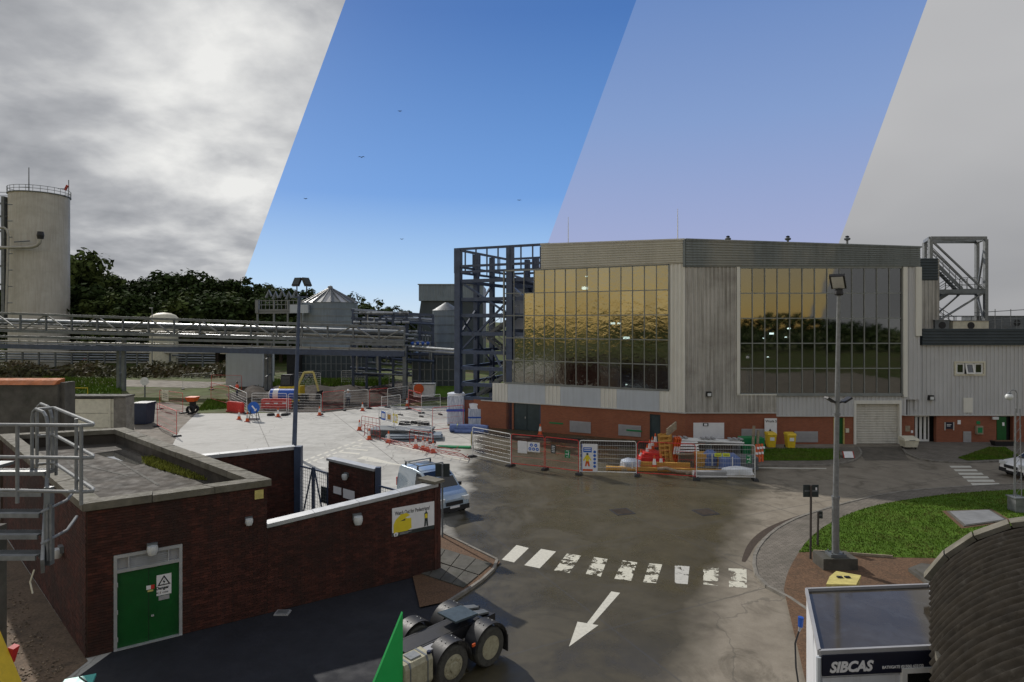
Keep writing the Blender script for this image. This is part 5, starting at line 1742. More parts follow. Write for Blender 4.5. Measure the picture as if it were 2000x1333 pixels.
blades('yard_weeds', [N1 + Vector((.3, .6, 0)), E1 + Vector((-.9, .3, 0)), C3 + Vector((.3, -.9, 0)), C4 + Vector((.9, -.3, 0))], .012, 1500, .16, MT['grass_blade'], 21)

# direction sign on post past the wall end
sp_ = G(864, 1052)
t_ = thing('road_sign', 'dark square road sign seen from behind beside the silver van', 'sign', (sp_.x, sp_.y, 0))
MB().tube([(sp_.x, sp_.y, 0), (sp_.x, sp_.y, 3.1)], .04, 8).build('post', MT['galv_dark'], t_)
MB().box(sp_.x - .3, sp_.x + .3, sp_.y + .045, sp_.y + .07, 2.55, 3.1).build('plate', MT['signdark'], t_)

# small covers on the asphalt
p = G(552, 1199)
t_ = thing('drain_cover', 'pale rectangular drain cover at the foot of the dark wall', 'drain cover', (p.x, p.y, 0))
MB().box(p.x - .22, p.x + .22, p.y - .16, p.y + .16, .0, .05).build('frame', MT['vent'], t_)
MB().box(p.x - .17, p.x + .17, p.y - .11, p.y + .11, .05, .06).build('lid', MT['galv'], t_)

# ================================================================ ACCESS STAIR AND PLATFORM, left foreground
ps = thing('access_stair', 'galvanised steel stair and railed landing at the left picture edge', 'stair', (-8, 10, 0))
Z7 = [7.42, 6.92, 6.40]
P0 = Vector((-14, 10.1, 0)); P1 = Vector((-6.45, 9.4, 0)); P2 = Vector((-8.45, 11.35, 0)); P4 = Vector((-8.75, 11.35, 0))
for k, z in enumerate(Z7):
    MB().tube([(P0.x, P0.y, z - .06), (P1.x - .15, P1.y + .02, z), (P1.x, P1.y + .06, z), (P1.x - .1, P1.y + .2, z), (P2.x, P2.y, z), (P4.x, P4.y, z - .02)], .028, 8).build('rail', MT['galv'], ps)
for f in (0.02, .16, .38, .55, .75):
    p = P1.lerp(P0, f)
    MB().tube([(p.x, p.y, 6.2), (p.x, p.y, 7.42 - .06 * f)], .026, 8).build('post', MT['galv'], ps)
for f in (.35, .95):
    p = P1.lerp(P2, f)
    MB().tube([(p.x, p.y, 6.2), (p.x, p.y, 7.42)], .026, 8).build('post', MT['galv'], ps)
for x0, y0 in ((-8.75, 11.2), (-9.2, 11.9)):
    MB().tube([(x0, y0, 6.2), (x0, y0, 7.25), (x0 + .03, y0 - .01, 7.37), (x0 + .12, y0 - .06, 7.43), (x0 + .4, y0 - .25, 7.4), (x0 + .5, y0 - .32, 7.33), (x0 + .55, y0 - .35, 7.2), (x0 + .56, y0 - .35, 6.25)], .028, 8).build('hoop_rail', MT['galv'], ps)
# treads with grating
def tread(z, y, x1, k):
    x0 = x1 - 1.25
    o = MB().box(x0, x1, y, y + .03, z - .07, z + .003).build('tread', MT['galv'], ps)
    MB().box(x0, x1, y + .03, y + .09, z - .02, z + .004).build('nosing', MT['galv'], o)
    g = MB()
    for i in range(26):
        g.box(x0 + .02 + i * .048, x0 + .026 + i * .048, y + .09, y + .29, z - .03, z)
    for j in range(6):
        g.box(x0, x1, y + .1 + j * .035, y + .105 + j * .035, z - .028, z - .004)
    tag(g.build('grating', MT['galv'], o), kind='stuff')
    MB().box(x1 - .01, x1 + .0, y + .09, y + .3, z - .07, z + .003).build('end_plate', MT['galv'], o)
for k, (v, uu, d) in enumerate(((922, 86, 10.95), (963, 80, 10.65), (1004, 75, 10.35), (1046, 72, 10.05), (1087, 68, 9.75))):
    pt = D(uu, v, d)
    tread(pt.z, d, pt.x, k)
for xx, w in ((D(94, 990, 10.3).x, .03),):
    a0, a1 = D(88, 930, 11.1), D(78, 1095, 9.7)
    MB().beam((a0.x + .04, a0.y, a0.z - .05), (a1.x + .04, a1.y, a1.z - .1), .05, .3).build('stringer', MT['galv'], ps)
pt = D(102, 1075, 9.9)
MB().beam((pt.x - .05, 9.9, 5.1), (pt.x - .05, 9.9, 6.35), .1, .1).build('column', MT['galv_dark'], ps)
pt2 = D(-8, 1100, 11.2)
MB().beam((pt2.x, 11.2, 0), (pt2.x, 11.2, 5.3), .22, .22).build('column', MT['conc_dark'], ps)
for z in (6.05, 5.55):
    MB().tube([(pt.x - .1, 10.6, z + .1), (pt.x + .02, 10.2, z), (pt.x + .03, 9.75, z - .02), (pt.x - .03, 9.7, z - .05)], .024, 8).build('guard_loop', MT['galv'], ps)
for dx in (0.0, .05):
    MB().tube([(pt.x + dx, 9.8, 5.2), (pt.x + dx, 9.8, 6.1)], .018, 6).build('guard_post', MT['galv'], ps)
MB().box(-14, -10.2, 11.2, 12.6, 6.1, 6.16).build('landing', MT['galv_dark'], ps)
MB().tube([(pt.x - .12, 9.68, 5.1), (pt.x - .2, 9.7, 4.9), (pt.x - .16, 9.7, 4.72)], .012, 5).build('rope_end', MT['cream'], ps)

# yellow machine hood at the bottom left corner
yl = thing('yellow_plant_hood', 'bright yellow plant hood with red lamp at the bottom left corner', 'plant hood', (-9.5, 10.5, 0))
A, B, Cq = D(-40, 1185, 10.5), D(0, 1232, 10.5), D(48, 1345, 10.5)
hd = MB()
pf = [(A.x, A.z), (B.x, B.z), (Cq.x, Cq.z), (Cq.x + .35, 1.4), (Cq.x + .35, 0.5), (A.x - 1.2, .5), (A.x - 1.2, A.z)]
n = len(pf)
hd.v += [(x, 10.5, z) for x, z in pf] + [(x - .1, 8.6, z) for x, z in pf]
hd.f += [tuple(range(n)), tuple(range(n, 2 * n))] + [(i, (i + 1) % n, n + (i + 1) % n, n + i) for i in range(n)]
hd.build('hood', MT['yellow'], yl)
lp = D(24, 1278, 10.6)
MB().cbox((lp.x, 10.58, lp.z), (.1, .14, .3), ry=.3).build('lamp', MT['red'], yl)
MB().box(A.x - 1.1, Cq.x + .3, 8.7, 10.4, 0, .5).build('base', MT['black'], yl)
# teal crate lid
tp = [G(u, v, .9) for u, v in [(196, 1333), (198, 1308), (214, 1330)]]
p = D(197, 1306, 13.5)
tl = thing('teal_bin', 'corner of a teal plastic bin at the bottom edge below the green door', 'bin', (p.x - .3, p.y - .35, 0))
MB().cbox((p.x - .28, p.y - .35, .6), (.5, .55, 1.2), .4).build('body', MT['teal'], tl)
MB().cbox((p.x - .28, p.y - .35, 1.23), (.58, .62, .06), .4).build('lid', MT['teal'], tl)
MB().tube([(p.x - .4, p.y - .1, 1.27), (p.x - .1, p.y - .3, 1.27)], .015, 5).build('handle', MT['black'], tl)

# ================================================================ PORTABLE CABIN AND ARCHED SHED, right foreground
zc_ = 2.75
K0, K1, K2, K3 = G(1600, 1272, zc_), G(1818, 1262, zc_), G(1818, 1142, zc_), G(1575, 1151, zc_)
cab = thing('portable_cabin', 'white portable cabin with black SIBCAS fascia and wet flat roof', 'cabin', ((K0.x + K2.x) / 2, (K0.y + K2.y) / 2, 0))
K1 = K0 + (K1 - K0) * 1.03; K2 = K3 + (K2 - K3) * 1.0
WKF = Wall(K0, K1); WKL = Wall(K3, K0)
MB().prism([p.xy for p in (K0, K1, K2, K3)], .35, zc_ - .1).build('body', MT['cabin_white'], cab)
wetroof = M('wet_roof_membrane', (0.055, 0.046, 0.034), 0.08, 0.2, 1.2, spec=0.3, dirt=((0.1, 0.1, 0.1), 1.5, 0.5, 0.7, 0.4))
cr = (K0 + K1 + K2 + K3) / 4
MB().prism([(cr + (p - cr) * .985).xy for p in (K0, K1, K2, K3)], zc_ - .1, zc_ - .045).build('roof', wetroof, cab)
for P_, Q_ in ((K0, K1), (K1, K2), (K2, K3), (K3, K0)):
    MB().beam((P_.x, P_.y, zc_ - .03), (Q_.x, Q_.y, zc_ - .03), .06, .1).build('roof_edge', MT['vent'], cab)
WKF.box(MB(), .03, WKF.L, zc_ - .45, zc_ - .06, .03, .06).build('fascia', MT['signnavy'], cab)
ft = [o for o in bpy.data.objects if o.name.startswith('fascia') and o.parent == cab][0]
text_mesh('SIBCAS', .27, MT['signwhite'], ft, wall_mtx(WKF, .17, zc_ - .38, .063), shear=.25, bold=.012, xs=1.0)
text_mesh('BATHGATE (01506) 633122', .075, MT['signwhite'], ft, wall_mtx(WKF, 1.22, zc_ - .36, .063), bold=.002, xs=.95)
for k in range(9):
    z = zc_ - .5 - k * .22
    WKF.box(MB(), .05, WKF.L, z - .21, z - .005, .0, .022).build('wall_board', MT['cabin_white'], cab)
wq0, wz1 = WKF.px(1757, 1302)
fr = MB()
WKF.box(fr, wq0, wq0 + .1, 1.2, wz1, .02, .08); WKF.box(fr, wq0 + .1, wq0 + 1.1, wz1 - .1, wz1, .02, .08); WKF.box(fr, wq0 + 1.0, wq0 + 1.1, 1.2, wz1 - .1, .02, .08); WKF.box(fr, wq0 + .1, wq0 + 1.0, 1.2, 1.3, .02, .08)
wn_ = fr.build('window', MT['white'], cab)
WKF.box(MB(), wq0 + .1, wq0 + 1.0, 1.3, wz1 - .1, .03, .05).build('pane', MT['glass_win'], wn_)
MB().tube([(K0.x - .02, K0.y - .02, .3), (K0.x - .02, K0.y - .02, zc_ - .1)], .045, 8).build('corner_pipe', MT['panel_blue'], cab)
for f in (.1, .9):
    for P_, Q_ in ((K0, K1), (K3, K2)):
        p = P_.lerp(Q_, f)
        MB().cbox((p.x, p.y + (.25 if P_ is K0 else -.25), .17), (.3, .3, .35)).build('jack', MT['conc_dark'], cab)
# blue plug and cable on the cabin side
pl = G(1565, 1212, 2.2)
cb = thing('power_cable', 'black cable with blue plug hanging down the cabin side', 'cable', (pl.x, pl.y, 0))
q = D(1566, 1215, 13.0)
MB().tube([(q.x - .02, q.y, q.z + .1), (q.x - .03, q.y, q.z - .1)], .06, 8, .05).build('plug', MT['blue'], cb)
MB().tube([(q.x - .03, q.y, q.z - .1), (q.x - .06, q.y, q.z - .2)], .04, 8, .02).build('plug_tail', MT['vent'], cb)
MB().tube([(q.x - .06, q.y, q.z - .2), (q.x - .14, q.y, q.z - .45), (q.x - .17, q.y - .1, q.z - .9), (q.x - .12, q.y - .2, q.z - 1.5), (q.x - .2, q.y - .5, .03), (q.x - .1, q.y - 1.6, .03)], .018, 6).build('cord', MT['black'], cb)

# arched shed: fat corrugations running round the vault
sh_ = thing('arched_shed', 'arched shed with dark lichen stained corrugated roof at the right edge', 'shed', (12, 11, 0))
A0 = Vector((11.98, 12.58, 0)); ax = Vector((-0.56, -.83, 0)); lat = Vector((.83, -.56, 0))
rad, czz = 3.1, 1.74
SW, SN = .0, 16
ro = MB()
LEN = 8.0
ny = int(LEN / .04)
n = 28
t0, t1 = R(155), R(10)
rr = random.Random(5)
for j in range(ny + 1):
    s = LEN * j / ny
    ph = 2 * math.pi * s / .3
    w = .055 * math.cos(ph)
    for i in range(n + 1):
        th = t0 + (t1 - t0) * i / n
        r_ = rad + w
        p = A0 + ax * s + lat * (math.cos(th) * r_)
        ro.v.append((p.x, p.y, czz + math.sin(th) * r_))
for j in range(ny):
    for i in range(n):
        k = j * (n + 1) + i
        ro.f.append((k, k + 1, k + n + 2, k + n + 1))
ro = ro.build('corrugated_roof', MT['corr'], sh_)
ro.data.shade_smooth()
# verge coping slabs along the far gable arch
m_ = 11
for i in range(m_):
    ta, tb = t0 + (t1 - t0) * i / m_, t0 + (t1 - t0) * (i + .96) / m_
    def VP(th, r_, s): 
        p = A0 + ax * s + lat * (math.cos(th) * r_)
        return (p.x, p.y, czz + math.sin(th) * r_)
    e = random.uniform(-.015, .02)
    MB().hexa([VP(ta, rad + .03, -.28), VP(tb, rad + .03, -.28), VP(tb, rad + .03, .1), VP(ta, rad + .03, .1), VP(ta, rad + .13 + e, -.28), VP(tb, rad + .13 + e, -.28), VP(tb, rad + .13 + e, .1), VP(ta, rad + .13 + e, .1)]).build('verge_slab', MT['coping'], sh_)
gb = MB()
ga = [A0 + lat * (math.cos(t0 + (t1 - t0) * i / n) * (rad - .06)) for i in range(n + 1)]
k = len(ga)
for s in (.06, .3):
    for i in range(n + 1):
        th = t0 + (t1 - t0) * i / n
        p = A0 + ax * s + lat * (math.cos(th) * (rad - .07))
        gb.v.append((p.x, p.y, czz + math.sin(th) * (rad - .07)))
    for i in (n, 0):
        th = t0 + (t1 - t0) * i / n
        p = A0 + ax * s + lat * (math.cos(th) * (rad - .07))
        gb.v.append((p.x, p.y, 0))
nn = n + 3
gb.f += [tuple(range(nn)), tuple(range(nn, 2 * nn))] + [(i, (i + 1) % nn, nn + (i + 1) % nn, nn + i) for i in range(nn)]
gb.build('gable_wall', MT['conc_dark'], sh_)
th = t0
pA_ = A0 + lat * (math.cos(th) * (rad - .12)); pB_ = pA_ + ax * LEN
MB().beam((pA_.x, pA_.y, 1.4), (pB_.x, pB_.y, 1.4), .2, 2.8).build('side_wall', MT['conc_dark'], sh_)
# stone block on the near eave
pq = [D(1826, 1272, 10.6), D(1856, 1276, 10.6), D(1896, 1345, 10.0), D(1850, 1350, 10.0)]
bl_ = MB().hexa([(p.x, p.y, p.z - .12) for p in pq] + [(p.x, p.y, p.z) for p in pq]).build('eave_slab', MT['coping'], sh_)

# yellow pallet cover and concrete blocks in the bark bed behind the cabin
def slab_thing(name, label, cat, pxs, z0, z1, mat, part):
    ps_ = [G(u, v, z1) for u, v in pxs]
    cen_ = sum(ps_, Vector()) / len(ps_)
    t = thing(name, label, cat, (cen_.x, cen_.y, z0))
    MB().prism([p.xy for p in ps_], z0, z1).build(part, MT[mat], t)
    return t, ps_, cen_


t_, ps_, cn = slab_thing('grit_bin', 'faded yellow grit bin lying behind the cabin roof edge', 'grit bin', [(1616, 1146), (1622, 1132), (1634, 1122), (1679, 1130), (1670, 1147)], .1, .75, 'yellow_dull', 'tub')
MB().prism([(cn + (p - cn) * 1.08).xy for p in ps_], .75, .84).build('lid', MT['yellow_dull'], t_)
for u in (1640, 1655):
    p = G(u, 1128, .85)
    MB().cbox((p.x, p.y, .86), (.16, .1, .04)).build('latch', MT['black'], t_)
t_, ps_, cn = slab_thing('concrete_plinth', 'low dark concrete slab on the bark bed beside the arched shed', 'slab', [(1774, 1110), (1800, 1100), (1850, 1106), (1850, 1150), (1818, 1142)], .1, .22, 'conc_dark', 'slab')
MB().prism([(cn + (p - cn) * .7).xy for p in ps_], .22, .27).build('upper_slab', MT['conc_dark'], t_)

# ---------------------------------------------------------------- lamp posts
def floodhead(par, c_, yaw, tilt, sx=.55, sy=.42, mat='black'):
    m = Matrix.Translation(c_) @ Matrix.Rotation(yaw, 4, 'Z') @ Matrix.Rotation(tilt, 4, 'X')
    def bx_(x0, x1, y0, y1, z0, z1):
        ps = [(x0, y0, z0), (x1, y0, z0), (x1, y1, z0), (x0, y1, z0), (x0, y0, z1), (x1, y0, z1), (x1, y1, z1), (x0, y1, z1)]
        return MB().hexa([m @ Vector(p) for p in ps])
    o = bx_(-sx / 2, sx / 2, -sy / 2, sy / 2, 0, .1).build('floodlight', MT[mat], par)
    bx_(-sx / 2 + .06, sx / 2 - .06, -sy / 2 + .05, sy / 2 - .05, -.012, 0.0).build('lens', MT['lens'], o)
    bx_(-.12, .12, -sy / 2 - .16, -sy / 2, .0, .12).build('driver_box', MT[mat], o)
    return o


LP = G(1632, 1112)
lp = thing('lamp_post', 'tall grey lamp post with floodlight on the grass island', 'lamp post', (LP.x, LP.y, .1))
topz = CH - (572 - HOR) * LP.y / F
MB().tube([(LP.x, LP.y, .3), (LP.x, LP.y, 2.6)], .125, 14).build('base_section', MT['galv'], lp, smooth=True)
MB().tube([(LP.x, LP.y, 2.6), (LP.x + .12, LP.y, topz)], .1, 14, .065).build('shaft', MT['galv'], lp, smooth=True)
MB().lathe([(.14, 2.56), (.14, 2.66)], (LP.x, LP.y, 0), 14).build('collar', MT['galv'], lp)
MB().lathe([(.115, 5.6), (.115, 5.7)], (LP.x + .05, LP.y, 0), 14).build('collar', MT['galv'], lp)
MB().lathe([(.12, 0), (.16, .05), (.14, .2), (.05, .26)], (LP.x + .12, LP.y, topz - .1), 12).build('bracket', MT['black'], lp)
floodhead(lp, (LP.x - .05, LP.y - .25, topz + .35), R(145), R(35), .5, .75)
za = CH - (783 - HOR) * LP.y / F
for sg in (-1, 1):
    MB().tube([(LP.x + .06, LP.y, za - .1), (LP.x + .06 + sg * .25, LP.y, za - .02)], .03, 6).build('arm', MT['black'], lp)
    MB().cbox((LP.x + .07 + sg * .3, LP.y - .05, za + .04), (.32, .3, .07), 0, 0, -sg * R(32)).build('small_floodlight', MT['black'], lp)
MB().box(LP.x - .62, LP.x + .62, LP.y - .35, LP.y + .45, .09, .5).build('concrete_base', MT['conc_dark'], lp)
MB().box(LP.x - .28, LP.x + .28, LP.y - .22, LP.y + .22, .5, .6).build('base_plate', MT['galv_dark'], lp)
for sx in (-.2, .2):
    for sy in (-.15, .15):
        MB().lathe([(.03, 0), (.03, .07)], (LP.x + sx, LP.y + sy, .6), 6).build('bolt', MT['galv'], lp)

q = D(577, 700, 41)
lp2 = thing('lamp_post', 'slim dark lamp post with two floodlights behind the yard gate', 'lamp post', (q.x, q.y, 0))
t2 = CH - (582 - HOR) * 41 / F
MB().tube([(q.x - .1, q.y, 0), (q.x + .25, q.y, t2)], .16, 12, .1).build('shaft', MT['navy_steel'], lp2, smooth=True)
MB().beam((q.x - .05, q.y, t2 + .05), (q.x + .85, q.y, t2 + .05), .1, .1).build('crossarm', MT['navy_steel'], lp2)
for dx, yw in ((.1, -20), (.75, 60)):
    MB().tube([(q.x + dx, q.y, t2 + .05), (q.x + dx, q.y, t2 + .75)], .04, 6).build('bracket', MT['black'], lp2)
    o = MB().cbox((q.x + dx, q.y, t2 + 1.05), (.55, .14, .62), R(yw), R(-30)).build('floodlight', MT['black'], lp2)
    MB().cbox((q.x + dx + .02, q.y - .06, t2 + 1.08), (.46, .1, .52), R(yw), R(-30)).build('lens', MT['signdark'], o)
MB().box(q.x - .3, q.x + .1, q.y - .2, q.y + .2, 0, .1).build('base_plate', MT['galv_dark'], lp2)

# swan-neck globe lamp on lattice mast
q = G(1986, 1003)
sw = thing('globe_lamp', 'swan neck globe lamp on a thin lattice mast at the right edge', 'lamp', (q.x, q.y, .1))
zt2 = CH - (762 - HOR) * q.y / F
zg = CH - (790 - HOR) * q.y / F
for dx, dy in ((-.16, -.1), (.16, -.1), (0, .18)):
    MB().tube([(q.x + dx, q.y + dy, .1), (q.x + dx * .6, q.y + dy * .6, zg - .2)], .022, 6).build('mast_leg', MT['galv'], sw)
for k in range(9):
    z = .4 + k * .48
    MB().tube([(q.x - .15, q.y - .1, z), (q.x + .14, q.y - .1, z + .4)], .01, 4).build('lacing', MT['galv'], sw)
MB().tube([(q.x, q.y, zg - .4), (q.x, q.y, zt2 - .15), (q.x - .06, q.y, zt2 - .03), (q.x - .18, q.y, zt2), (q.x - .32, q.y, zt2 - .06), (q.x - .36, q.y, zt2 - .16)], .025, 8).build('swan_neck', MT['galv'], sw)
gl_ = Vector((q.x - .36, q.y, zt2 - .32))
MB().lathe([(.02, -.17), (.1, -.14), (.16, -.06), (.17, .02), (.13, .1), (.06, .15)], gl_, 14).build('globe', MT['lens'], sw, smooth=True)
MB().lathe([(.08, .13), (.1, .16), (.05, .2)], gl_, 12).build('gallery', MT['galv_dark'], sw)
MB().box(q.x - .25, q.x + .25, q.y - .25, q.y + .25, .09, .75).build('control_box', MT['galv'], sw)
MB().box(q.x - .3, q.x + .3, q.y - .3, q.y + .3, .75, .8).build('box_lid', MT['galv_dark'], sw)

# two sign posts on the island
for u, vb, u0, u1, v0, v1, lb in ((1583, 1092, 1570, 1600, 948, 972, 'taller dark road sign seen from behind on the island paving'), (1597, 1066, 1598, 1608, 1000, 1014, 'short dark post with small sign on the island paving')):
    p = G(u, vb, .09)
    t = thing('road_sign', lb, 'sign', (p.x, p.y, .09))
    zt2 = CH - (v0 - HOR) * p.y / F
    zb2 = CH - (v1 - HOR) * p.y / F
    MB().tube([(p.x, p.y, .09), (p.x + .02, p.y, zt2)], .042, 8).build('post', M('brown_post', (0.06, 0.05, 0.045), .7), t)
    xa, xb = (u0 - 1000) / F * p.y, (u1 - 1000) / F * p.y
    MB().box(xa, xb, p.y + .045, p.y + .07, zb2, zt2).build('plate', MT['signdark'], t)
    MB().box(xa + .05, xb - .05, p.y + .03, p.y + .044, (zb2 + zt2) / 2 - .03, (zb2 + zt2) / 2 + .03).build('clip', MT['galv_dark'], t)
    if u == 1583:
        MB().box(xb - .12, xb - .06, p.y + .035, p.y + .045, zt2 - .2, zt2 - .1).build('sticker', MT['signwhite'], t)

# ---------------------------------------------------------------- bins by the hall
def wheelie(u, v, name, label, mat, w=.55, h=1.0, yaw=0):
    p = G(u, v)
    p.z = .09
    t = thing(name, label, 'bin', tuple(p), 'wheeled bins by the hall wall')
    x, y, z = p
    m = MB()
    m.hexa([(x - w * .4, y - .24, z + .06), (x + w * .4, y - .24, z + .06), (x + w * .4, y + .24, z + .06), (x - w * .4, y + .24, z + .06), (x - w * .5, y - .32, z + h * .88), (x + w * .5, y - .32, z + h * .88), (x + w * .5, y + .3, z + h * .88), (x - w * .5, y + .3, z + h * .88)])
    m.build('tub', mat, t)
    MB().hexa([(x - w * .54, y - .36, z + h * .88), (x + w * .54, y - .36, z + h * .88), (x + w * .54, y + .34, z + h * .88), (x - w * .54, y + .34, z + h * .88), (x - w * .46, y - .3, z + h), (x + w * .46, y - .3, z + h), (x + w * .5, y + .3, z + h * 1.02), (x - w * .5, y + .3, z + h * 1.02)]).build('lid', mat, t)
    for sx in (-1, 1):
        MB().lathe([(.1, -.025), (.1, .025)], (x + sx * w * .4, y + .25, z + .1), 10, 'x').build('wheel', MT['black'], t)
    MB().box(x - w * .25, x + w * .25, y - .31, y - .288, z + h * .5, z + h * .72).build('label_plate', MT['signwhite'] if h > .9 else MT['signdark'], t)
    return t


wheelie(1505, 877, 'wheeled_bin', 'yellow wheeled bin nearest the stacked materials on the hall verge', MT['yellow'], .6, 1.08)
wheelie(1543, 878, 'wheeled_bin', 'yellow wheeled bin with pale label in front of the grey louvre', MT['yellow'], .6, 1.08)
wheelie(1523, 865, 'wheeled_bin', 'low blue bin between the two yellow bins', MT['blue'], .8, .58)
p = G(1775, 879); x, y = p.x, p.y
t_ = thing('waste_container', 'cream four wheeled waste container beside the roller shutter', 'waste bin', (x, y, .09))
MB().hexa([(x - .42, y - .3, .24), (x + .42, y - .3, .24), (x + .42, y + .3, .24), (x - .42, y + .3, .24), (x - .5, y - .36, .7), (x + .5, y - .36, .7), (x + .5, y + .36, .7), (x - .5, y + .36, .7)]).build('tub', MT['cream'], t_)
MB().hexa([(x - .54, y - .4, .7), (x + .54, y - .4, .7), (x + .54, y + .38, .7), (x - .54, y + .38, .7), (x - .5, y - .3, .84), (x + .5, y - .3, .84), (x + .5, y + .3, .95), (x - .5, y + .3, .95)]).build('lid', MT['cream'], t_)
for sx in (-.34, .34):
    for sy in (-.2, .2):
        MB().lathe([(.075, -.02), (.075, .02)], (x + sx, y + sy, .165), 10, 'x').build('castor', MT['black'], t_)
MB().box(x - .2, x + .2, y - .415, y - .39, .72, .76).build('handle', MT['galv_dark'], t_)
p = G(1657, 898); x, y = p.x, p.y
t_ = thing('small_road_sign', 'small red and white road sign lying on sandbags by the green door', 'sign', (x, y, .09))
MB().cbox((x, y, .32), (.6, .04, .42), 0, R(-25)).build('plate', MT['signwhite'], t_)
for sx in (-.33, .33):
    MB().cbox((x + sx, y, .32), (.06, .06, .46), 0, R(-25)).build('side_board', MT['red_dark'], t_)
MB().cbox((x, y + .2, .15), (.7, .3, .14)).build('sandbag', MT['conc_dark'], t_)
p = G(1962, 873); x, y = p.x, p.y
t_ = thing('planter_trough', 'dark low planter trough outside the open green door', 'planter', (x, y, .09))
MB().hexa([(x - .8, y - .2, .09), (x + .6, y - .2, .09), (x + .6, y + .2, .09), (x - .8, y + .2, .09), (x - .9, y - .25, .42), (x + .7, y - .25, .42), (x + .7, y + .25, .42), (x - .9, y + .25, .42)]).build('trough', MT['black'], t_)
MB().box(x - .8, x + .6, y - .2, y + .2, .42, .45).build('soil', MT['mulch'], t_)

# ================================================================ SITE FENCING
def panel_mesh(L, H, frame_mat, wire_mat, nm='fence_panel', label='', rails=6, mesh_v=.14, wr=.005):
    """tubular site fence panel built along +x from its left foot"""
    t = thing(nm, label, 'fence panel', (0, 0, 0))
    r = .024
    c_ = .12
    m = MB().tube([(0, 0, .05), (0, 0, H - c_), (c_ * .3, 0, H - c_ * .3), (c_, 0, H), (L - c_, 0, H), (L - c_ * .3, 0, H - c_ * .3), (L, 0, H - c_), (L, 0, .05)], r, 6)
    m.tube([(0, 0, .18), (L, 0, .18)], r, 6)
    m.build('frame', MT[frame_mat], t)
    w = MB()
    n = int(L / mesh_v)
    for i in range(1, n):
        x = L * i / n
        w.tube([(x, 0, .18), (x, 0, H)], wr * .8, 3, cap=False)
    for i in range(1, rails + 1):
        z = .18 + (H - .18) * i / (rails + 1)
        w.tube([(0, 0, z), (L, 0, z)], wr * 1.6, 3, cap=False)
    tag(w.build('wire_mesh', MT[wire_mat], t), kind='stuff')
    for x in (0.0, L):
        MB().hexa([(x - .14, -.32, 0), (x + .14, -.32, 0), (x + .14, .32, 0), (x - .14, .32, 0), (x - .11, -.28, .12), (x + .11, -.28, .12), (x + .11, .28, .12), (x - .11, .28, .12)]).build('foot_block', MT['black'], t)
    return remember(t)


HW = panel_mesh(3.45, 2.0, 'white', 'wire', label='x')
HR = panel_mesh(3.45, 2.0, 'red', 'redmesh', label='x', rails=3)


def place_panel(proto, p0, p1, label, group, zs=1.0, lean=0.0):
    d = p1 - p0
    L = d.length
    return dup(proto, (p0.x, p0.y, .012), label=label, group=group, scale=(L / 3.45, 1, zs), rot=(lean, 0, math.atan2(d.y, d.x)))


row = 'fence panels along the front of the hall'
fp = [G(u, v) for u, v in [(922, 893), (998, 911), (1064, 918), (1131, 927), (1244, 930), (1359, 937), (1476, 939)]]
lab = ['leftmost white framed mesh fence panel of the row before the hall', 'red mesh fence panel carrying white safety notices', 'red mesh gate panel with small dark sign and green exit sign',
       'white framed fence panel with the long protective clothing sign', 'red mesh fence panel in front of the stacked red cones', 'rightmost white framed fence panel with green exit sign']
pan = []
for i in range(6):
    pr_ = HW if i in (0, 3, 5) else HR
    g = .04
    d = (fp[i + 1] - fp[i]).normalized() * g
    pan.append(place_panel(pr_, fp[i] + d, fp[i + 1] - d, lab[i], row, 1.0))


def fence_sign(i, u0, u1, v0, v1, mat, name, label, o=.05):
    W = Wall(fp[i], fp[i + 1])
    q0, z1 = W.px(u0, v0); q1, z0 = W.px(u1, v1)
    t = thing(name, label, 'sign', W.p((q0 + q1) / 2, z0, o))
    W.box(MB(), q0, q1, z0, z1, o, o + .015).build('board', MT[mat], t)
    return t, W, q0, q1, z0, z1, o + .016


def disc(W, q, z, r, o, mat, par, name='symbol', n=14):
    return W.poly(MB(), [(q + math.cos(2 * math.pi * k / n) * r, z + math.sin(2 * math.pi * k / n) * r) for k in range(n)], o, o + .004).build(name, MT[mat], par)


t_, W, q0, q1, z0, z1, o = fence_sign(1, 1012, 1030, 861, 886, 'signwhite', 'blank_notice', 'blank white notice board hung on the red fence panel')
t_, W, q0, q1, z0, z1, o = fence_sign(1, 1031, 1055, 863, 884, 'signwhite', 'symbol_sign', 'white notice with five blue round symbols on the red fence panel')
for k in range(5):
    qq = q0 + (q1 - q0) * ((.32, .68)[k] if k < 2 else (.2, .5, .8)[k - 2])
    zz_ = z0 + (z1 - z0) * (.7 if k < 2 else .3)
    disc(W, qq, zz_, .1, o, 'signblue', t_)
    W.box(MB(), qq - .03, qq + .03, zz_ - .04, zz_ + .03, o + .004, o + .007).build('pictogram', MT['signwhite'], t_)
t_, W, q0, q1, z0, z1, o = fence_sign(2, 1077, 1086, 868, 886, 'signdark', 'instruction_sign', 'small dark instruction sign on the red gate panel')
for k in range(4):
    W.box(MB(), q0 + .05, q1 - .05, z1 - .12 - k * .11, z1 - .08 - k * .11, o, o + .003).build('lettering', MT['signwhite'], t_)


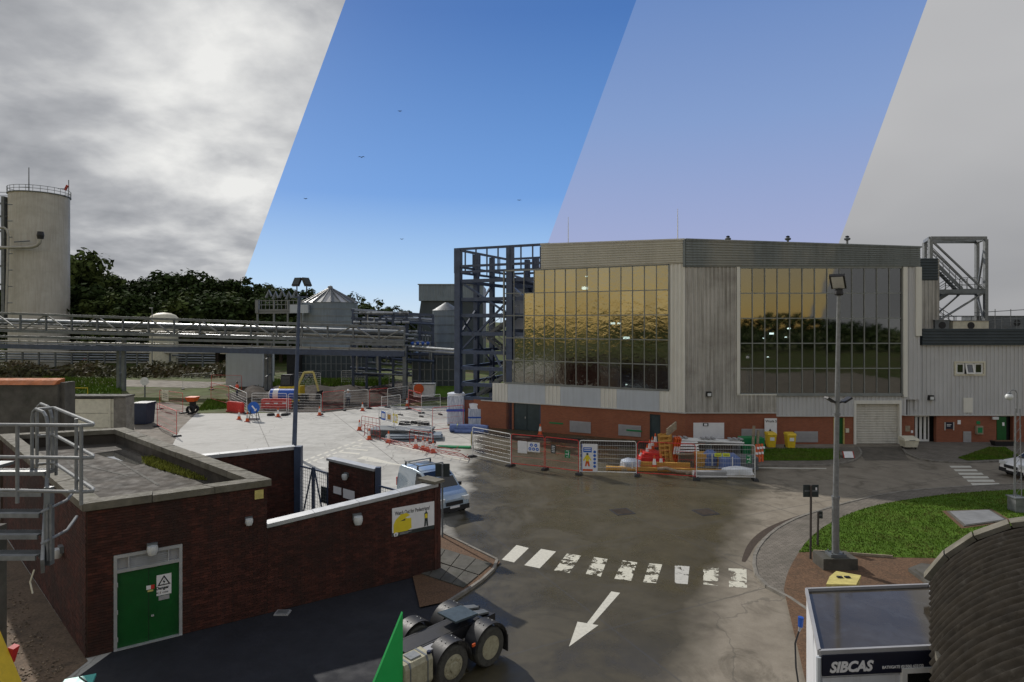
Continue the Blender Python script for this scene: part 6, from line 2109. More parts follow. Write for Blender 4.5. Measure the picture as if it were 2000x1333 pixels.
def exit_sign(i, u0, u1, v0, v1, label):
    t, W, q0, q1, z0, z1, o = fence_sign(i, u0, u1, v0, v1, 'signgreen', 'exit_sign', label)
    w, h = q1 - q0, z1 - z0
    zm = z0 + h * .5
    W.poly(MB(), [(q0 + w * .1, zm), (q0 + w * .3, zm + h * .12), (q0 + w * .3, zm + h * .04), (q0 + w * .48, zm + h * .04), (q0 + w * .48, zm - h * .04), (q0 + w * .3, zm - h * .04), (q0 + w * .3, zm - h * .12)], o, o + .003).build('arrow', MT['signwhite'], t)
    W.poly(MB(), [(q0 + w * .55, zm - h * .18), (q0 + w * .66, zm - h * .02), (q0 + w * .72, zm - h * .18), (q0 + w * .8, zm - h * .18), (q0 + w * .76, zm + h * .16), (q0 + w * .9, zm + h * .05), (q0 + w * .72, zm + h * .2), (q0 + w * .58, zm + h * .08)], o, o + .003).build('running_figure', MT['signwhite'], t)
    disc(W, q0 + w * .76, zm + h * .27, w * .07, o, 'signwhite', t, 'figure_head', 8)
    text_mesh('EXIT', h * .16, MT['signwhite'], t, wall_mtx(W, q0 + w * .3, z0 + h * .08, o + .002), bold=.002)
    W.box(MB(), q0 + w * .2, q1 - w * .2, z1 - h * .12, z1 - h * .06, o, o + .003).build('lettering', MT['signwhite'], t)


exit_sign(2, 1104, 1114, 879, 895, 'green exit sign on the red gate panel')
exit_sign(5, 1457, 1467, 889, 905, 'green exit sign on the rightmost white fence panel')
for u, lb in ((1395, 'left of two small yellow notices on the rightmost fence panel'), (1411, 'right of two small yellow notices on the rightmost fence panel')):
    t_, W, q0, q1, z0, z1, o = fence_sign(5, u, u + 14, 885, 892, 'hivis', 'yellow_notice', lb)
    W.box(MB(), q0 + .06, q1 - .06, z0 + .07, z0 + .1, o, o + .003).build('lettering', MT['signdark'], t_)
# long clothing sign
t_, W, q0, q1, z0, z1, o = fence_sign(3, 1136, 1167, 867, 922, 'signwhite', 'clothing_sign', 'tall white protective clothing sign with figure in yellow and orange')
w, h = q1 - q0, z1 - z0
def cp(x, y): return (q0 + w * x, z0 + h * y)
W.poly(MB(), [cp(.1, .7), cp(.64, .7), cp(.64, .88), cp(.1, .88)], o, o + .003).build('heading', MT['signblue'], t_)
for k in range(2):
    W.poly(MB(), [cp(.16, .76 + k * .06), cp(.58, .76 + k * .06), cp(.58, .785 + k * .06), cp(.16, .785 + k * .06)], o + .003, o + .006).build('lettering', MT['signwhite'], t_)
disc(W, *cp(.36, .64), w * .07, o, 'signdark', t_, 'figure_head')
W.poly(MB(), [cp(.28, .6), cp(.44, .6), cp(.62, .42), cp(.56, .4), cp(.46, .48), cp(.46, .38), cp(.26, .38), cp(.26, .48), cp(.14, .38), cp(.08, .42)], o, o + .004).build('figure_jacket', MT['signyellow'], t_)
W.poly(MB(), [cp(.26, .38), cp(.46, .38), cp(.52, .2), cp(.42, .2), cp(.36, .32), cp(.3, .2), cp(.2, .2)], o, o + .004).build('figure_trousers', MT['orange'], t_)
for k in range(5):
    disc(W, *cp(.82, .72 - k * .13), w * .09, o, 'signblue', t_, 'symbol', 10)
W.poly(MB(), [cp(.06, .03), cp(.7, .03), cp(.7, .1), cp(.06, .1)], o, o + .004).build('footer_band', MT['orange'], t_)
W.poly(MB(), [cp(.0, .0), cp(.04, .0), cp(.04, 1), cp(.0, 1)], o, o + .003).build('edge_band', MT['signblue'], t_)

# other panels round the dig (px foot points, px height check)
gL = 'fence panels round the excavation'
others = [
    (HW, (447, 788), (482, 808), 'white framed fence panel slanting beside the blue arrow sign'),
    (HW, (492, 808), (560, 809), 'white framed fence panel directly right of the blue arrow sign'),
    (HW, (563, 810), (627, 811), 'white framed fence panel behind the slim lamp post'),
    (HW, (672, 803), (719, 799), 'white framed fence panel in front of the standing worker'),
    (HW, (757, 797), (797, 790), 'white framed fence panel left of the white skip'),
    (HW, (745, 818), (782, 812), 'white framed fence panel half hidden behind the stacked flat panels'),
    (HW, (823, 815), (860, 811), 'white framed fence panel left of the tall wrapped pallet'),
    (HW, (740, 843), (769, 851), 'fence panel with three small notices at the compound corner'),
    (HW, (771, 855), (843, 866), 'wide fence panel standing over the stacked flat grey panels'),
    (HW, (580, 756), (626, 757), 'distant white framed fence panel in front of the excavator arm'),
    (HW, (667, 752), (713, 752), 'distant white framed fence panel right of the excavator'),
    (HW, (760, 758), (806, 752), 'distant dim fence panel behind the white skip'),
    (HW, (357, 761), (413, 757), 'distant white framed fence panel near the pipe bridge support'),
    (HW, (470, 752), (517, 750), 'distant fence panel in front of the grey cabin'),
]
for pr_, a_, b_, lb in others:
    place_panel(pr_, G(*a_), G(*b_), lb, gL)
reds = [((307, 834), (345, 853), 'white edged red mesh panel standing on the concrete beside the black tank'),
        ((312, 800), (357, 808), 'red mesh panel with cream notice near the pipe bridge support'),
        ((412, 782), (447, 792), 'red mesh panel at the edge of the grass patch'),
        ((413, 762), (472, 764), 'red mesh panel with the worker in orange behind it'),
        ((630, 806), (672, 801), 'dark red mesh panel between worker and slim lamp post'),
        ((722, 799), (757, 795), 'dark red mesh panel right of the standing worker'),
        ((798, 800), (823, 808), 'red mesh panel beside the white skip'),
        ((845, 845), (905, 838), 'red mesh panel in front of the tall wrapped pallet')]
for a_, b_, lb in reds:
    place_panel(HR, G(*a_), G(*b_), lb, gL)
for o in (HW, HR):
    for ch in list(KIDS[o]):
        bpy.data.objects.remove(ch)
    bpy.data.objects.remove(o)
# notices on the corner panel
W = Wall(G(740, 843), G(769, 851))
for k, mt in enumerate(('signblue', 'signwhite', 'signyellow')):
    qa = .5 + k * .95
    t_ = thing('site_notice', ['blue notice on the compound corner panel', 'white notice on the compound corner panel', 'yellow notice on the compound corner panel'][k], 'sign', W.p(qa, 1.1, .05))
    W.box(MB(), qa, qa + .7, 1.05, 1.75, .05, .065).build('board', MT[mt], t_)
    W.box(MB(), qa + .1, qa + .6, 1.2, 1.6, .066, .07).build('panel', MT['signwhite'] if mt != 'signwhite' else MT['timber'], t_)
# cream notice on red panel near bridge
W = Wall(G(312, 800), G(357, 808))
t_ = thing('cream_notice', 'cream notice board tied to the red mesh panel near the bridge support', 'sign', W.p(.9, 1.0, .05))
W.box(MB(), .6, 2.0, 1.0, 2.05, .05, .07).build('board', MT['cream'], t_)
for k in range(3):
    W.box(MB(), .8, 1.8, 1.25 + k * .2, 1.31 + k * .2, .071, .074).build('lettering', MT['signdark'], t_)

# ---------------------------------------------------------------- cones
def cone_proto():
    t = thing('traffic_cone', 'x', 'traffic cone')
    MB().hexa([(-.19, -.19, 0), (.19, -.19, 0), (.19, .19, 0), (-.19, .19, 0), (-.17, -.17, .05), (.17, -.17, .05), (.17, .17, .05), (-.17, .17, .05)]).build('base', MT['red_dark'], t)
    MB().lathe([(.14, .05), (.105, .27)], n=12).build('lower_cone', MT['orange'], t, smooth=True)
    MB().lathe([(.108, .27), (.062, .58)], n=12).build('white_sleeve', MT['white'], t, smooth=True)
    MB().lathe([(.06, .58), (.032, .76), (.01, .765)], n=12).build('tip', MT['orange'], t, smooth=True)
    return remember(t)


CP = cone_proto()
cones = [(467, 820, 'leftmost traffic cone on the pale concrete left of the blue arrow sign'), (483, 824, 'traffic cone touching the foot of the blue arrow sign'),
         (543, 815, 'traffic cone between two black foot blocks right of the blue arrow sign'), (624, 812, 'traffic cone at the foot of the panel right of the slim lamp post'),
         (708, 803, 'traffic cone at the foot of the worker\'s fence panel'), (795, 794, 'traffic cone by the panel left of the white skip'),
         (702, 841, 'leftmost traffic cone at the compound corner'), (721, 859, 'traffic cone before the leaning red barriers'), (759, 865, 'traffic cone under the stacked flat panels'),
         (812, 876, 'first traffic cone of four in a line by the fallen barriers'), (826, 879, 'second traffic cone of four in a line by the fallen barriers'), (834, 881, 'third and darkest traffic cone of four in a line'), (846, 885, 'fourth traffic cone of four in a line by the fallen barriers'),
         (1055, 850, 'white sleeved traffic cone by the dark double door of the hall')]
for u, v, lb in cones:
    p = G(u, v)
    dup(CP, (p.x, p.y, .012), random.uniform(0, 1.5), lb, 'traffic cones on site', 1.15)
# stacked / stored cones behind the red panel
stc = [(1252, 905, 0, 'traffic cone standing left of the stored red cones'), (1264, 903, .25, 'first white topped cone on the red stack'), (1269, 900, .45, 'second white topped cone on the red stack'), (1274, 898, .6, 'third white topped cone on the red stack'), (1280, 895, .75, 'highest white topped cone on the red stack'),
       (1278, 918, 0, 'left of two cones standing before the red stack'), (1291, 917, 0, 'right of two cones standing before the red stack')]
for u, v, z, lb in stc:
    p = G(u, v)
    dup(CP, (p.x, p.y, .012 + z), random.uniform(0, 1.5), lb, 'cones stored behind the red fence', 1.15)
t_ = thing('barrier_stack', 'heap of folded red plastic barriers under the white topped cones', 'barrier stack', tuple(G(1272, 908)))
pb = G(1272, 906)
for k in range(5):
    MB().cbox((pb.x + .05 * k - .1, pb.y + .1 * k, .1 + k * .13), (1.9 - .2 * k, .9, .12), .12 * (k % 3 - 1), 0, .06).build('barrier', MT['red'], t_)
for o in KIDS[CP]:
    bpy.data.objects.remove(o)
bpy.data.objects.remove(CP)

# ---------------------------------------------------------------- stored materials behind the fence
def planks(name, label, cat, p, n, size, mat, rz=0.0, part='plank', jit=.05, dz=None, group=None):
    t = thing(name, label, cat, (p.x, p.y, .01), group)
    rr_ = random.Random(int(p.x * 77 + p.y))
    for k in range(n):
        MB().cbox((p.x + rr_.uniform(-jit, jit), p.y + rr_.uniform(-jit, jit), .02 + size[2] / 2 + k * (dz or size[2] * 1.02)), size, rz + rr_.uniform(-.03, .03)).build(part, MT[mat], t)
    return t


p = G(1303, 906)
t_ = thing('timber_stack', 'upright stack of yellow timber pallets beside the stored cones', 'pallets', (p.x, p.y, 0))
for k in range(3):
    xx = p.x - .15 + k * .12
    for j in range(6):
        MB().cbox((xx, p.y + .12 * k, .25 + j * .3), (.75 - .1 * k, .03, .12), 0.25, R(-12)).build('board', MT['timber'], t_)
    for s in (-.3, 0, .3):
        MB().cbox((xx + s, p.y + .12 * k + .06, .95), (.08, .08, 1.85), 0.25, R(-12)).build('bearer', MT['timber'], t_)
for j in range(5):
    MB().cbox((p.x + .35, p.y + .3, 1.95 + j * .1), (.9, .12, .08), .5, 0, -.5).build('board', MT['timber_old'], t_)
t_ = thing('orange_boards', 'leaning orange barrier boards next to the timber pallets', 'boards', tuple(G(1316, 905)))
p = G(1316, 905)
for k in range(3):
    MB().cbox((p.x + .14 * k, p.y + .1, .85), (.1, .5, 1.6), 0, R(10), R(8)).build('board', MT['orange'], t_)
    MB().cbox((p.x + .14 * k, p.y - .17, .85), (.11, .02, .5), 0, R(10), R(8)).build('reflector', MT['signwhite'], t_)
planks('timber_baulk', 'long yellow timber baulk lying along the foot of the red fence panel', 'timber', G(1310, 922), 1, (7.6, .22, .2), 'timber', -.13)
planks('timber_baulk', 'shorter timber baulk lying across the long yellow one', 'timber', G(1290, 917), 1, (3.6, .2, .42), 'timber', -.1)
t_ = thing('trestle', 'white topped slatted trestle behind the red fence panel', 'trestle', tuple(G(1342, 905)))
p = G(1342, 905)
for k in range(5):
    MB().cbox((p.x + .05 * k, p.y + .28 * k - .2, .62 + .13 * k), (1.5, .18, .05), 0, R(12)).build('slat', MT['white'] if k else MT['timber_old'], t_)
for sx in (-.6, .6):
    MB().cbox((p.x + sx, p.y - .2, .31), (.06, .06, .62)).build('leg', MT['timber_old'], t_)
    MB().cbox((p.x + sx + .2, p.y + .9, .5), (.06, .06, 1.0)).build('leg', MT['timber_old'], t_)
t_ = thing('plastic_ducting', 'slack grey plastic sheet rolled along the ground behind the red fence', 'sheeting', tuple(G(1320, 929)))
p0 = G(1284, 924); p1 = G(1352, 931)
MB().tube([(p0.x, p0.y, .22), (p0.x + .5, p0.y - .1, .3), (p0.x + 1.1, p0.y - .25, .14), (p0.x + 1.9, p0.y - .4, .13), (p1.x - .3, p1.y, .2), (p1.x, p1.y, .26)], .1, 8).build('roll', MT['timber_old'], t_)
# white gutters / tubes rack along the wall
t_ = thing('tube_rack', 'long white tubes racked along the hall wall behind the fence', 'tube rack', tuple(G(1400, 885)))
pa, pb = G(1320, 884), G(1448, 888)
for k in range(5):
    MB().tube([(pa.x, pa.y + .2 * k - .5, .95 - .12 * (k % 2)), (pb.x, pb.y + .2 * k - .5, .88 - .12 * (k % 2))], .055, 8).build('tube', MT['white'] if k % 2 == 0 else MT['vent'], t_)
for f in (.08, .5, .92):
    q = pa.lerp(pb, f)
    MB().box(q.x - .05, q.x + .05, q.y - .6, q.y + .6, 0, .72).build('trestle_leg', MT['galv_dark'], t_)
    for k in range(3):
        MB().box(q.x - .5 + k * .35, q.x - .3 + k * .35, q.y - .3, q.y + .3, 1.02, 1.1).build('packing', MT['vent'], t_)
# bagged bundles and steel in the right bay
specs = [('bagged_bundle', 'blue grey wrapped bundle hanging over pallet behind the right panel', G(1387, 912), (.9, .7, .9), 'bluetarp'), ('bagged_bundle', 'larger blue grey wrapped bundle in the middle of the right bay', G(1425, 922), (1.3, .9, 1.0), 'bluetarp'),
         ('wrapped_pack', 'clear wrapped pack on the ground at the right bay front', G(1440, 931), (1.9, .6, .45), 'wrap_cap'), ('bagged_bundle', 'low grey plastic bundle left of the stored cones', G(1232, 917), (1.3, .8, .55), 'wrap')]
def lump(c, size, mat, par, name, seed):
    rr_ = random.Random(seed)
    m = MB()
    nu, nv = 14, 8
    ph = [rr_.uniform(0, 6) for _ in range(4)]
    for j in range(nv + 1):
        z = j / nv
        for i in range(nu):
            t = 2 * math.pi * i / nu
            k = (1 - max(0, z - .75) * 2.4 ** 1) if z > .75 else 1
            k *= 1 + .08 * math.sin(3 * t + ph[0] + 4 * z) + .06 * math.sin(5 * t + ph[1])
            sq = 1 / max(abs(math.cos(t)), abs(math.sin(t))) ** .75
            m.v.append((c[0] + math.cos(t) * sq * k * size[0] / 2 * .92, c[1] + math.sin(t) * sq * k * size[1] / 2 * .92, c[2] + z * size[2] * (1 + .05 * math.sin(2 * t + ph[2]))))
    for j in range(nv):
        for i in range(nu):
            m.f.append((j * nu + i, j * nu + (i + 1) % nu, (j + 1) * nu + (i + 1) % nu, (j + 1) * nu + i))
    m.f.append(tuple(nv * nu + i for i in range(nu)))
    m.f.append(tuple(range(nu)))
    return m.build(name, MT[mat], par, smooth=True)
for i, (nm, lb, p, sz, mt) in enumerate(specs):
    t_ = thing(nm, lb, 'bundle', (p.x, p.y, 0))
    MB().box(p.x - sz[0] / 2, p.x + sz[0] / 2, p.y - sz[1] / 2, p.y + sz[1] / 2, .01, .12).build('pallet', MT['timber_old'], t_)
    lump((p.x, p.y, .12), sz, mt, t_, 'wrapped_load', i + 3)
    MB().box(p.x - .03, p.x + .03, p.y - sz[1] / 2 - .05, p.y - sz[1] / 2 - .03, .15, sz[2]).build('strap', MT['white'], t_)
planks('pallet_stack', 'stack of yellowish pallets at the left of the right bay', 'pallets', G(1380, 910), 6, (1.3, 1.0, .13), 'timber')
planks('steel_stack', 'low stack of grey steel sections at the right bay foot', 'steel sections', G(1386, 933), 3, (1.9, .35, .12), 'vent', .02, 'section')
planks('steel_stack', 'dark steel sections heaped behind the clear wrapped pack', 'steel sections', G(1442, 915), 4, (2.2, .8, .18), 'galv_dark', -.1, 'section')
planks('dark_crate_stack', 'dark green covered stack against the hall wall beside the yellow bins', 'crates', G(1468, 885), 3, (1.5, .9, .35), 'signgreen', 0, 'crate')
t_ = thing('barrier_boards', 'leaning red and white barrier boards at the end of the fence row', 'barrier boards', tuple(G(1485, 905)))
p = G(1484, 905)
for k in range(3):
    o = MB().cbox((p.x + k * .22 - .2, p.y + .1 * k, .62), (.14, .05, 1.15), .3, R(-14), R(10)).build('board', MT['orange'], t_)
    for j in range(3):
        MB().cbox((p.x + k * .22 - .2 + (j - 1) * .05, p.y + .1 * k - .03 - (j - 1) * .07, .62 + (j - 1) * .36), (.15, .05, .14), .3, R(-14), R(10)).build('stripe', MT['signwhite'], o)
t_ = thing('timber_prop', 'upright rough timber posts beside the dark covered stack', 'timber posts', tuple(G(1472, 893)))
p = G(1471, 890)
for k in range(2):
    MB().cbox((p.x + .3 * k, p.y, 1.0 - .15 * k), (.14, .14, 2.0 - .3 * k), 0, 0, .06).build('post', MT['timber_old'], t_)

# ---------------------------------------------------------------- compound behind the gate: flat panels, fallen barriers, wrapped pallets
planks('panel_stack', 'flat stack of dark and pale cladding sheets inside the compound', 'sheets', G(785, 852), 7, (4.6, 2.0, .09), 'galv_dark', -.12, 'sheet', .22)
planks('panel_stack', 'flat grey cladding sheets lying right of the taller sheet stack', 'sheets', G(812, 858), 4, (4.2, 1.6, .09), 'tank_grey', .1, 'sheet', .18)
planks('pale_sheet_stack', 'white edged sheets lying on the left of the compound', 'sheets', G(768, 847), 2, (3.0, 1.2, .1), 'white', -.2, 'sheet', .2)
for u, v, lb in ((790, 830, 'left of two black rubber blocks on the compound ground'), (812, 829, 'right of two black rubber blocks on the compound ground')):
    p = G(u, v)
    t_ = thing('rubber_block', lb, 'block', (p.x, p.y, 0))
    MB().hexa([(p.x - .5, p.y - .2, .01), (p.x + .5, p.y - .2, .01), (p.x + .5, p.y + .2, .01), (p.x - .5, p.y + .2, .01), (p.x - .42, p.y - .15, .3), (p.x + .42, p.y - .15, .3), (p.x + .42, p.y + .15, .3), (p.x - .42, p.y + .15, .3)]).build('block', MT['rubber'], t_)
def tyre(x, y, z, r, w, par, axis='z', name='tyre', mat='rubber'):
    return MB().lathe([(r * .6, -w / 2), (r * .93, -w / 2), (r, -w * .3), (r, w * .3), (r * .93, w / 2), (r * .6, w / 2), (r * .6, -w / 2)], (x, y, z), 18, axis, cap=False).build(name, MT[mat], par, smooth=True)
p = G(827, 831)
t_ = thing('old_tyre', 'black tyre lying flat inside the compound', 'tyre', (p.x, p.y, 0)); tyre(p.x, p.y, .15, .55, .25, t_)


def chapter8(p0, p1, label, rot=0.0, mat='red_dark'):
    """waist-high tubular pedestrian barrier"""
    d = p1 - p0
    L = d.length
    t = thing('pedestrian_barrier', label, 'barrier', tuple(p0), 'red pedestrian barriers')
    ang = math.atan2(d.y, d.x)
    m4 = Matrix.Translation(p0) @ Matrix.Rotation(ang, 4, 'Z') @ Matrix.Rotation(rot, 4, 'X')
    X = lambda x, y, z: m4 @ Vector((x, y, z + .03))
    MB().tube([X(.0, 0, 0), X(0, 0, .85), X(.12, 0, 1.0), X(L - .12, 0, 1.0), X(L, 0, .85), X(L, 0, 0)], .025, 6).build('frame', MT[mat], t)
    for z in (.25, .6):
        MB().tube([X(0, 0, z), X(L, 0, z)], .018, 5).build('rail', MT[mat], t)
    for k in range(1, 5):
        MB().tube([X(L * k / 5, 0, .25), X(L * k / 5, 0, 1.0)], .014, 5).build('bar', MT[mat], t)
    for x in (.25, L - .25):
        MB().tube([X(x, -.28, 0), X(x, 0, .25), X(x, .28, 0)], .02, 5).build('foot', MT[mat], t)
    return t


chapter8(G(706, 836), G(742, 843), 'red barrier leaning at the compound corner beside the leftmost cone')
chapter8(G(712, 852), G(742, 860), 'red barrier next to the cone before the compound corner')
chapter8(G(762, 868), G(835, 884), 'long red barrier along the road edge left of the four cones', R(55))
chapter8(G(838, 884), G(918, 897), 'fallen red barrier along the road edge right of the four cones', R(60))
chapter8(G(846, 872), G(900, 880), 'fallen red barrier with green board inside the compound', R(75))
chapter8(G(800, 866), G(846, 874), 'red barrier behind the line of four cones')
planks('green_board', 'dark green board lying on the fallen barrier', 'board', G(886, 875), 1, (2.4, .5, .1), 'signgreen', -.1)
p = G(921, 878)
t_ = thing('round_sign_back', 'yellow round sign back leaning by the leftmost white fence panel', 'sign', (p.x, p.y, 0))
MB().lathe([(.5, -.012), (.5, .012)], (p.x, p.y, .75), 20, 'x').build('disc', MT['yellow_dull'], t_)
MB().beam((p.x + .1, p.y - .2, 0), (p.x + .02, p.y, .9), .05).build('stand', MT['navy_steel'], t_)
MB().beam((p.x + .1, p.y + .3, 0), (p.x + .02, p.y, .9), .05).build('stand', MT['navy_steel'], t_)

for u0, u1, v1, vb, lb, dome in ((873, 907, 774, 832, 'tall blue white shrink wrapped pallet by the steel frame', 0), (915, 945, 799, 834, 'shorter blue wrapped pallet with rounded top by the brick base', 1)):
    p = G((u0 + u1) / 2, vb)
    w_ = (u1 - u0) / F * p.y
    hh = (vb - v1) / F * p.y
    t_ = thing('wrapped_pallet', lb, 'wrapped pallet', (p.x, p.y + w_ / 2, 0), 'wrapped pallets')
    cy = p.y + w_ / 2
    MB().box(p.x - w_ / 2 * .95, p.x + w_ / 2 * .95, cy - w_ / 2 * .95, cy + w_ / 2 * .95, .01, .15).build('pallet', MT['timber_old'], t_)
    n_ = 1 if dome else 2
    for k in range(n_):
        m = MB()
        z0_, z1_ = .15 + (hh - .15) * k / n_, .15 + (hh - .15) * (k + 1) / n_ - .02
        nu = 40
        for j, z in enumerate((z0_, z0_ + (z1_ - z0_) * .5, z1_)):
            for i in range(nu):
                t = 2 * math.pi * i / nu
                sq = 1 / max(abs(math.cos(t)), abs(math.sin(t)))
                k2 = min(sq, 1.28) * (w_ / 2) * (1 + .02 * math.sin(i * 2.1 + j) + (.03 if i % 2 else 0)) * (1.02 if k == 0 else .97)
                m.v.append((p.x + math.cos(t) * k2, cy + math.sin(t) * k2, z))
        for j in range(2):
            for i in range(nu):
                m.f.append((j * nu + i, j * nu + (i + 1) % nu, (j + 1) * nu + (i + 1) % nu, (j + 1) * nu + i))
        m.f.append(tuple(range(2 * nu, 3 * nu)))
        m.build('wrapped_load', MT['wrap'], t_)
    lump((p.x, cy, hh - .02), (w_ * 1.02, w_ * 1.02, .55 if dome else .28), 'wrap_cap', t_, 'top_sheet', u0)
    MB().box(p.x - w_ / 2 * 1.06, p.x + w_ / 2 * 1.06, cy - w_ / 2 * 1.08, cy - w_ / 2 * 1.05, hh * .48, hh * .56).build('strap', MT['blue'], t_)
p = G(915, 845)
t_ = thing('tarpaulin_roll', 'rolled blue tarpaulin lying at the foot of the wrapped pallets', 'tarpaulin', (p.x, p.y, 0))
MB().tube([(p.x - 1.5, p.y + .2, .32), (p.x - .4, p.y, .36), (p.x + .8, p.y - .1, .34), (p.x + 1.6, p.y - .25, .3)], .33, 12).build('roll', MT['bluetarp'], t_, smooth=True)
MB().tube([(p.x - 1.1, p.y - .3, .16), (p.x + 1.3, p.y - .6, .16)], .16, 10).build('lower_roll', MT['bluetarp'], t_, smooth=True)
MB().lathe([(.34, -.03), (.34, .03)], (p.x - .9, p.y + .1, .34), 12, 'x').build('tie', MT['hivis'], t_)
# white skip with orange panel
p = G(829, 777)
t_ = thing('white_skip', 'white box skip with orange patch at the foot of the grass bank', 'skip', (p.x, p.y, 0))
w_ = 42 / F * p.y
MB().hexa([(p.x - w_ * .46, p.y - .7, .15), (p.x + w_ * .46, p.y - .7, .15), (p.x + w_ * .46, p.y + .7, .15), (p.x - w_ * .46, p.y + .7, .15), (p.x - w_ * .5, p.y - .8, 1.7), (p.x + w_ * .5, p.y - .8, 1.7), (p.x + w_ * .5, p.y + .8, 1.7), (p.x - w_ * .5, p.y + .8, 1.7)]).build('tub', MT['white'], t_)
MB().lathe([(.6, -.03), (.6, .03)], (p.x - .55, p.y - .84, 1.15), 14, 'y').build('orange_patch', MT['orange'], t_)
MB().box(p.x - w_ * .44, p.x + w_ * .44, p.y - .6, p.y + .6, 0, .15).build('skid', MT['black'], t_)
MB().box(p.x - w_ * .52, p.x + w_ * .52, p.y - .86, p.y - .8, 1.6, 1.75).build('rim', MT['galv'], t_)
# red water filled barriers
for u, v, lb, w_, yaw in ((460, 806, 'red plastic barrier block beside the blue arrow sign', 2.4, -.55), (540, 799, 'red plastic sheet barrier behind the cone and black foot blocks', 3.0, .1)):
    p = G(u, v)
    t_ = thing('plastic_barrier', lb, 'barrier', (p.x, p.y, 0))
    MB().cbox((p.x, p.y, .55), (w_, .3, .9), yaw).build('body', MT['red'], t_)
    MB().cbox((p.x, p.y, .08), (w_ * 1.02, .5, .16), yaw).build('foot', MT['red_dark'], t_)
    MB().cbox((p.x, p.y, 1.03), (w_ * .9, .2, .08), yaw).build('top_ridge', MT['red'], t_)
    for k in (-1, 0, 1):
        MB().cbox((p.x + k * w_ * .28 * math.cos(yaw), p.y - .16 + k * w_ * .28 * math.sin(yaw), .6), (.4, .02, .12), yaw).build('label_plate', MT['white'], t_)
for u, v, lb in ((529, 812, 'left black rubber foot block on the pale concrete'), (556, 812, 'right black rubber foot block on the pale concrete')):
    p = G(u, v)
    t_ = thing('rubber_block', lb, 'block', (p.x, p.y, 0))
    MB().lathe([(.35, 0), (.38, .08), (.3, .2), (.1, .24)], (p.x, p.y, .01), 12).build('block', MT['rubber'], t_)
# blue round arrow sign on a frame
p = G(496, 821)
t_ = thing('arrow_sign', 'round blue keep right arrow sign on a folding frame', 'sign', (p.x, p.y, 0))
W = Wall((p.x - 1, p.y), (p.x + 1, p.y))
m = W.poly(MB(), [(1 + .55 * math.cos(2 * math.pi * k / 24), 1.15 + .55 * math.sin(2 * math.pi * k / 24)) for k in range(24)], .05, .08).build('disc', MT['signblue'], t_)
W.poly(MB(), [(1.28, .83), (1.3, 1.1), (1.2, 1.0), (.9, 1.38), (.8, 1.3), (1.1, .93), (1.0, .85)], .081, .087).build('arrow', MT['signwhite'], m)
for sx in (-.35, .35):
    MB().beam((p.x + sx, p.y - .25, 0), (p.x + sx * .6, p.y, 1.3), .05).build('leg', MT['black'], t_)
    MB().beam((p.x + sx, p.y + .45, 0), (p.x + sx * .6, p.y + .02, 1.2), .05).build('leg', MT['black'], t_)
MB().cbox((p.x, p.y + .1, .12), (.8, .35, .18)).build('sandbag', MT['vent'], t_)

# ---------------------------------------------------------------- black water tank and barrow, left
p = G(281, 828)
t_ = thing('black_tank', 'large black plastic tank bin against the pale doors wall', 'tank', (p.x, p.y, 0))
w_ = 28 / F * p.y
MB().hexa([(p.x - w_ * .44, p.y - .6, .05), (p.x + w_ * .44, p.y - .6, .05), (p.x + w_ * .44, p.y + .6, .05), (p.x - w_ * .44, p.y + .6, .05), (p.x - w_ * .5, p.y - .7, 1.75), (p.x + w_ * .5, p.y - .7, 1.75), (p.x + w_ * .5, p.y + .7, 1.75), (p.x - w_ * .5, p.y + .7, 1.75)]).build('tub', MT['blue_dark'], t_)
MB().box(p.x - w_ * .54, p.x + w_ * .54, p.y - .75, p.y + .75, 1.75, 1.92).build('lid', MT['blue_dark'], t_)
p = G(260, 824)
t_ = thing('skip_lorry_frame', 'dark low steel skip frame left of the black tank', 'skip', (p.x, p.y, 0))
MB().box(p.x - .9, p.x + .5, p.y - .5, p.y + .8, .25, 1.6).build('tub', MT['black'], t_)
MB().tube([(p.x - 1.0, p.y - .55, .0), (p.x - 1.0, p.y - .55, 1.9), (p.x - .6, p.y - .55, 2.3), (p.x - .6, p.y + .8, 2.3)], .06, 6).build('frame', MT['galv'], t_)
MB().tube([(p.x - .9, p.y - .4, 0.3), (p.x + .5, p.y - .4, 0.0)], .06, 6).build('frame', MT['galv_dark'], t_)
p = G(376, 808)
t_ = thing('site_dumper', 'orange site dumper skip on one large tyre at the concrete edge', 'dumper', (p.x, p.y, 0))
MB().hexa([(p.x - .3, p.y - .4, 1.2), (p.x + .3, p.y - .4, 1.2), (p.x + .3, p.y + .4, 1.2), (p.x - .3, p.y + .4, 1.2), (p.x - .5, p.y - .55, 1.65), (p.x + .5, p.y - .55, 1.65), (p.x + .5, p.y + .55, 1.65), (p.x - .5, p.y + .55, 1.65)]).build('skip', MT['orange'], t_)
tyre(p.x, p.y - .4, .42, .42, .3, t_, 'y'); tyre(p.x, p.y + .4, .42, .42, .3, t_, 'y')
MB().box(p.x - .2, p.x + .25, p.y - .22, p.y + .22, .4, 1.2).build('chassis', MT['black'], t_)

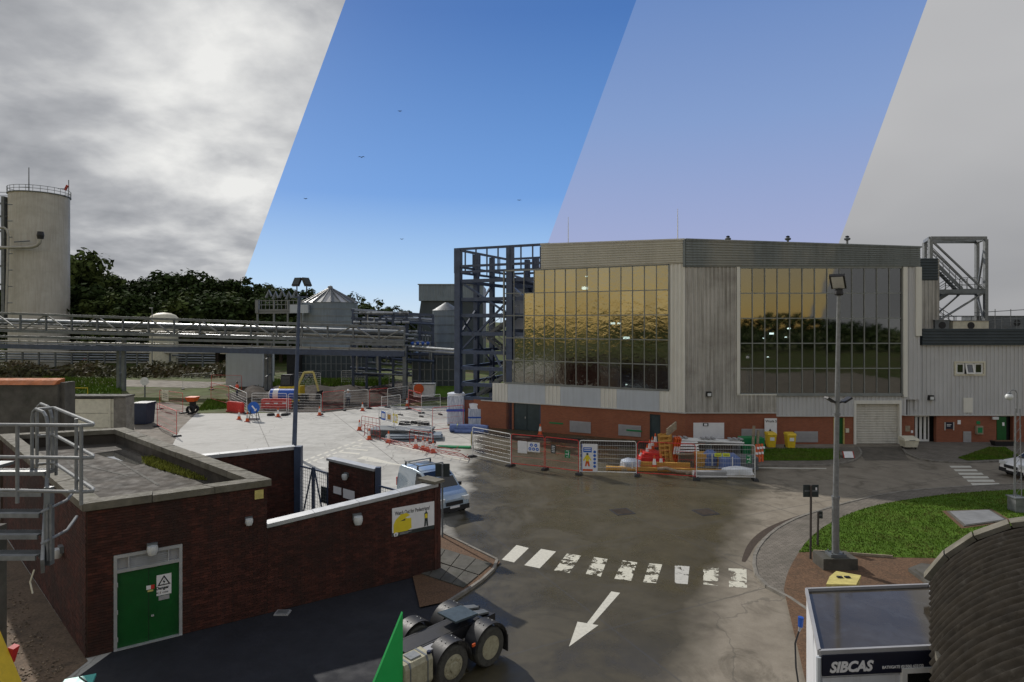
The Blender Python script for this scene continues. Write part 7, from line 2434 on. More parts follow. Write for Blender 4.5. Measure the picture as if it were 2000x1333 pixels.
# ---------------------------------------------------------------- excavator and bowser
p = G(572, 785)
ex = thing('excavator', 'small yellow excavator with folded arm in the trench', 'excavator', (p.x, p.y, 0))
def E(u, v, d=None): return D(u, v, (d or p.y))
for sy in (-.7, .7):
    MB().box(p.x - 1.5, p.x + 1.5, p.y + sy - .22, p.y + sy + .22, .1, .75).build('track', MT['rubber'], ex)
MB().box(p.x - 1.3, p.x + 1.1, p.y - .8, p.y + .8, .85, 1.8).build('house', MT['yellow'], ex)
MB().box(p.x - .5, p.x + .5, p.y - .5, p.y + .5, .7, .86).build('slew_ring', MT['black'], ex)
cbn = MB().hexa([(p.x - 1.2, p.y - .7, 1.8), (p.x + .2, p.y - .7, 1.8), (p.x + .2, p.y + .3, 1.8), (p.x - 1.2, p.y + .3, 1.8), (p.x - 1.1, p.y - .65, 3.1), (p.x, p.y - .65, 3.1), (p.x, p.y + .25, 3.1), (p.x - 1.1, p.y + .25, 3.1)]).build('cab', MT['black'], ex)
MB().box(p.x - 1.05, p.x - .05, p.y - .74, p.y - .71, 2.0, 2.95).build('window', MT['cglass'], cbn)
d0 = p.y - .2
A1, A2, A3, A4 = E(578, 800, d0), E(594, 728, d0), E(612, 727, d0), E(624, 768, d0)
A1 = Vector((A1.x, d0, 1.3)); A4.z = .9
MB().beam(A1, A2, .17, .24).build('boom', MT['yellow_dull'], ex)
MB().beam(A2, A3, .17, .24).build('boom', MT['yellow_dull'], ex)
MB().beam(A3, A4, .14, .2).build('stick', MT['yellow_dull'], ex)
MB().tube([(A1 + A2) / 2 + Vector((.3, 0, 0)), A3 - Vector((.3, 0, .2))], .07, 6).build('ram', MT['galv'], ex)
MB().hexa([(A4.x - .35, d0 - .4, .3), (A4.x + .1, d0 - .4, .2), (A4.x + .1, d0 + .4, .2), (A4.x - .35, d0 + .4, .3), (A4.x - .2, d0 - .4, 1.2), (A4.x + .3, d0 - .4, 1.3), (A4.x + .3, d0 + .4, 1.3), (A4.x - .2, d0 + .4, 1.2)]).build('bucket', MT['black'], ex)
p = G(553, 794)
bw_ = thing('water_bowser', 'blue and white water bowser tank beside the excavator', 'bowser', (p.x, p.y, 0))
MB().tube([(p.x - 1.4, p.y, 1.25), (p.x - 1.25, p.y, 1.25)], .45, 14, .62).build('tank_end', MT['white'], bw_)
MB().tube([(p.x - 1.25, p.y, 1.25), (p.x + 1.3, p.y, 1.25)], .62, 16).build('tank', MT['blue'], bw_, smooth=True)
MB().tube([(p.x - .9, p.y, 1.25), (p.x - .35, p.y, 1.25)], .64, 16).build('band', MT['white'], bw_, smooth=True)
MB().box(p.x - 1.5, p.x + 1.6, p.y - .5, p.y + .5, .5, .66).build('chassis', MT['yellow'], bw_)
for sx in (-.8, .8):
    tyre(p.x + sx, p.y - .6, .35, .35, .25, bw_, 'y'); tyre(p.x + sx, p.y + .6, .35, .35, .25, bw_, 'y')


# ---------------------------------------------------------------- people
def person(loc, yaw, label, coat, legs, helmet, arm=0.0):
    t = thing('person', label, 'person', tuple(loc))
    J = [('pelvis', (0, 0, .95), .15, None), ('waist', (0, 0, 1.12), .135, 0), ('chest', (0, 0, 1.34), .165, 1), ('neck', (0, 0, 1.5), .07, 2), ('head1', (0, -.01, 1.6), .085, 3), ('head2', (0, -.02, 1.72), .095, 4), ('head3', (0, -.01, 1.8), .06, 5),
         ('lsh', (.18, 0, 1.43), .075, 2), ('lel', (.25, .02, 1.16), .055, 7), ('lwr', (.24, -.12 - arm * .2, .95 + arm * .25), .04, 8), ('lha', (.23, -.16 - arm * .25, .87 + arm * .3), .042, 9),
         ('rsh', (-.18, 0, 1.43), .075, 2), ('rel', (-.25, .02, 1.16), .055, 11), ('rwr', (-.25, -.08, .92), .04, 12), ('rha', (-.25, -.1, .84), .042, 13),
         ('lhip', (.1, 0, .88), .11, 0), ('lkn', (.11, -.03, .5), .075, 15), ('lan', (.12, .02, .1), .055, 16), ('lto', (.13, -.14, .05), .045, 17),
         ('rhip', (-.1, 0, .88), .11, 0), ('rkn', (-.12, -.01, .5), .075, 19), ('ran', (-.14, .05, .1), .055, 20), ('rto', (-.15, -.1, .05), .045, 21)]
    me = bpy.data.meshes.new('body_skel')
    me.from_pydata([j[1] for j in J], [(i, j[3]) for i, j in enumerate(J) if j[3] is not None], [])
    ob = bpy.data.objects.new('body_skel', me)
    COL.objects.link(ob)
    sk = ob.modifiers.new('s', 'SKIN')
    if not me.skin_vertices:
        me.attributes  # noqa
    for i, j in enumerate(J):
        sv = me.skin_vertices[0].data[i]
        sv.radius = (j[2] * (1.15 if j[0] in ('chest', 'waist', 'pelvis') else 1), j[2] * (.8 if j[0] in ('chest', 'waist', 'pelvis') else 1))
        sv.use_root = (i == 0)
    ss = ob.modifiers.new('u', 'SUBSURF'); ss.levels = 1; ss.render_levels = 1
    bpy.context.view_layer.update()
    dg = bpy.context.evaluated_depsgraph_get()
    m2 = bpy.data.meshes.new_from_object(ob.evaluated_get(dg))
    bpy.data.objects.remove(ob)
    # five fingers on each hand, same mesh
    bm = bmesh.new(); bm.from_mesh(m2)
    for base in (Vector(J[10][1]), Vector(J[14][1])):
        for k in range(5):
            a0 = base + Vector((.0, -.02 + .014 * k, -.02)) if k < 4 else base + Vector((0, -.035, .02))
            ln = (.055, .065, .06, .05, .045)[k]
            a1 = a0 + (Vector((0, -.012, -ln)) if k < 4 else Vector((0, -.035, -.02)))
            for s_, e_ in ((a0, a1),):
                dmx = Matrix.Translation((s_ + e_) / 2) @ (e_ - s_).to_track_quat('Z', 'Y').to_matrix().to_4x4()
                bmesh.ops.create_cone(bm, segments=5, radius1=.009, radius2=.007, depth=(e_ - s_).length, cap_ends=True, matrix=dmx)
    # nose and ears
    for c_, s_ in (((0, -.125, 1.69), (.015, .03, .02)), ((.1, -.01, 1.69), (.012, .02, .03)), ((-.1, -.01, 1.69), (.012, .02, .03))):
        bmesh.ops.create_icosphere(bm, subdivisions=1, radius=1, matrix=Matrix.Translation(c_) @ Matrix.Diagonal((*s_, 1)))
    bm.to_mesh(m2); bm.free()
    m2.materials.clear()
    for mm in (MT[legs], MT[coat], MT['skin'], MT['black']):
        m2.materials.append(mm)
    for f in m2.polygons:
        z = f.center.z
        xx = abs(f.center.x)
        if z < .14: f.material_index = 3
        elif xx > .19 and z < .93: f.material_index = 2
        elif z < .98 and xx < .2: f.material_index = 0
        elif z < 1.5: f.material_index = 1
        else: f.material_index = 2
    m2.shade_smooth()
    b_ = bpy.data.objects.new('body', m2)
    COL.objects.link(b_); b_.parent = t
    def part(mb, nm, mt):
        o = mb.build(nm, MT[mt], None, smooth=True); o.parent = t
    part(MB().lathe([(.13, 0), (.125, .05), (.1, .11), (.05, .145), (.005, .15)], (0, -.01, 1.74), 14), 'helmet', helmet)
    part(MB().hexa([(-.1, -.2, 1.735), (.1, -.2, 1.735), (.11, -.1, 1.735), (-.11, -.1, 1.735), (-.09, -.19, 1.75), (.09, -.19, 1.75), (.1, -.1, 1.76), (-.1, -.1, 1.76)]), 'helmet_peak', helmet)
    part(MB().lathe([(.205, 1.1), (.21, 1.14)], (0, 0, 0), 14), 'reflective_band', 'lens')
    for sx in (-.03, .03):
        part(MB().lathe([(.012, -.006), (.012, .006)], (sx, -.115, 1.715), 8, 'y'), 'eye', 'black')
    t.rotation_euler = (0, 0, yaw)
    return t


person(G(680, 795), R(20), 'worker in pale top and white helmet standing in the trench', 'greycloth', 'navycloth', 'white', .4)
person(G(463, 776), R(-30), 'worker in orange high visibility coat and dark helmet behind red mesh', 'hivis_o', 'navycloth', 'signdark', .2)

# ---------------------------------------------------------------- vehicles
def vehicle(name, label, loc, yaw, prof, half, belt, hgt, paint, glass_polys, screen, wheels, wr, extras=None, tumble=.14):
    """prof: side outline (x forward, z up)"""
    t = thing(name, label, 'van' if 'van' in name else 'car', loc)
    t.rotation_euler = (0, 0, yaw)
    def hw(z, x):
        k = max(0.0, (z - belt) / (hgt - belt))
        e = 1 - .06 * max(0, (abs(x) / (prof_max) - .8) / .2)
        return half * (1 - tumble * k) * e
    prof_max = max(abs(x) for x, z in prof)
    # subdivide outline
    pr = []
    for i in range(len(prof)):
        a_, b_ = prof[i], prof[(i + 1) % len(prof)]
        n = 3
        for k in range(n):
            pr.append((a_[0] + (b_[0] - a_[0]) * k / n, a_[1] + (b_[1] - a_[1]) * k / n))
    n = len(pr)
    m = MB()
    lv = (-1, -.93, 0, .93, 1)
    cx = sum(x for x, z in pr) / n; cz_ = sum(z for x, z in pr) / n
    for s in lv:
        ins = .965 if abs(s) == 1 else 1.0
        for x, z in pr:
            xx, zz2 = cx + (x - cx) * ins, cz_ + (z - cz_) * ins
            m.v.append((xx, s * hw(z, x), zz2))
    for j in range(len(lv) - 1):
        for i in range(n):
            m.f.append((j * n + i, j * n + (i + 1) % n, (j + 1) * n + (i + 1) % n, (j + 1) * n + i))
    m.f.append(tuple(range(n))); m.f.append(tuple(range((len(lv) - 1) * n, len(lv) * n)))
    def part(mb, nm, mt, smooth=False):
        o = mb.build(nm, MT[mt], None, smooth=smooth); o.parent = t
        return o
    part(m, 'body', paint, True)
    for gp in glass_polys:
        for s in (-1, 1):
            g = MB()
            g.v += [(x, s * (hw(z, x) + .004), z) for x, z in gp] + [(x, s * (hw(z, x) - .02), z) for x, z in gp]
            k = len(gp)
            g.f += [tuple(range(k)), tuple(range(k, 2 * k))] + [(i, (i + 1) % k, k + (i + 1) % k, k + i) for i in range(k)]
            part(g, 'side_window', 'cglass')
    for nm, (xa, za), (xb, zb) in screen:
        g = MB()
        d = Vector((zb - za, 0, -(xb - xa))).normalized()
        if d.x * (1 if nm != 'rear_window' else -1) < 0: d = -d
        for o in (.008, -.02):
            for x, z, s in ((xa, za, -1), (xa, za, 1), (xb, zb, 1), (xb, zb, -1)):
                g.v.append((x + d.x * o, s * (hw(z, x) - .1), z + d.z * o))
        g.f += [(0, 1, 2, 3), (7, 6, 5, 4), (0, 4, 5, 1), (1, 5, 6, 2), (2, 6, 7, 3), (3, 7, 4, 0)]
        part(g, nm, 'cglass')
    for wx in wheels:
        for s in (-1, 1):
            y = s * (half - .1)
            w = MB().lathe([(wr * .62, -.1), (wr * .94, -.1), (wr, -.06), (wr, .06), (wr * .94, .1), (wr * .62, .1)], (wx, y, wr), 20, 'y', cap=False)
            wo = part(w, 'wheel', 'rubber', True)
            q = MB().lathe([(.03, s * .11), (wr * .2, s * .1), (wr * .25, s * .07), (wr * .6, s * .07), (wr * .66, s * .1), (wr * .66, 0)], (wx, y, wr), 20, 'y')
            r_ = q.build('rim', MT['rim'], None); r_.parent = wo
            for k in range(5):
                th = 2 * math.pi * k / 5
                sp_2 = MB().beam((wx, y + s * .09, wr), (wx + math.cos(th) * wr * .6, y + s * .09, wr + math.sin(th) * wr * .6), .07, .03)
                b2 = sp_2.build('spoke', MT['rim'], None); b2.parent = wo
            ar = MB().lathe([(wr * 1.22, -.02), (wr * 1.22, .02)], (wx, s * (half + .004), wr * 1.02), 20, 'y')
            part(ar, 'wheel_arch', 'black')
    fx = max(x for x, z in prof); rx = min(x for x, z in prof)
    for s in (-1, 1):
        part(MB().cbox((fx - .12, s * half * .72, .78), (.2, .36, .18), -s * .25), 'headlight', 'lens')
        part(MB().cbox((rx + .03, s * half * .86, .95), (.08, .14, .4)), 'tail_light', 'red')
        part(MB().cbox((.95, s * (half + .1), belt + .08), (.12, .2, .16)), 'mirror', 'black')
        part(MB().box(rx + .3, fx - .3, s * half - .01, s * half + .012, .32, .42), 'sill', 'black')
        part(MB().box(-.1, .1, s * half - .01, s * half + .02, belt - .16, belt - .11), 'door_handle', 'black')
    part(MB().box(fx - .1, fx + .03, -half * .9, half * .9, .28, .5), 'front_bumper', 'black')
    part(MB().box(rx - .03, rx + .1, -half * .9, half * .9, .3, .5), 'rear_bumper', 'black')
    part(MB().box(fx + .0, fx + .035, -half * .5, half * .5, .55, .72), 'grille', 'black')
    part(MB().box(fx + .03, fx + .045, -.26, .26, .42, .52), 'number_plate', 'signwhite')
    if extras: extras(part, hw)
    return t


vp = [(-2.0, .3), (-2.05, .6), (-2.0, 1.0), (-1.9, 1.7), (-1.7, 1.84), (-.4, 1.88), (.35, 1.82), (.75, 1.6), (1.2, 1.13), (1.8, 1.0), (2.05, .8), (2.1, .45), (2.0, .3)]
def van_extras(part, hw):
    for x in (-1.3, -.1):
        part(MB().box(x - .03, x + .03, -.72, .72, 2.0, 2.05), 'roof_bar', 'galv')
        for s in (-1, 1):
            part(MB().box(x - .04, x + .04, s * .7 - .03, s * .7 + .03, 1.82, 2.0), 'bar_foot', 'black')
    part(MB().box(-1.4, .0, -.74, -.71, 2.05, 2.09), 'roof_rail', 'galv')
vloc = (-3.95, 30.1, 0)
vehicle('small_van', 'silver blue small van with roof bars parked behind the yard wall', vloc, R(-52), vp, .9, 1.08, 1.88, 'carpaint',
        [[(-.05, 1.16), (.95, 1.16), (.6, 1.6), (.3, 1.72), (-.05, 1.74)]], [('windscreen', (1.17, 1.16), (.79, 1.56)), ('windscreen_top', (.74, 1.605), (.4, 1.793)), ('rear_window', (-1.97, 1.15), (-1.9, 1.68))], (-1.3, 1.32), .33, van_extras)
cp_ = [(-2.0, .3), (-2.05, .7), (-1.95, 1.0), (-1.6, 1.4), (-1.0, 1.5), (.2, 1.48), (.5, 1.38), (1.0, 1.0), (1.8, .88), (2.05, .7), (2.1, .4), (2.0, .28)]
wl = G(1998, 941)
vehicle('parked_car', 'white car nose showing at the right edge beside the small zebra crossing', (wl.x + 2.05, wl.y + .9, 0), R(183), cp_, .88, .95, 1.5, 'carwhite',
        [[(-1.3, 1.02), (.85, 1.02), (.4, 1.36), (-.9, 1.42)]], [('windscreen', (.98, 1.03), (.5, 1.38)), ('rear_window', (-1.9, 1.05), (-1.6, 1.39))], (-1.3, 1.3), .31)

# tractor unit (only its rear is in the picture)
hd_ = math.atan2(-.71, -.70)
tr = thing('lorry_tractor', 'rear of a black lorry tractor unit with cream wheels and green cab corner', 'lorry', (-1.2, 16.7, 0))
tr.scale = (1, .75, 1)
tr.rotation_euler = (0, 0, hd_)
def tp_(mb, nm, mt, par=None, smooth=False):
    o = mb.build(nm, MT[mt] if isinstance(mt, str) else mt, None, smooth=smooth); o.parent = par or tr
    return o
for s in (-.42, .42):
    tp_(MB().box(-.7, 2.3, s - .04, s + .04, .72, .98), 'chassis_rail', 'black')
for x in (-.65, .5, 1.6, 2.2):
    tp_(MB().box(x - .05, x + .05, -.38, .38, .76, .94), 'cross_member', 'black')
tp_(MB().box(-.2, 2.25, -.36, .36, .95, .985), 'deck_plate', 'black')
fwm = MB()
fwm.hexa([(-.05, -.46, 1.14), (.75, -.5, 1.2), (.75, .5, 1.2), (-.05, .46, 1.14), (-.05, -.46, 1.19), (.75, -.5, 1.25), (.75, .5, 1.25), (-.05, .46, 1.19)])
tp_(fwm, 'fifth_wheel_plate', M('greasy_plate', (0.06, 0.08, 0.09), 0.4, .3, 6))
for s in (-1, 1):
    tp_(MB().hexa([(-.5, s * .12, 1.02), (-.05, s * .12, 1.12), (-.05, s * .46, 1.12), (-.5, s * .4, 1.02), (-.5, s * .12, 1.07), (-.05, s * .12, 1.17), (-.05, s * .46, 1.17), (-.5, s * .4, 1.07)]), 'fifth_wheel_horn', 'galv_dark')
for i, ax_ in enumerate((0.0, 1.27)):
    tp_(MB().tube([(ax_, -1.0, .5), (ax_, 1.0, .5)], .11, 10), 'axle', 'black')
    for s in (-1, 1):
        # twin tyres
        w = tp_(MB().lathe([(.3, -.14), (.46, -.14), (.5, -.09), (.5, .09), (.46, .14), (.3, .14)], (ax_, s * 1.08, .5), 28, 'y', cap=False), 'wheel', 'tyre_grey', None, True)
        tp_(MB().lathe([(.3, -.13), (.46, -.13), (.5, -.09), (.5, .09), (.46, .13), (.3, .13)], (ax_, s * .78, .5), 24, 'y', cap=False), 'inner_wheel', 'tyre_grey', None, True)
        if i == 0:
            pf_ = [(.305, s * .13), (.285, s * .12), (.27, s * -.02), (.2, s * -.04), (.1, s * -.03), (.09, s * .06), (.02, s * .07)]
        else:
            pf_ = [(.305, s * .12), (.28, s * .14), (.2, s * .16), (.14, s * .15), (.12, s * .22), (.02, s * .22)]
        r_ = tp_(MB().lathe(pf_, (ax_, s * 1.08, .5), 24, 'y'), 'rim', 'rim_cream', w, False)
        for k in range(10):
            th = 2 * math.pi * k / 10
            rr2 = .17 if i == 0 else .225
            tp_(MB().lathe([(.022, s * (-.04 if i == 0 else .12)), (.022, s * (.0 if i == 0 else .19))], (ax_ + math.cos(th) * rr2, s * 1.08, .5 + math.sin(th) * rr2), 6, 'y'), 'wheel_nut', 'rim_cream', w)
        # half-round mudguard
        g = MB()
        nn2 = 14
        for k in range(nn2 + 1):
            th = R(188) - (R(188) - R(0)) * k / nn2 if i == 0 else R(175) - R(175) * k / nn2
            for yy in (.66, 1.26):
                for rr3 in (.565, .59):
                    g.v.append((ax_ - math.cos(math.pi - th) * rr3, s * yy, .54 + math.sin(th) * rr3))
        for k in range(nn2):
            b4, c4 = k * 4, (k + 1) * 4
            g.f += [(b4 + 1, b4 + 3, c4 + 3, c4 + 1), (b4, c4, c4 + 2, b4 + 2), (b4 + 2, c4 + 2, c4 + 3, b4 + 3), (b4, b4 + 1, c4 + 1, c4)]
        g.f += [(0, 1, 3, 2), (nn2 * 4, nn2 * 4 + 2, nn2 * 4 + 3, nn2 * 4 + 1)]
        mg = tp_(g, 'mudguard', 'black', None, True)
        for x_ in (-.16, .16):
            for yy in (.85, 1.05):
                tp_(MB().lathe([(.018, 0), (.018, .02)], (ax_ + x_, s * yy, 1.105), 6), 'bolt', 'alu', mg)
    if i == 0:
        for s in (-1, 1):
            tp_(MB().box(-.63, -.6, s * .95 - .28, s * .95 + .28, .18, .62), 'mud_flap', 'rubber')
tp_(MB().cbox((.64, 1.27, .82), (.1, .04, .07)), 'marker_light', 'orange')
# fuel tank with straps, filler cap and steps on the near side (left of travel)
tk = MB()
x0_, x1_ = 1.95, 2.74
ring_ = [(.62, .42), (1.2, .42), (1.28, .52), (1.28, 1.0), (1.2, 1.1), (.62, 1.1)]
nr = len(ring_)
for x in (x0_, x1_):
    tk.v += [(x, y, z) for y, z in ring_]
tk.f += [tuple(range(nr)), tuple(range(nr, 2 * nr))] + [(k, (k + 1) % nr, nr + (k + 1) % nr, nr + k) for k in range(nr)]
tko = tp_(tk, 'fuel_tank', 'rim_cream')
for x in (2.1, 2.6):
    st_ = MB()
    for k in range(nr):
        y, z = ring_[k]; y2, z2 = ring_[(k + 1) % nr]
        st_.beam((x, y, z), (x, y2, z2), .05, .02)
    tp_(st_, 'strap', 'galv_dark', tko)
tp_(MB().lathe([(.06, 0), (.06, .06)], (2.0, 1.16, 1.1), 10), 'filler_cap', 'blue_dark', tko)
tp_(MB().box(2.2, 2.5, .72, 1.1, 1.1, 1.13), 'step_plate', 'galv', tko)
tp_(MB().box(1.5, 1.9, .5, .8, .75, .98), 'battery_box', 'vent')
fa = MB()
tri_ = [(2.77, 2.35), (2.77, .5), (3.95, .35)]
fa.v += [(x, 1.2, z) for x, z in tri_] + [(x, 1.12, z) for x, z in tri_]
fa.f += [(0, 1, 2), (5, 4, 3), (0, 3, 4, 1), (1, 4, 5, 2), (2, 5, 3, 0)]
tp_(fa, 'cab_corner', 'green_bright')  # added triangle standing in for the cut-off corner of the green cab

# ================================================================ BACKGROUND PLANT
# white storage tank
KD = 124 / 97
TC = D(77.5, 620, 124)
tx, ty = TC.x, 124.0
tr_ = 5.01
tt = thing('storage_tank', 'tall off white cylindrical storage tank at the left of the skyline', 'tank', (tx, ty, 0))
ztk = CH + (HOR - 384) / F * 124
prof_ = []
for k in range(9):
    z = ztk * k / 9
    prof_ += [(tr_, z), (tr_, z + ztk / 9 - .06), (tr_ + .025, z + ztk / 9 - .05), (tr_ + .025, z + ztk / 9 - .01)]
MB().lathe(prof_ + [(tr_, ztk)], (tx, ty, 0), 56).build('shell', MT['tank'], tt, smooth=True)
MB().lathe([(tr_ + .22, ztk), (tr_ + .22, ztk + .16), (.1, ztk + .9)], (tx, ty, 0), 48).build('roof', MT['galv_dark'], tt)
for k in range(28):
    t = 2 * math.pi * k / 28
    MB().tube([(tx + math.cos(t) * (tr_ + .15), ty + math.sin(t) * (tr_ + .15), ztk + .15), (tx + math.cos(t) * (tr_ + .15), ty + math.sin(t) * (tr_ + .15), ztk + 1.3)], .04, 5).build('guard_post', MT['galv'], tt)
for hh in (.7, 1.28):
    MB().tube([(tx + math.cos(2 * math.pi * k / 40) * (tr_ + .15), ty + math.sin(2 * math.pi * k / 40) * (tr_ + .15), ztk + hh) for k in range(41)], .05, 5).build('guard_rail', MT['galv'], tt)
q = D(64, 330, 124)
MB().tube([(q.x, ty - 1, ztk), (q.x, ty - 1, q.z)], .12, 6, .08).build('vent_mast', MT['galv'], tt)
q = D(137, 352, 124)
MB().tube([(q.x - .3, ty, ztk), (q.x - .3, ty, q.z)], .08, 6).build('lamp_mast', MT['galv'], tt)
q0_, q1_ = D(127, 372, 121), D(132, 362, 121)
MB().beam(q0_, q1_, .25, .4).build('warning_lamp', MT['red_dark'], tt)
for u0, u1, v in ((38, 58, 366), (113, 127, 369)):
    p0_, p1_ = D(u0, v, 118), D(u1, v, 118)
    MB().tube([p0_, p1_], .06, 5).build('roof_walk', MT['galv_dark'], tt)
# pipe and valve on the shell
pa, pb_, pc = D(-12, 484, 118), D(70, 483, 118), D(79, 470, 118)
MB().tube([pa, D(30, 484, 118), D(62, 483, 118), D(72, 480, 118), D(78, 474, 118), D(79, 468, 118)], .3, 10).build('pipe', MT['pipe_w'], tt, smooth=True)
MB().lathe([(.5, -.7), (.62, 0), (.5, .7)], D(79, 460, 118.3), 12).build('valve', MT['black'], tt)
MB().tube([D(28, 473, 118), D(58, 471, 118)], .12, 6).build('bracket_rail', MT['galv_dark'], tt)
MB().tube([D(-6, 446, 118), D(8, 445, 118), D(14, 450, 118), D(16, 458, 118), D(15, 520, 118), D(12, 612, 118)], .22, 10).build('riser_pipe', MT['pipe_w'], tt, smooth=True)
# stair column on the tank's left
MB().beam(D(9, 640, 121), D(9, 385, 121), 1.0, .6).build('ladder_duct', MT['galv_dark'], tt)
for v in (398, 423, 452, 487, 520, 556):
    MB().beam(D(-25, v, 121), D(14, v, 121), .3, .35).build('gantry_beam', MT['galv_dark'], tt)
for k in range(7):
    v = 400 + k * 32
    MB().tube([D(15, v, 118), D(24, v, 118)], .1, 5).build('pipe_clip', MT['galv'], tt)
for v in (376, 383):
    MB().tube([D(-30, v, 121), D(18, v, 121)], .06, 5).build('gantry_rail', MT['galv_dark'], tt)

# white domed tank peeking over the bridge
q = D(320, 632, 118)
dt = thing('domed_tank', 'small white domed tank just showing above the pipe bridge', 'tank', (q.x, 118, 0))
rz_ = 25 / F * 118
zt3 = CH - (622 - HOR) / F * 118
MB().lathe([(rz_, 0), (rz_, zt3)], (q.x, 118, 0), 28).build('shell', MT['cream'], dt, smooth=True)
MB().lathe([(rz_ * 1.02, zt3), (rz_ * .85, zt3 + .55), (rz_ * .5, zt3 + .95), (.05, zt3 + 1.1)], (q.x, 118, 0), 28).build('dome', MT['cream'], dt, smooth=True)
q = D(297, 602, 112)
sl_ = thing('street_lamp', 'thin far street lamp beside the small domed tank', 'lamp post', (q.x, 112, 0))
MB().tube([(q.x, 112, 0), (q.x, 112, q.z)], .08, 6).build('post', MT['galv'], sl_)
MB().box(q.x - .5, q.x + .1, 111.9, 112.1, q.z - .05, q.z + .08).build('lantern', MT['lens'], sl_)

# ---------------------------------------------------------------- pipe bridge
pbz = thing('pipe_bridge', 'long elevated steel truss pipe bridge crossing the left background', 'pipe bridge', (-45, 80, 0))
def PB(u, v, o=0.0):
    d = 84 - 12 * (u / 800.0) + o
    return D(u, v, d)
uL, uR = -60, 790
def lin(u, v0, v1): return v0 + (v1 - v0) * (u - 0) / 780.0
tops = lambda u: lin(u, 612, 640)
mids = lambda u: lin(u, 646, 668)
lows = lambda u: lin(u, 655, 674)
for o in (0.0, 2.6):
    MB().beam(PB(uL, tops(uL), o), PB(uR, tops(uR), o), .26, .3).build('top_chord', MT['galv_dark'], pbz)
    MB().beam(PB(uL, mids(uL), o), PB(uR, mids(uR), o), .3, .34).build('bottom_chord', MT['galv_dark'], pbz)
    k = 0
    us = []
    u = uL
    while u <= uR:
        us.append(u); u += 50
    for i, u in enumerate(us):
        MB().beam(PB(u, tops(u), o), PB(u, mids(u), o), .2, .2).build('vertical', MT['galv_dark'], pbz)
        if i + 1 < len(us):
            u2 = us[i + 1]
            if i % 2: MB().beam(PB(u, tops(u), o), PB(u2, mids(u2), o), .15, .15).build('diagonal', MT['galv'], pbz)
            else: MB().beam(PB(u, mids(u), o), PB(u2, tops(u2), o), .15, .15).build('diagonal', MT['galv'], pbz)
MB().beam(PB(uL, 675, -.2), PB(uR, 692, -.2), .3, .62).build('lower_girder', MT['navy_steel'], pbz)
MB().beam(PB(uL, 656, -.1), PB(uR, 674, -.1), .25, .3).build('walkway_girder', MT['galv_dark'], pbz)
for v0, v1, r, mt, o in ((624, 650, .3, 'pipe_d', 1.4), (635, 659, .09, 'pipe_w', .9), (639, 661, .1, 'pipe_w', 1.8), (643, 665, .12, 'pipe_d', 1.2), (665, 683, .1, 'pipe_w', .3), (668, 686, .08, 'pipe', .1), (630, 654, .1, 'pipe_d', 2.1)):
    MB().tube([PB(uL, v0, o), PB(uR, v1, o)], r, 8).build('pipe', MT[mt], pbz, smooth=True)
for u in (232, 242, 528, 520, 790, -40):
    b_ = PB(u, lows(u), .3 if u % 4 else 2.2)
    MB().beam((b_.x, b_.y, 0), b_, .4, .4).build('trestle_column', MT['galv_dark'], pbz)
for u in (237, 524):
    for zz_ in (2.2, 4.4):
        p0_, p1_ = PB(u - 5, 660, .3), PB(u + 5, 660, 2.2)
        MB().beam((p0_.x, p0_.y, zz_), (p1_.x, p1_.y, zz_ + .3), .12).build('trestle_brace', MT['galv_dark'], pbz)
for i in range(22):
    u = -40 + i * 38
    MB().tube([PB(u, lin(u, 661, 679), -.3), PB(u, lin(u, 670, 688), -.3)], .05, 5).build('hanger', MT['galv'], pbz)
# little warning triangle plate on the girder
W = Wall(PB(430, 680, -.5).xy, PB(446, 680, -.5).xy)
z_ = PB(438, 684, -.5).z
W.poly(MB(), [(0, z_ - .5), (1.1, z_ - .5), (.55, z_ + .5)], .0, .04).build('warning_plate', MT['signwhite'], pbz)
W.poly(MB(), [(.35, z_ - .35), (.75, z_ - .35), (.55, z_ + .2)], .041, .05).build('warning_mark', MT['vent'], pbz)

# second rack: dense process steelwork at centre left
pk = thing('process_rack', 'dense dark steel process rack crowded with pipes beside the steel frame', 'pipe rack', (-18, 82, 0))
rr_ = random.Random(9)
for o in (0, 5):
    for u in range(690, 850, 26):
        b_ = D(u, 604 + (u - 690) * .07, 80 + o)
        MB().beam((b_.x, b_.y, 0), b_, .3, .3).build('column', MT['navy_steel'], pk)
    for v in (606, 622, 641, 660, 684):
        MB().beam(D(686, v, 80 + o), D(846, v + 10, 80 + o), .25, .3).build('beam', MT['navy_steel'], pk)
for k in range(52):
    v = rr_.uniform(604, 735)
    u0 = rr_.uniform(680, 800)
    u1 = min(848, u0 + rr_.uniform(30, 120))
    d = rr_.uniform(79, 86)
    MB().tube([D(u0, v, d), D(u1, v + (u1 - u0) * .06, d)], rr_.uniform(.08, .22), 7).build('pipe', MT[rr_.choice(['pipe', 'pipe_d', 'pipe_d', 'navy_steel', 'pipe_d'])], pk, smooth=True)
for k in range(48):
    u = rr_.uniform(684, 850)
    v0 = rr_.uniform(610, 690); v1 = v0 + rr_.uniform(15, 60)
    d = rr_.uniform(79, 86)
    MB().tube([D(u, v0, d), D(u, min(v1, 735), d)], rr_.uniform(.06, .16), 6).build('riser', MT[rr_.choice(['pipe', 'pipe_d', 'navy_steel'])], pk)
for k in range(26):
    u = 755 + rr_.uniform(-60, 80); v = rr_.choice([612, 630, 648, 662])
    c_ = D(u, v, 79)
    MB().tube([c_ - Vector((rr_.uniform(.3, .6), 0, 0)), c_ + Vector((rr_.uniform(.3, .6), 0, 0))], .18, 8).build('valve', MT['pipe'], pk)
for k in range(5):
    u = 692 + k * 31
    MB().beam(D(u, 622, 80), D(u + 26, 641, 80), .12).build('brace', MT['navy_steel'], pk)
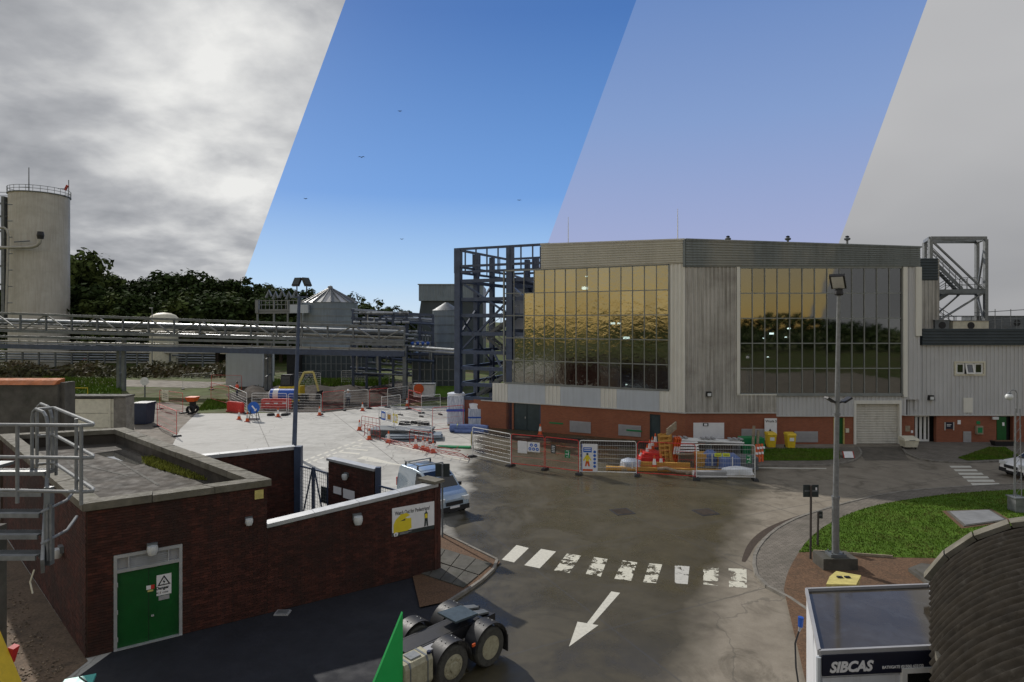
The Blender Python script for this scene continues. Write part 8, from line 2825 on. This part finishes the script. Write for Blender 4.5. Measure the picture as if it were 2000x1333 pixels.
# bright twin pipes running to the steel frame
MB().tube([D(800, 678, 78), D(888, 684, 68)], .16, 8).build('pipe', MT['pipe'], pk, smooth=True)
MB().tube([D(800, 684, 78), D(888, 690, 68)], .13, 8).build('pipe', MT['pipe'], pk, smooth=True)
for k in range(7):
    c_ = D(806 + k * 5, 671 + (k % 2) * 2, 78)
    MB().lathe([(.15, -.2), (.24, 0), (.15, .2)], c_, 8).build('valve', MT['pipe' if k % 2 else 'blue'], pk)

# conical-roofed tank and its stair gantry
q = D(645, 600, 108)
ct = thing('cone_roof_tank', 'squat grey tank with ribbed conical roof behind the pipe bridge', 'tank', (q.x, 108, 0))
rc = 52 / F * 108
ze = CH - (592 - HOR) / F * 108
za_ = CH - (563 - HOR) / F * 108
MB().lathe([(rc, 0), (rc, ze)], (q.x, 108, 0), 40).build('shell', MT['tank_grey'], ct, smooth=True)
for k in range(20):
    t0_, t1_ = 2 * math.pi * k / 20, 2 * math.pi * (k + 1) / 20
    MB().add([(q.x + math.cos(t0_) * rc * 1.04, 108 + math.sin(t0_) * rc * 1.04, ze), (q.x + math.cos(t1_) * rc * 1.04, 108 + math.sin(t1_) * rc * 1.04, ze), (q.x, 108, za_ + (.0 if k % 2 else .06)), ], [(0, 1, 2)]).build('roof_sheet', MT['tank_roof'] if k % 2 else MT['galv_dark'], ct)
    MB().beam((q.x + math.cos(t0_) * rc * 1.04, 108 + math.sin(t0_) * rc * 1.04, ze + .08), (q.x, 108, za_ + .12), .12, .2).build('roof_rib', MT['galv'], ct)
MB().lathe([(.5, -.1), (.4, .3), (.05, .45)], (q.x, 108, za_), 12).build('finial', MT['galv_dark'], ct)
for z in (ze - 1.2, ze - 2.4, ze - 3.4):
    MB().lathe([(rc + .06, z), (rc + .06, z + .12)], (q.x, 108, 0), 40, cap=False).build('hoop', MT['galv'], ct)
gy = thing('tank_gantry', 'galvanised access gantry with railings left of the conical tank', 'gantry', (D(545, 600, 104).x, 104, 0))
for u in (503, 535, 562, 588):
    b_ = D(u, 588, 104)
    MB().beam((b_.x, 104, 0), (b_.x, 104, b_.z), .25).build('column', MT['galv'], gy)
for v in (588, 596, 607, 611):
    MB().beam(D(501, v, 104), D(590, v - 1, 104), .1 if v < 605 else .3, .12 if v < 605 else .4).build('rail', MT['galv'], gy)
for k in range(12):
    u = 503 + k * 7.8
    MB().tube([D(u, 586, 104), D(u, 608, 104)], .06, 5).build('baluster', MT['galv'], gy)
MB().beam(D(503, 586, 104), D(503, 612, 104), .8, .5).build('ladder_cage', MT['galv'], gy)
for k in range(5):
    c_ = D(520 + k * 13, 582 + (k % 2) * 3, 105)
    MB().tube([c_, c_ + Vector((.5, 0, 1.2)), c_ + Vector((.9, 0, .2))], .25, 8).build('duct', MT['pipe_d'], gy, smooth=True)
MB().box(*(lambda a_, b_: (a_.x, b_.x, 103, 105, b_.z, a_.z))(D(570, 596, 104), D(605, 612, 104))).build('control_cabinet', MT['panel_blue'], gy)

# far right silos and box building behind the frame
q = D(872, 640, 92)
so = thing('grey_silo', 'blue grey banded silo partly hidden behind the steel frame', 'silo', (q.x, 92, 0))
rs_ = 27 / F * 92
zs_ = CH - (607 - HOR) / F * 92
MB().lathe([(rs_, 0), (rs_, zs_)], (q.x, 92, 0), 32).build('shell', MT['tank_grey'], so, smooth=True)
MB().lathe([(rs_ * 1.03, zs_), (.2, zs_ + 1.2)], (q.x, 92, 0), 32).build('roof', MT['galv_dark'], so)
for k in range(6):
    z = zs_ - .9 - k * 1.3
    MB().lathe([(rs_ + .05, z), (rs_ + .05, z + .1)], (q.x, 92, 0), 32, cap=False).build('hoop', MT['galv_dark'], so)
q0_, q1_ = D(818, 557, 125), D(905, 608, 125)
bb = thing('box_building', 'blue grey box shaped process building on the skyline behind the frame', 'building', ((q0_.x + q1_.x) / 2, 130, 0))
WQ = Wall((q0_.x, 125), (q1_.x + 4, 125))
zsp = CH - (588 - HOR) / F * 125
WQ.ribs_v(MB(), 0, WQ.L, zsp, q0_.z, 1.0, .08, 0.1).build('upper_cladding', MT['tank_grey'], bb)
MB().box(q0_.x, q1_.x + 4, 125.1, 140, zsp, q0_.z - .05).build('upper_block', MT['tank_grey'], bb)
MB().hexa([(q0_.x - 1.5, 125, 0), (q1_.x + 4, 125, 0), (q1_.x + 4, 140, 0), (q0_.x - 1.5, 140, 0), (q0_.x + .4, 125.3, zsp), (q1_.x + 4, 125.3, zsp), (q1_.x + 4, 140, zsp), (q0_.x + .4, 140, zsp)]).build('lower_block', MT['band_dark'], bb)
WQ.box(MB(), -.2, WQ.L, q0_.z, q0_.z + .2, -.2, .3).build('roof_edge', MT['galv'], bb)

# low buildings under the bridge
def low_building(name, label, u0, u1, v0, v1, d, mat, roofmat='galv', grid=0, dep=6):
    A_, B_ = D(u0, v0, d), D(u1, v1, d)
    t = thing(name, label, 'building', ((A_.x + B_.x) / 2, d + dep / 2, 0))
    z1_ = A_.z
    MB().box(A_.x, B_.x, d, d + dep, 0, z1_).build('walls', MT[mat], t)
    MB().box(A_.x - .2, B_.x + .2, d - .25, d + dep + .2, z1_, z1_ + .25).build('roof', MT[roofmat], t)
    if grid:
        n = grid
        for k in range(n + 1):
            x = A_.x + (B_.x - A_.x) * k / n
            MB().box(x - .08, x + .08, d - .12, d, 0, z1_ - .02).build('post', MT['galv_dark'], t)
        for f in (.3, .6, .95):
            MB().box(A_.x, B_.x, d - .1, d, z1_ * f - .06, z1_ * f + .06).build('rail', MT['galv_dark'], t)
    return t


low_building('plant_cabin', 'plain pale grey plant cabin under the pipe bridge', 441, 514, 684, 722, 86, 'panel_blue', 'galv', 0, 4)
low_building('tank_bund', 'long low gridded tank bund with pale eaves behind the excavator', 578, 716, 693, 730, 100, 'band_dark', 'white', 14, 8)
low_building('tank_bund', 'dark gridded tank bund between silo and grass bank', 806, 900, 694, 737, 80, 'band_dark', 'navy_steel', 8, 8)
low_building('plant_shed', 'dark low plant shed left under the pipe bridge', 560, 582, 690, 735, 98, 'room', 'galv', 0, 5)
fr_ = thing('pipe_trestle', 'low run of pipes on trestles beyond the scrub at far left', 'pipes', (-75, 118, 0))
for k in range(5):
    MB().tube([D(-40, 686 + k * 5, 116 + k), D(420, 690 + k * 5, 116 + k)], .18, 6).build('pipe', MT[['pipe_w', 'pipe_d', 'pipe', 'pipe_d', 'pipe_w'][k]], fr_)
for k in range(14):
    p0_ = D(-20 + k * 32, 688, 116.5)
    MB().beam((p0_.x, p0_.y, 0), (p0_.x, p0_.y, p0_.z), .25).build('trestle', MT['galv_dark'], fr_)

# left mid-ground: rough concrete block, pale doors wall, odds and ends
q0_, q1_ = D(-60, 752, 33), D(112, 752, 33)
cbk = thing('concrete_block_house', 'rough dark concrete blockhouse with orange tiled edge at left', 'building', (q0_.x, 35, 0))
MB().box(q0_.x, q1_.x, 33, 33.8, 0, q0_.z).build('walls', MT['conc_dark'], cbk)
MB().box(q1_.x, q1_.x + .25, 33.2, 34.0, 0, q0_.z + .1).build('end_wall', MT['conc_dark'], cbk)
MB().hexa([(q0_.x, 32.9, q0_.z), (q1_.x - .1, 32.9, q0_.z), (q1_.x - .1, 33.7, q0_.z), (q0_.x, 33.7, q0_.z), (q0_.x, 33.2, q0_.z + .22), (q1_.x - .1, 33.2, q0_.z + .22), (q1_.x - .1, 33.7, q0_.z + .3), (q0_.x, 33.7, q0_.z + .3)]).build('tile_course', MT['rust_roof'], cbk)
q0_, q1_ = D(112, 777, 41), D(246, 777, 41)
dw = thing('pale_door_wall', 'low concrete garage front with wide cream boarded doors', 'garage', (q0_.x, 42, 0))
dx0, dx1 = D(137, 780, 41).x, D(222, 780, 41).x
MB().box(q0_.x, dx0, 41, 41.9, 0, q0_.z).build('wall', MT['conc_dark'], dw)
MB().box(dx1, q1_.x, 41, 41.9, 0, q0_.z).build('wall', MT['kerb'], dw)
MB().box(q0_.x, q1_.x, 40.9, 42, q0_.z, q0_.z + .12).build('roof_slab', MT['conc_dark'], dw)
MB().box(dx0, dx1, 41.6, 41.9, 0, q0_.z).build('backing', MT['room'], dw)
hb = q0_.z - .08
for k in range(4):
    MB().box(dx0 + .02, dx1 - .02, 41.05, 41.12, hb * k / 4 + .01, hb * (k + 1) / 4 - .015).build('door_board', MT['cream'], dw)
MB().box(dx1 - .35, dx1 - .2, 40.98, 41.04, 0.05, hb).build('door_post', MT['cream'], dw)
def small(name, label, cat, u, v, builder):
    p = G(u, v)
    t = thing(name, label, cat, (p.x, p.y, 0))
    builder(p, t)
def _logs(p, t):
    for k in range(9):
        MB().tube([(p.x - 2.2 + .1 * (k % 3), p.y + .4 * (k % 3), .2 + .36 * (k // 3)), (p.x + 2.4 - .2 * (k % 2), p.y + .4 * (k % 3) + .1, .2 + .36 * (k // 3))], .18, 7).build('log', MT['bark'], t)
small('log_pile', 'pile of dark logs lying on the dirt path at left', 'logs', 93, 735, _logs)
def _ring(p, t):
    MB().tube([(p.x + math.cos(k * .5236) * .42, p.y, 1.3 + math.sin(k * .5236) * .42) for k in range(13)], .09, 8).build('ring', MT['red'], t)
    MB().beam((p.x, p.y + .1, 0), (p.x, p.y + .1, 1.5), .1).build('post', MT['white'], t)
small('life_ring', 'red life ring on a post in the scrub', 'life ring', 165, 718, _ring)
def _cross(p, t):
    for sgn in (-1, 1):
        MB().beam((p.x - .7, p.y, 1.0 + sgn * .5), (p.x + .7, p.y, 1.0 - sgn * .5), .12, .14).build('board', MT['white'], t)
    for sx in (-.6, .6):
        MB().beam((p.x + sx, p.y + .1, 0), (p.x + sx, p.y + .1, 1.4), .1).build('post', MT['timber_old'], t)
small('cross_barrier', 'white diagonal cross barrier beside the dirt path', 'barrier', 293, 719, _cross)
def _redbox(p, t):
    MB().box(p.x - .9, p.x + .9, p.y, p.y + .8, 0, 2.4).build('cabinet', MT['red'], t)
    MB().box(p.x - .95, p.x + .95, p.y - .05, p.y + .85, 2.4, 2.5).build('roof', MT['red_dark'], t)
small('red_cabinet', 'small red hydrant cabinet in the distant scrub', 'cabinet', 128, 704, _redbox)
def _rail(p, t):
    MB().tube([(p.x - 1.6, p.y, 0), (p.x - 1.6, p.y, 1.05), (p.x + 1.5, p.y, 1.05), (p.x + 1.5, p.y, 0)], .05, 6).build('rail', MT['yellow'], t)
small('yellow_rail', 'low yellow guard rail on the grass behind the pale doors', 'rail', 147, 775, _rail)
def _bags(p, t):
    for k in range(3):
        MB().box(p.x - 1.6, p.x + .9, p.y, p.y + 1.2, .05 + k * .5, .5 + k * .5).build('block', MT['cream'], t)
small('block_stack', 'stack of pale blocks at the far left beside the dirt path', 'blocks', 4, 728, _bags)
# scaffolded valve with white disc
def _disc(p, t):
    MB().beam((p.x, p.y, 0), (p.x, p.y, 1.9), .12).build('post', MT['galv_dark'], t)
    MB().lathe([(.5, -.04), (.5, .04)], (p.x, p.y - .1, 1.9), 16, 'y').build('disc', MT['white'], t)
small('disc_sign', 'white round disc on a post behind the black tank', 'sign', 283, 776, _disc)


# ---------------------------------------------------------------- vegetation
def crown_mesh(seed, rx, rz, nclump, ncard, size):
    rr = random.Random(seed)
    v, f = [], []
    for c_ in range(nclump):
        th = rr.uniform(0, 2 * math.pi)
        ph = math.acos(rr.uniform(-.75, 1))
        k = rr.uniform(.45, 1.0) ** .6
        cx, cy, cz = math.sin(ph) * math.cos(th) * rx * k, math.sin(ph) * math.sin(th) * rx * k, math.cos(ph) * rz * k
        cr = rr.uniform(.16, .34) * rx
        for i in range(ncard):
            d = Vector((rr.gauss(0, 1), rr.gauss(0, 1), rr.gauss(0, 1)))
            d.normalize()
            p = Vector((cx, cy, cz)) + d * cr * rr.uniform(.5, 1.05)
            n = (d + Vector((rr.uniform(-.7, .7), rr.uniform(-.7, .7), rr.uniform(-.3, .9)))).normalized()
            a_ = n.orthogonal().normalized()
            b_ = n.cross(a_)
            s = size * rr.uniform(.55, 1.3)
            ang = rr.uniform(0, 3.14)
            a2 = a_ * math.cos(ang) + b_ * math.sin(ang)
            b2 = n.cross(a2)
            o = len(v)
            v += [tuple(p - a2 * s), tuple(p + b2 * s * .6), tuple(p + a2 * s), tuple(p - b2 * s * .6)]
            f.append((o, o + 1, o + 2, o + 3))
    me = bpy.data.meshes.new('crown')
    me.from_pydata(v, [], f)
    return me


crowns = []
for s in range(6):
    me = crown_mesh(40 + s, 5.0, 5.6 + .5 * (s % 3), 52, 62, .42)
    me.materials.append(MT['leaf'] if s % 3 else MT['leaf2'])
    crowns.append(me)
tkm = MB()
tkm.tube([(0, 0, -1), (.1, 0, 3), (.0, .1, 7)], .38, 8, .2)
for k in range(6):
    t = k * 1.05
    z0_ = 3.2 + k * .6
    tkm.tube([(0.05, 0, z0_), (math.cos(t) * 1.4, math.sin(t) * 1.4, z0_ + 1.6), (math.cos(t) * 2.8, math.sin(t) * 2.8, z0_ + 2.6)], .16, 6, .05)
tk_me = None
tree_n = [0]


def tree(u, vtop, d, label, group='trees on the wooded slope', wide=1.0, seed=0):
    global tk_me
    rr = random.Random(seed * 13 + int(u))
    p = D(u, vtop, d)
    gz = ground_h(p.x, d) - .3
    h = p.z - gz
    s = h / 13.5
    t = thing('tree', label, 'tree', (p.x, d, gz), group)
    if tk_me is None:
        o = tkm.build('trunk', MT['bark'], None, smooth=True)
        tk_me = o.data
        o.parent = t
    else:
        o = bpy.data.objects.new('trunk', tk_me); COL.objects.link(o); o.parent = t
    o.scale = (s * wide, s * wide, s)
    c_ = bpy.data.objects.new('crown', crowns[rr.randrange(6)])
    COL.objects.link(c_)
    c_.parent = t
    c_.location = (0, 0, 7.6 * s)
    c_.scale = (s * wide * rr.uniform(.9, 1.15), s * wide * rr.uniform(.9, 1.1), s * rr.uniform(.92, 1.04))
    c_.rotation_euler = (0, 0, rr.uniform(0, 6.28))
    return t


gen = 'one of the dark broadleaved trees massed on the wooded slope at left'
tree(163, 490, 142, 'tallest dark tree rising just right of the white storage tank', None, .85, 1)
tree(-20, 560, 135, gen, seed=31)
ridge = [(168, 520), (196, 536), (222, 540), (250, 546), (276, 550), (300, 546), (322, 530), (344, 536), (368, 536), (392, 540), (416, 540), (440, 546), (466, 548), (492, 552), (520, 556), (546, 560), (572, 566), (604, 568), (636, 572), (668, 574), (700, 580), (732, 588), (762, 598), (790, 606)]
for i, (u, v) in enumerate(ridge):
    tree(u, v, 150 + 8 * (i % 3), gen, wide=1.1, seed=i)
front = [(140, 560), (175, 565), (212, 572), (246, 570), (282, 576), (318, 572), (352, 570), (388, 575), (424, 572), (458, 576), (490, 578), (522, 582), (548, 584), (575, 588), (702, 600), (740, 606)]
for i, (u, v) in enumerate(front):
    tree(u, v, 130 + 5 * (i % 2), gen, wide=1.15, seed=50 + i)
# distant woodland beyond the ridge, one mass
wd = MB()
rr = random.Random(77)
for k in range(13000):
    u = rr.uniform(-80, 900)
    d = rr.uniform(132, 185)
    x = (u - 1000) / F * d
    hmax = 7.5 - 5.0 * max(0, (u - 520) / 380)
    z = ground_h(x, d) + max(.3, hmax) * rr.random() ** .6
    s = rr.uniform(.4, .85)
    n = Vector((rr.gauss(0, 1), rr.gauss(0, 1) - .6, rr.gauss(0, 1) + .4)).normalized()
    a_ = n.orthogonal().normalized(); b_ = n.cross(a_)
    p = Vector((x, d, z))
    wd.add([p - a_ * s, p + b_ * s * .7, p + a_ * s, p - b_ * s * .7], [(0, 1, 2, 3)])
tag(wd.build('woodland', MT['leaf'], fixn=False), 'undergrowth filling the wooded slope below the trees', 'woodland', kind='stuff')
# scrub hedge along the far side of the dirt path
sb = MB()
for k in range(6000):
    u = rr.uniform(-80, 445)
    d = rr.uniform(99, 112)
    x = (u - 1000) / F * d
    z = rr.random() ** 1.3 * (1.0 + 1.1 * (.5 + .5 * math.sin(u * .045))) + .05
    s = rr.uniform(.15, .38)
    n = Vector((rr.gauss(0, 1), rr.gauss(0, 1) - .6, rr.gauss(0, 1) + .4)).normalized()
    a_ = n.orthogonal().normalized(); b_ = n.cross(a_)
    p = Vector((x, d, z))
    sb.add([p - a_ * s, p + b_ * s * .7, p + a_ * s, p - b_ * s * .7], [(0, 1, 2, 3)])
tag(sb.build('scrub_hedge', M('brown_green_scrub', (0.07, 0.068, 0.025), .8, .4, .3, island=.6, dirt=((.1, .065, .03), .15, .45, .6, .8)), fixn=False), 'brown green scrub hedge beyond the dirt path', 'scrub', kind='stuff')
# long grass around the dig and the left lawn
blades('rough_grass', [G(110, 776), G(238, 776), G(240, 742), G(80, 737)], .016, 5000, .35, MT['grass_blade'], 61, spread=.5)
blades('rough_grass', [G(385, 803), G(450, 798), G(440, 783), G(405, 781)], .012, 2500, .2, MT['grass_blade'], 62, spread=.5)
blades('rough_grass', [Vector((-36, 86, 0)), Vector((-18, 86, 0)), Vector((-18, 95, 0)), Vector((-44, 95, 0))], .01, 5000, .5, MT['grass_blade'], 63, spread=.5)
# stones strewn over the gravel strip
gs = MB()
for k in range(2600):
    f0, f1 = rr.random(), rr.random()
    p = Vector((-11.5, 15.9, 0)).lerp(Vector((-21.5, 25.3, 0)), f0 ** 1.3) + Vector((-2.4, -2.4, 0)) * f1
    if k % 2: p = Vector((rr.uniform(-14, -11.6), rr.uniform(9, 16), 0))
    s = rr.uniform(.02, .05)
    gs.cbox((p.x, p.y, .012 + s * .3), (s, s * rr.uniform(.7, 1.2), s * .7), rr.uniform(0, 3), rr.uniform(-.4, .4))
tag(gs.build('loose_stones', MT['stones'], fixn=False), 'loose brown stones scattered beside the substation', 'stones', kind='stuff')
# woods behind the viewpoint, mirrored in the glazing
bw2 = MB()
for k in range(9000):
    x = rr.uniform(-130, 120)
    y = -rr.uniform(95, 110)
    hm = 9.0 + 1.4 * math.sin(x * .09) + 1.0 * math.sin(x * .23 + 1)
    z = hm * rr.random() ** .7
    s = rr.uniform(.5, 1.0)
    n = Vector((rr.gauss(0, 1), rr.gauss(0, 1) + .6, rr.gauss(0, 1))).normalized()
    a_ = n.orthogonal().normalized(); b_ = n.cross(a_)
    p = Vector((x, y, z))
    bw2.add([p - a_ * s, p + b_ * s * .7, p + a_ * s, p - b_ * s * .7], [(0, 1, 2, 3)])
tag(bw2.build('woodland', MT['leaf'], fixn=False), 'tree belt mirrored dimly in the hall glazing', 'woodland', kind='stuff')
# gulls
for i, (u, v) in enumerate(((706, 308), (785, 468), (597, 389), (781, 218), (1014, 392))):
    c_ = D(u, v, 90)
    t_ = thing('gull', ['largest dark gull high in the blue sky', 'gull low over the box building', 'gull left of the others in the blue sky', 'highest tiny gull in the blue sky', 'gull nearest the steel frame top'][i], 'bird', tuple(c_), 'gulls in the sky')
    sz = .55 if i == 0 else .35
    m = MB()
    m.add([c_ + Vector((-sz, 0, .12 * sz)), c_ + Vector((-sz * .45, -.05, .32 * sz)), c_ + Vector((0, -.1, .02)), c_ + Vector((sz * .45, -.05, .32 * sz)), c_ + Vector((sz, 0, .1 * sz)), c_ + Vector((sz * .4, .12, .2 * sz)), c_ + Vector((0, .12, 0)), c_ + Vector((-sz * .4, .12, .2 * sz))], [(0, 1, 7), (1, 2, 6, 7), (2, 3, 5, 6), (3, 4, 5)])
    m.build('wings', MT['black'], t_)
    MB().tube([c_ + Vector((0, -.2, 0)), c_ + Vector((0, 0, 0)), c_ + Vector((0, .25, .02))], .06, 6, .02).build('torso', MT['black'], t_)
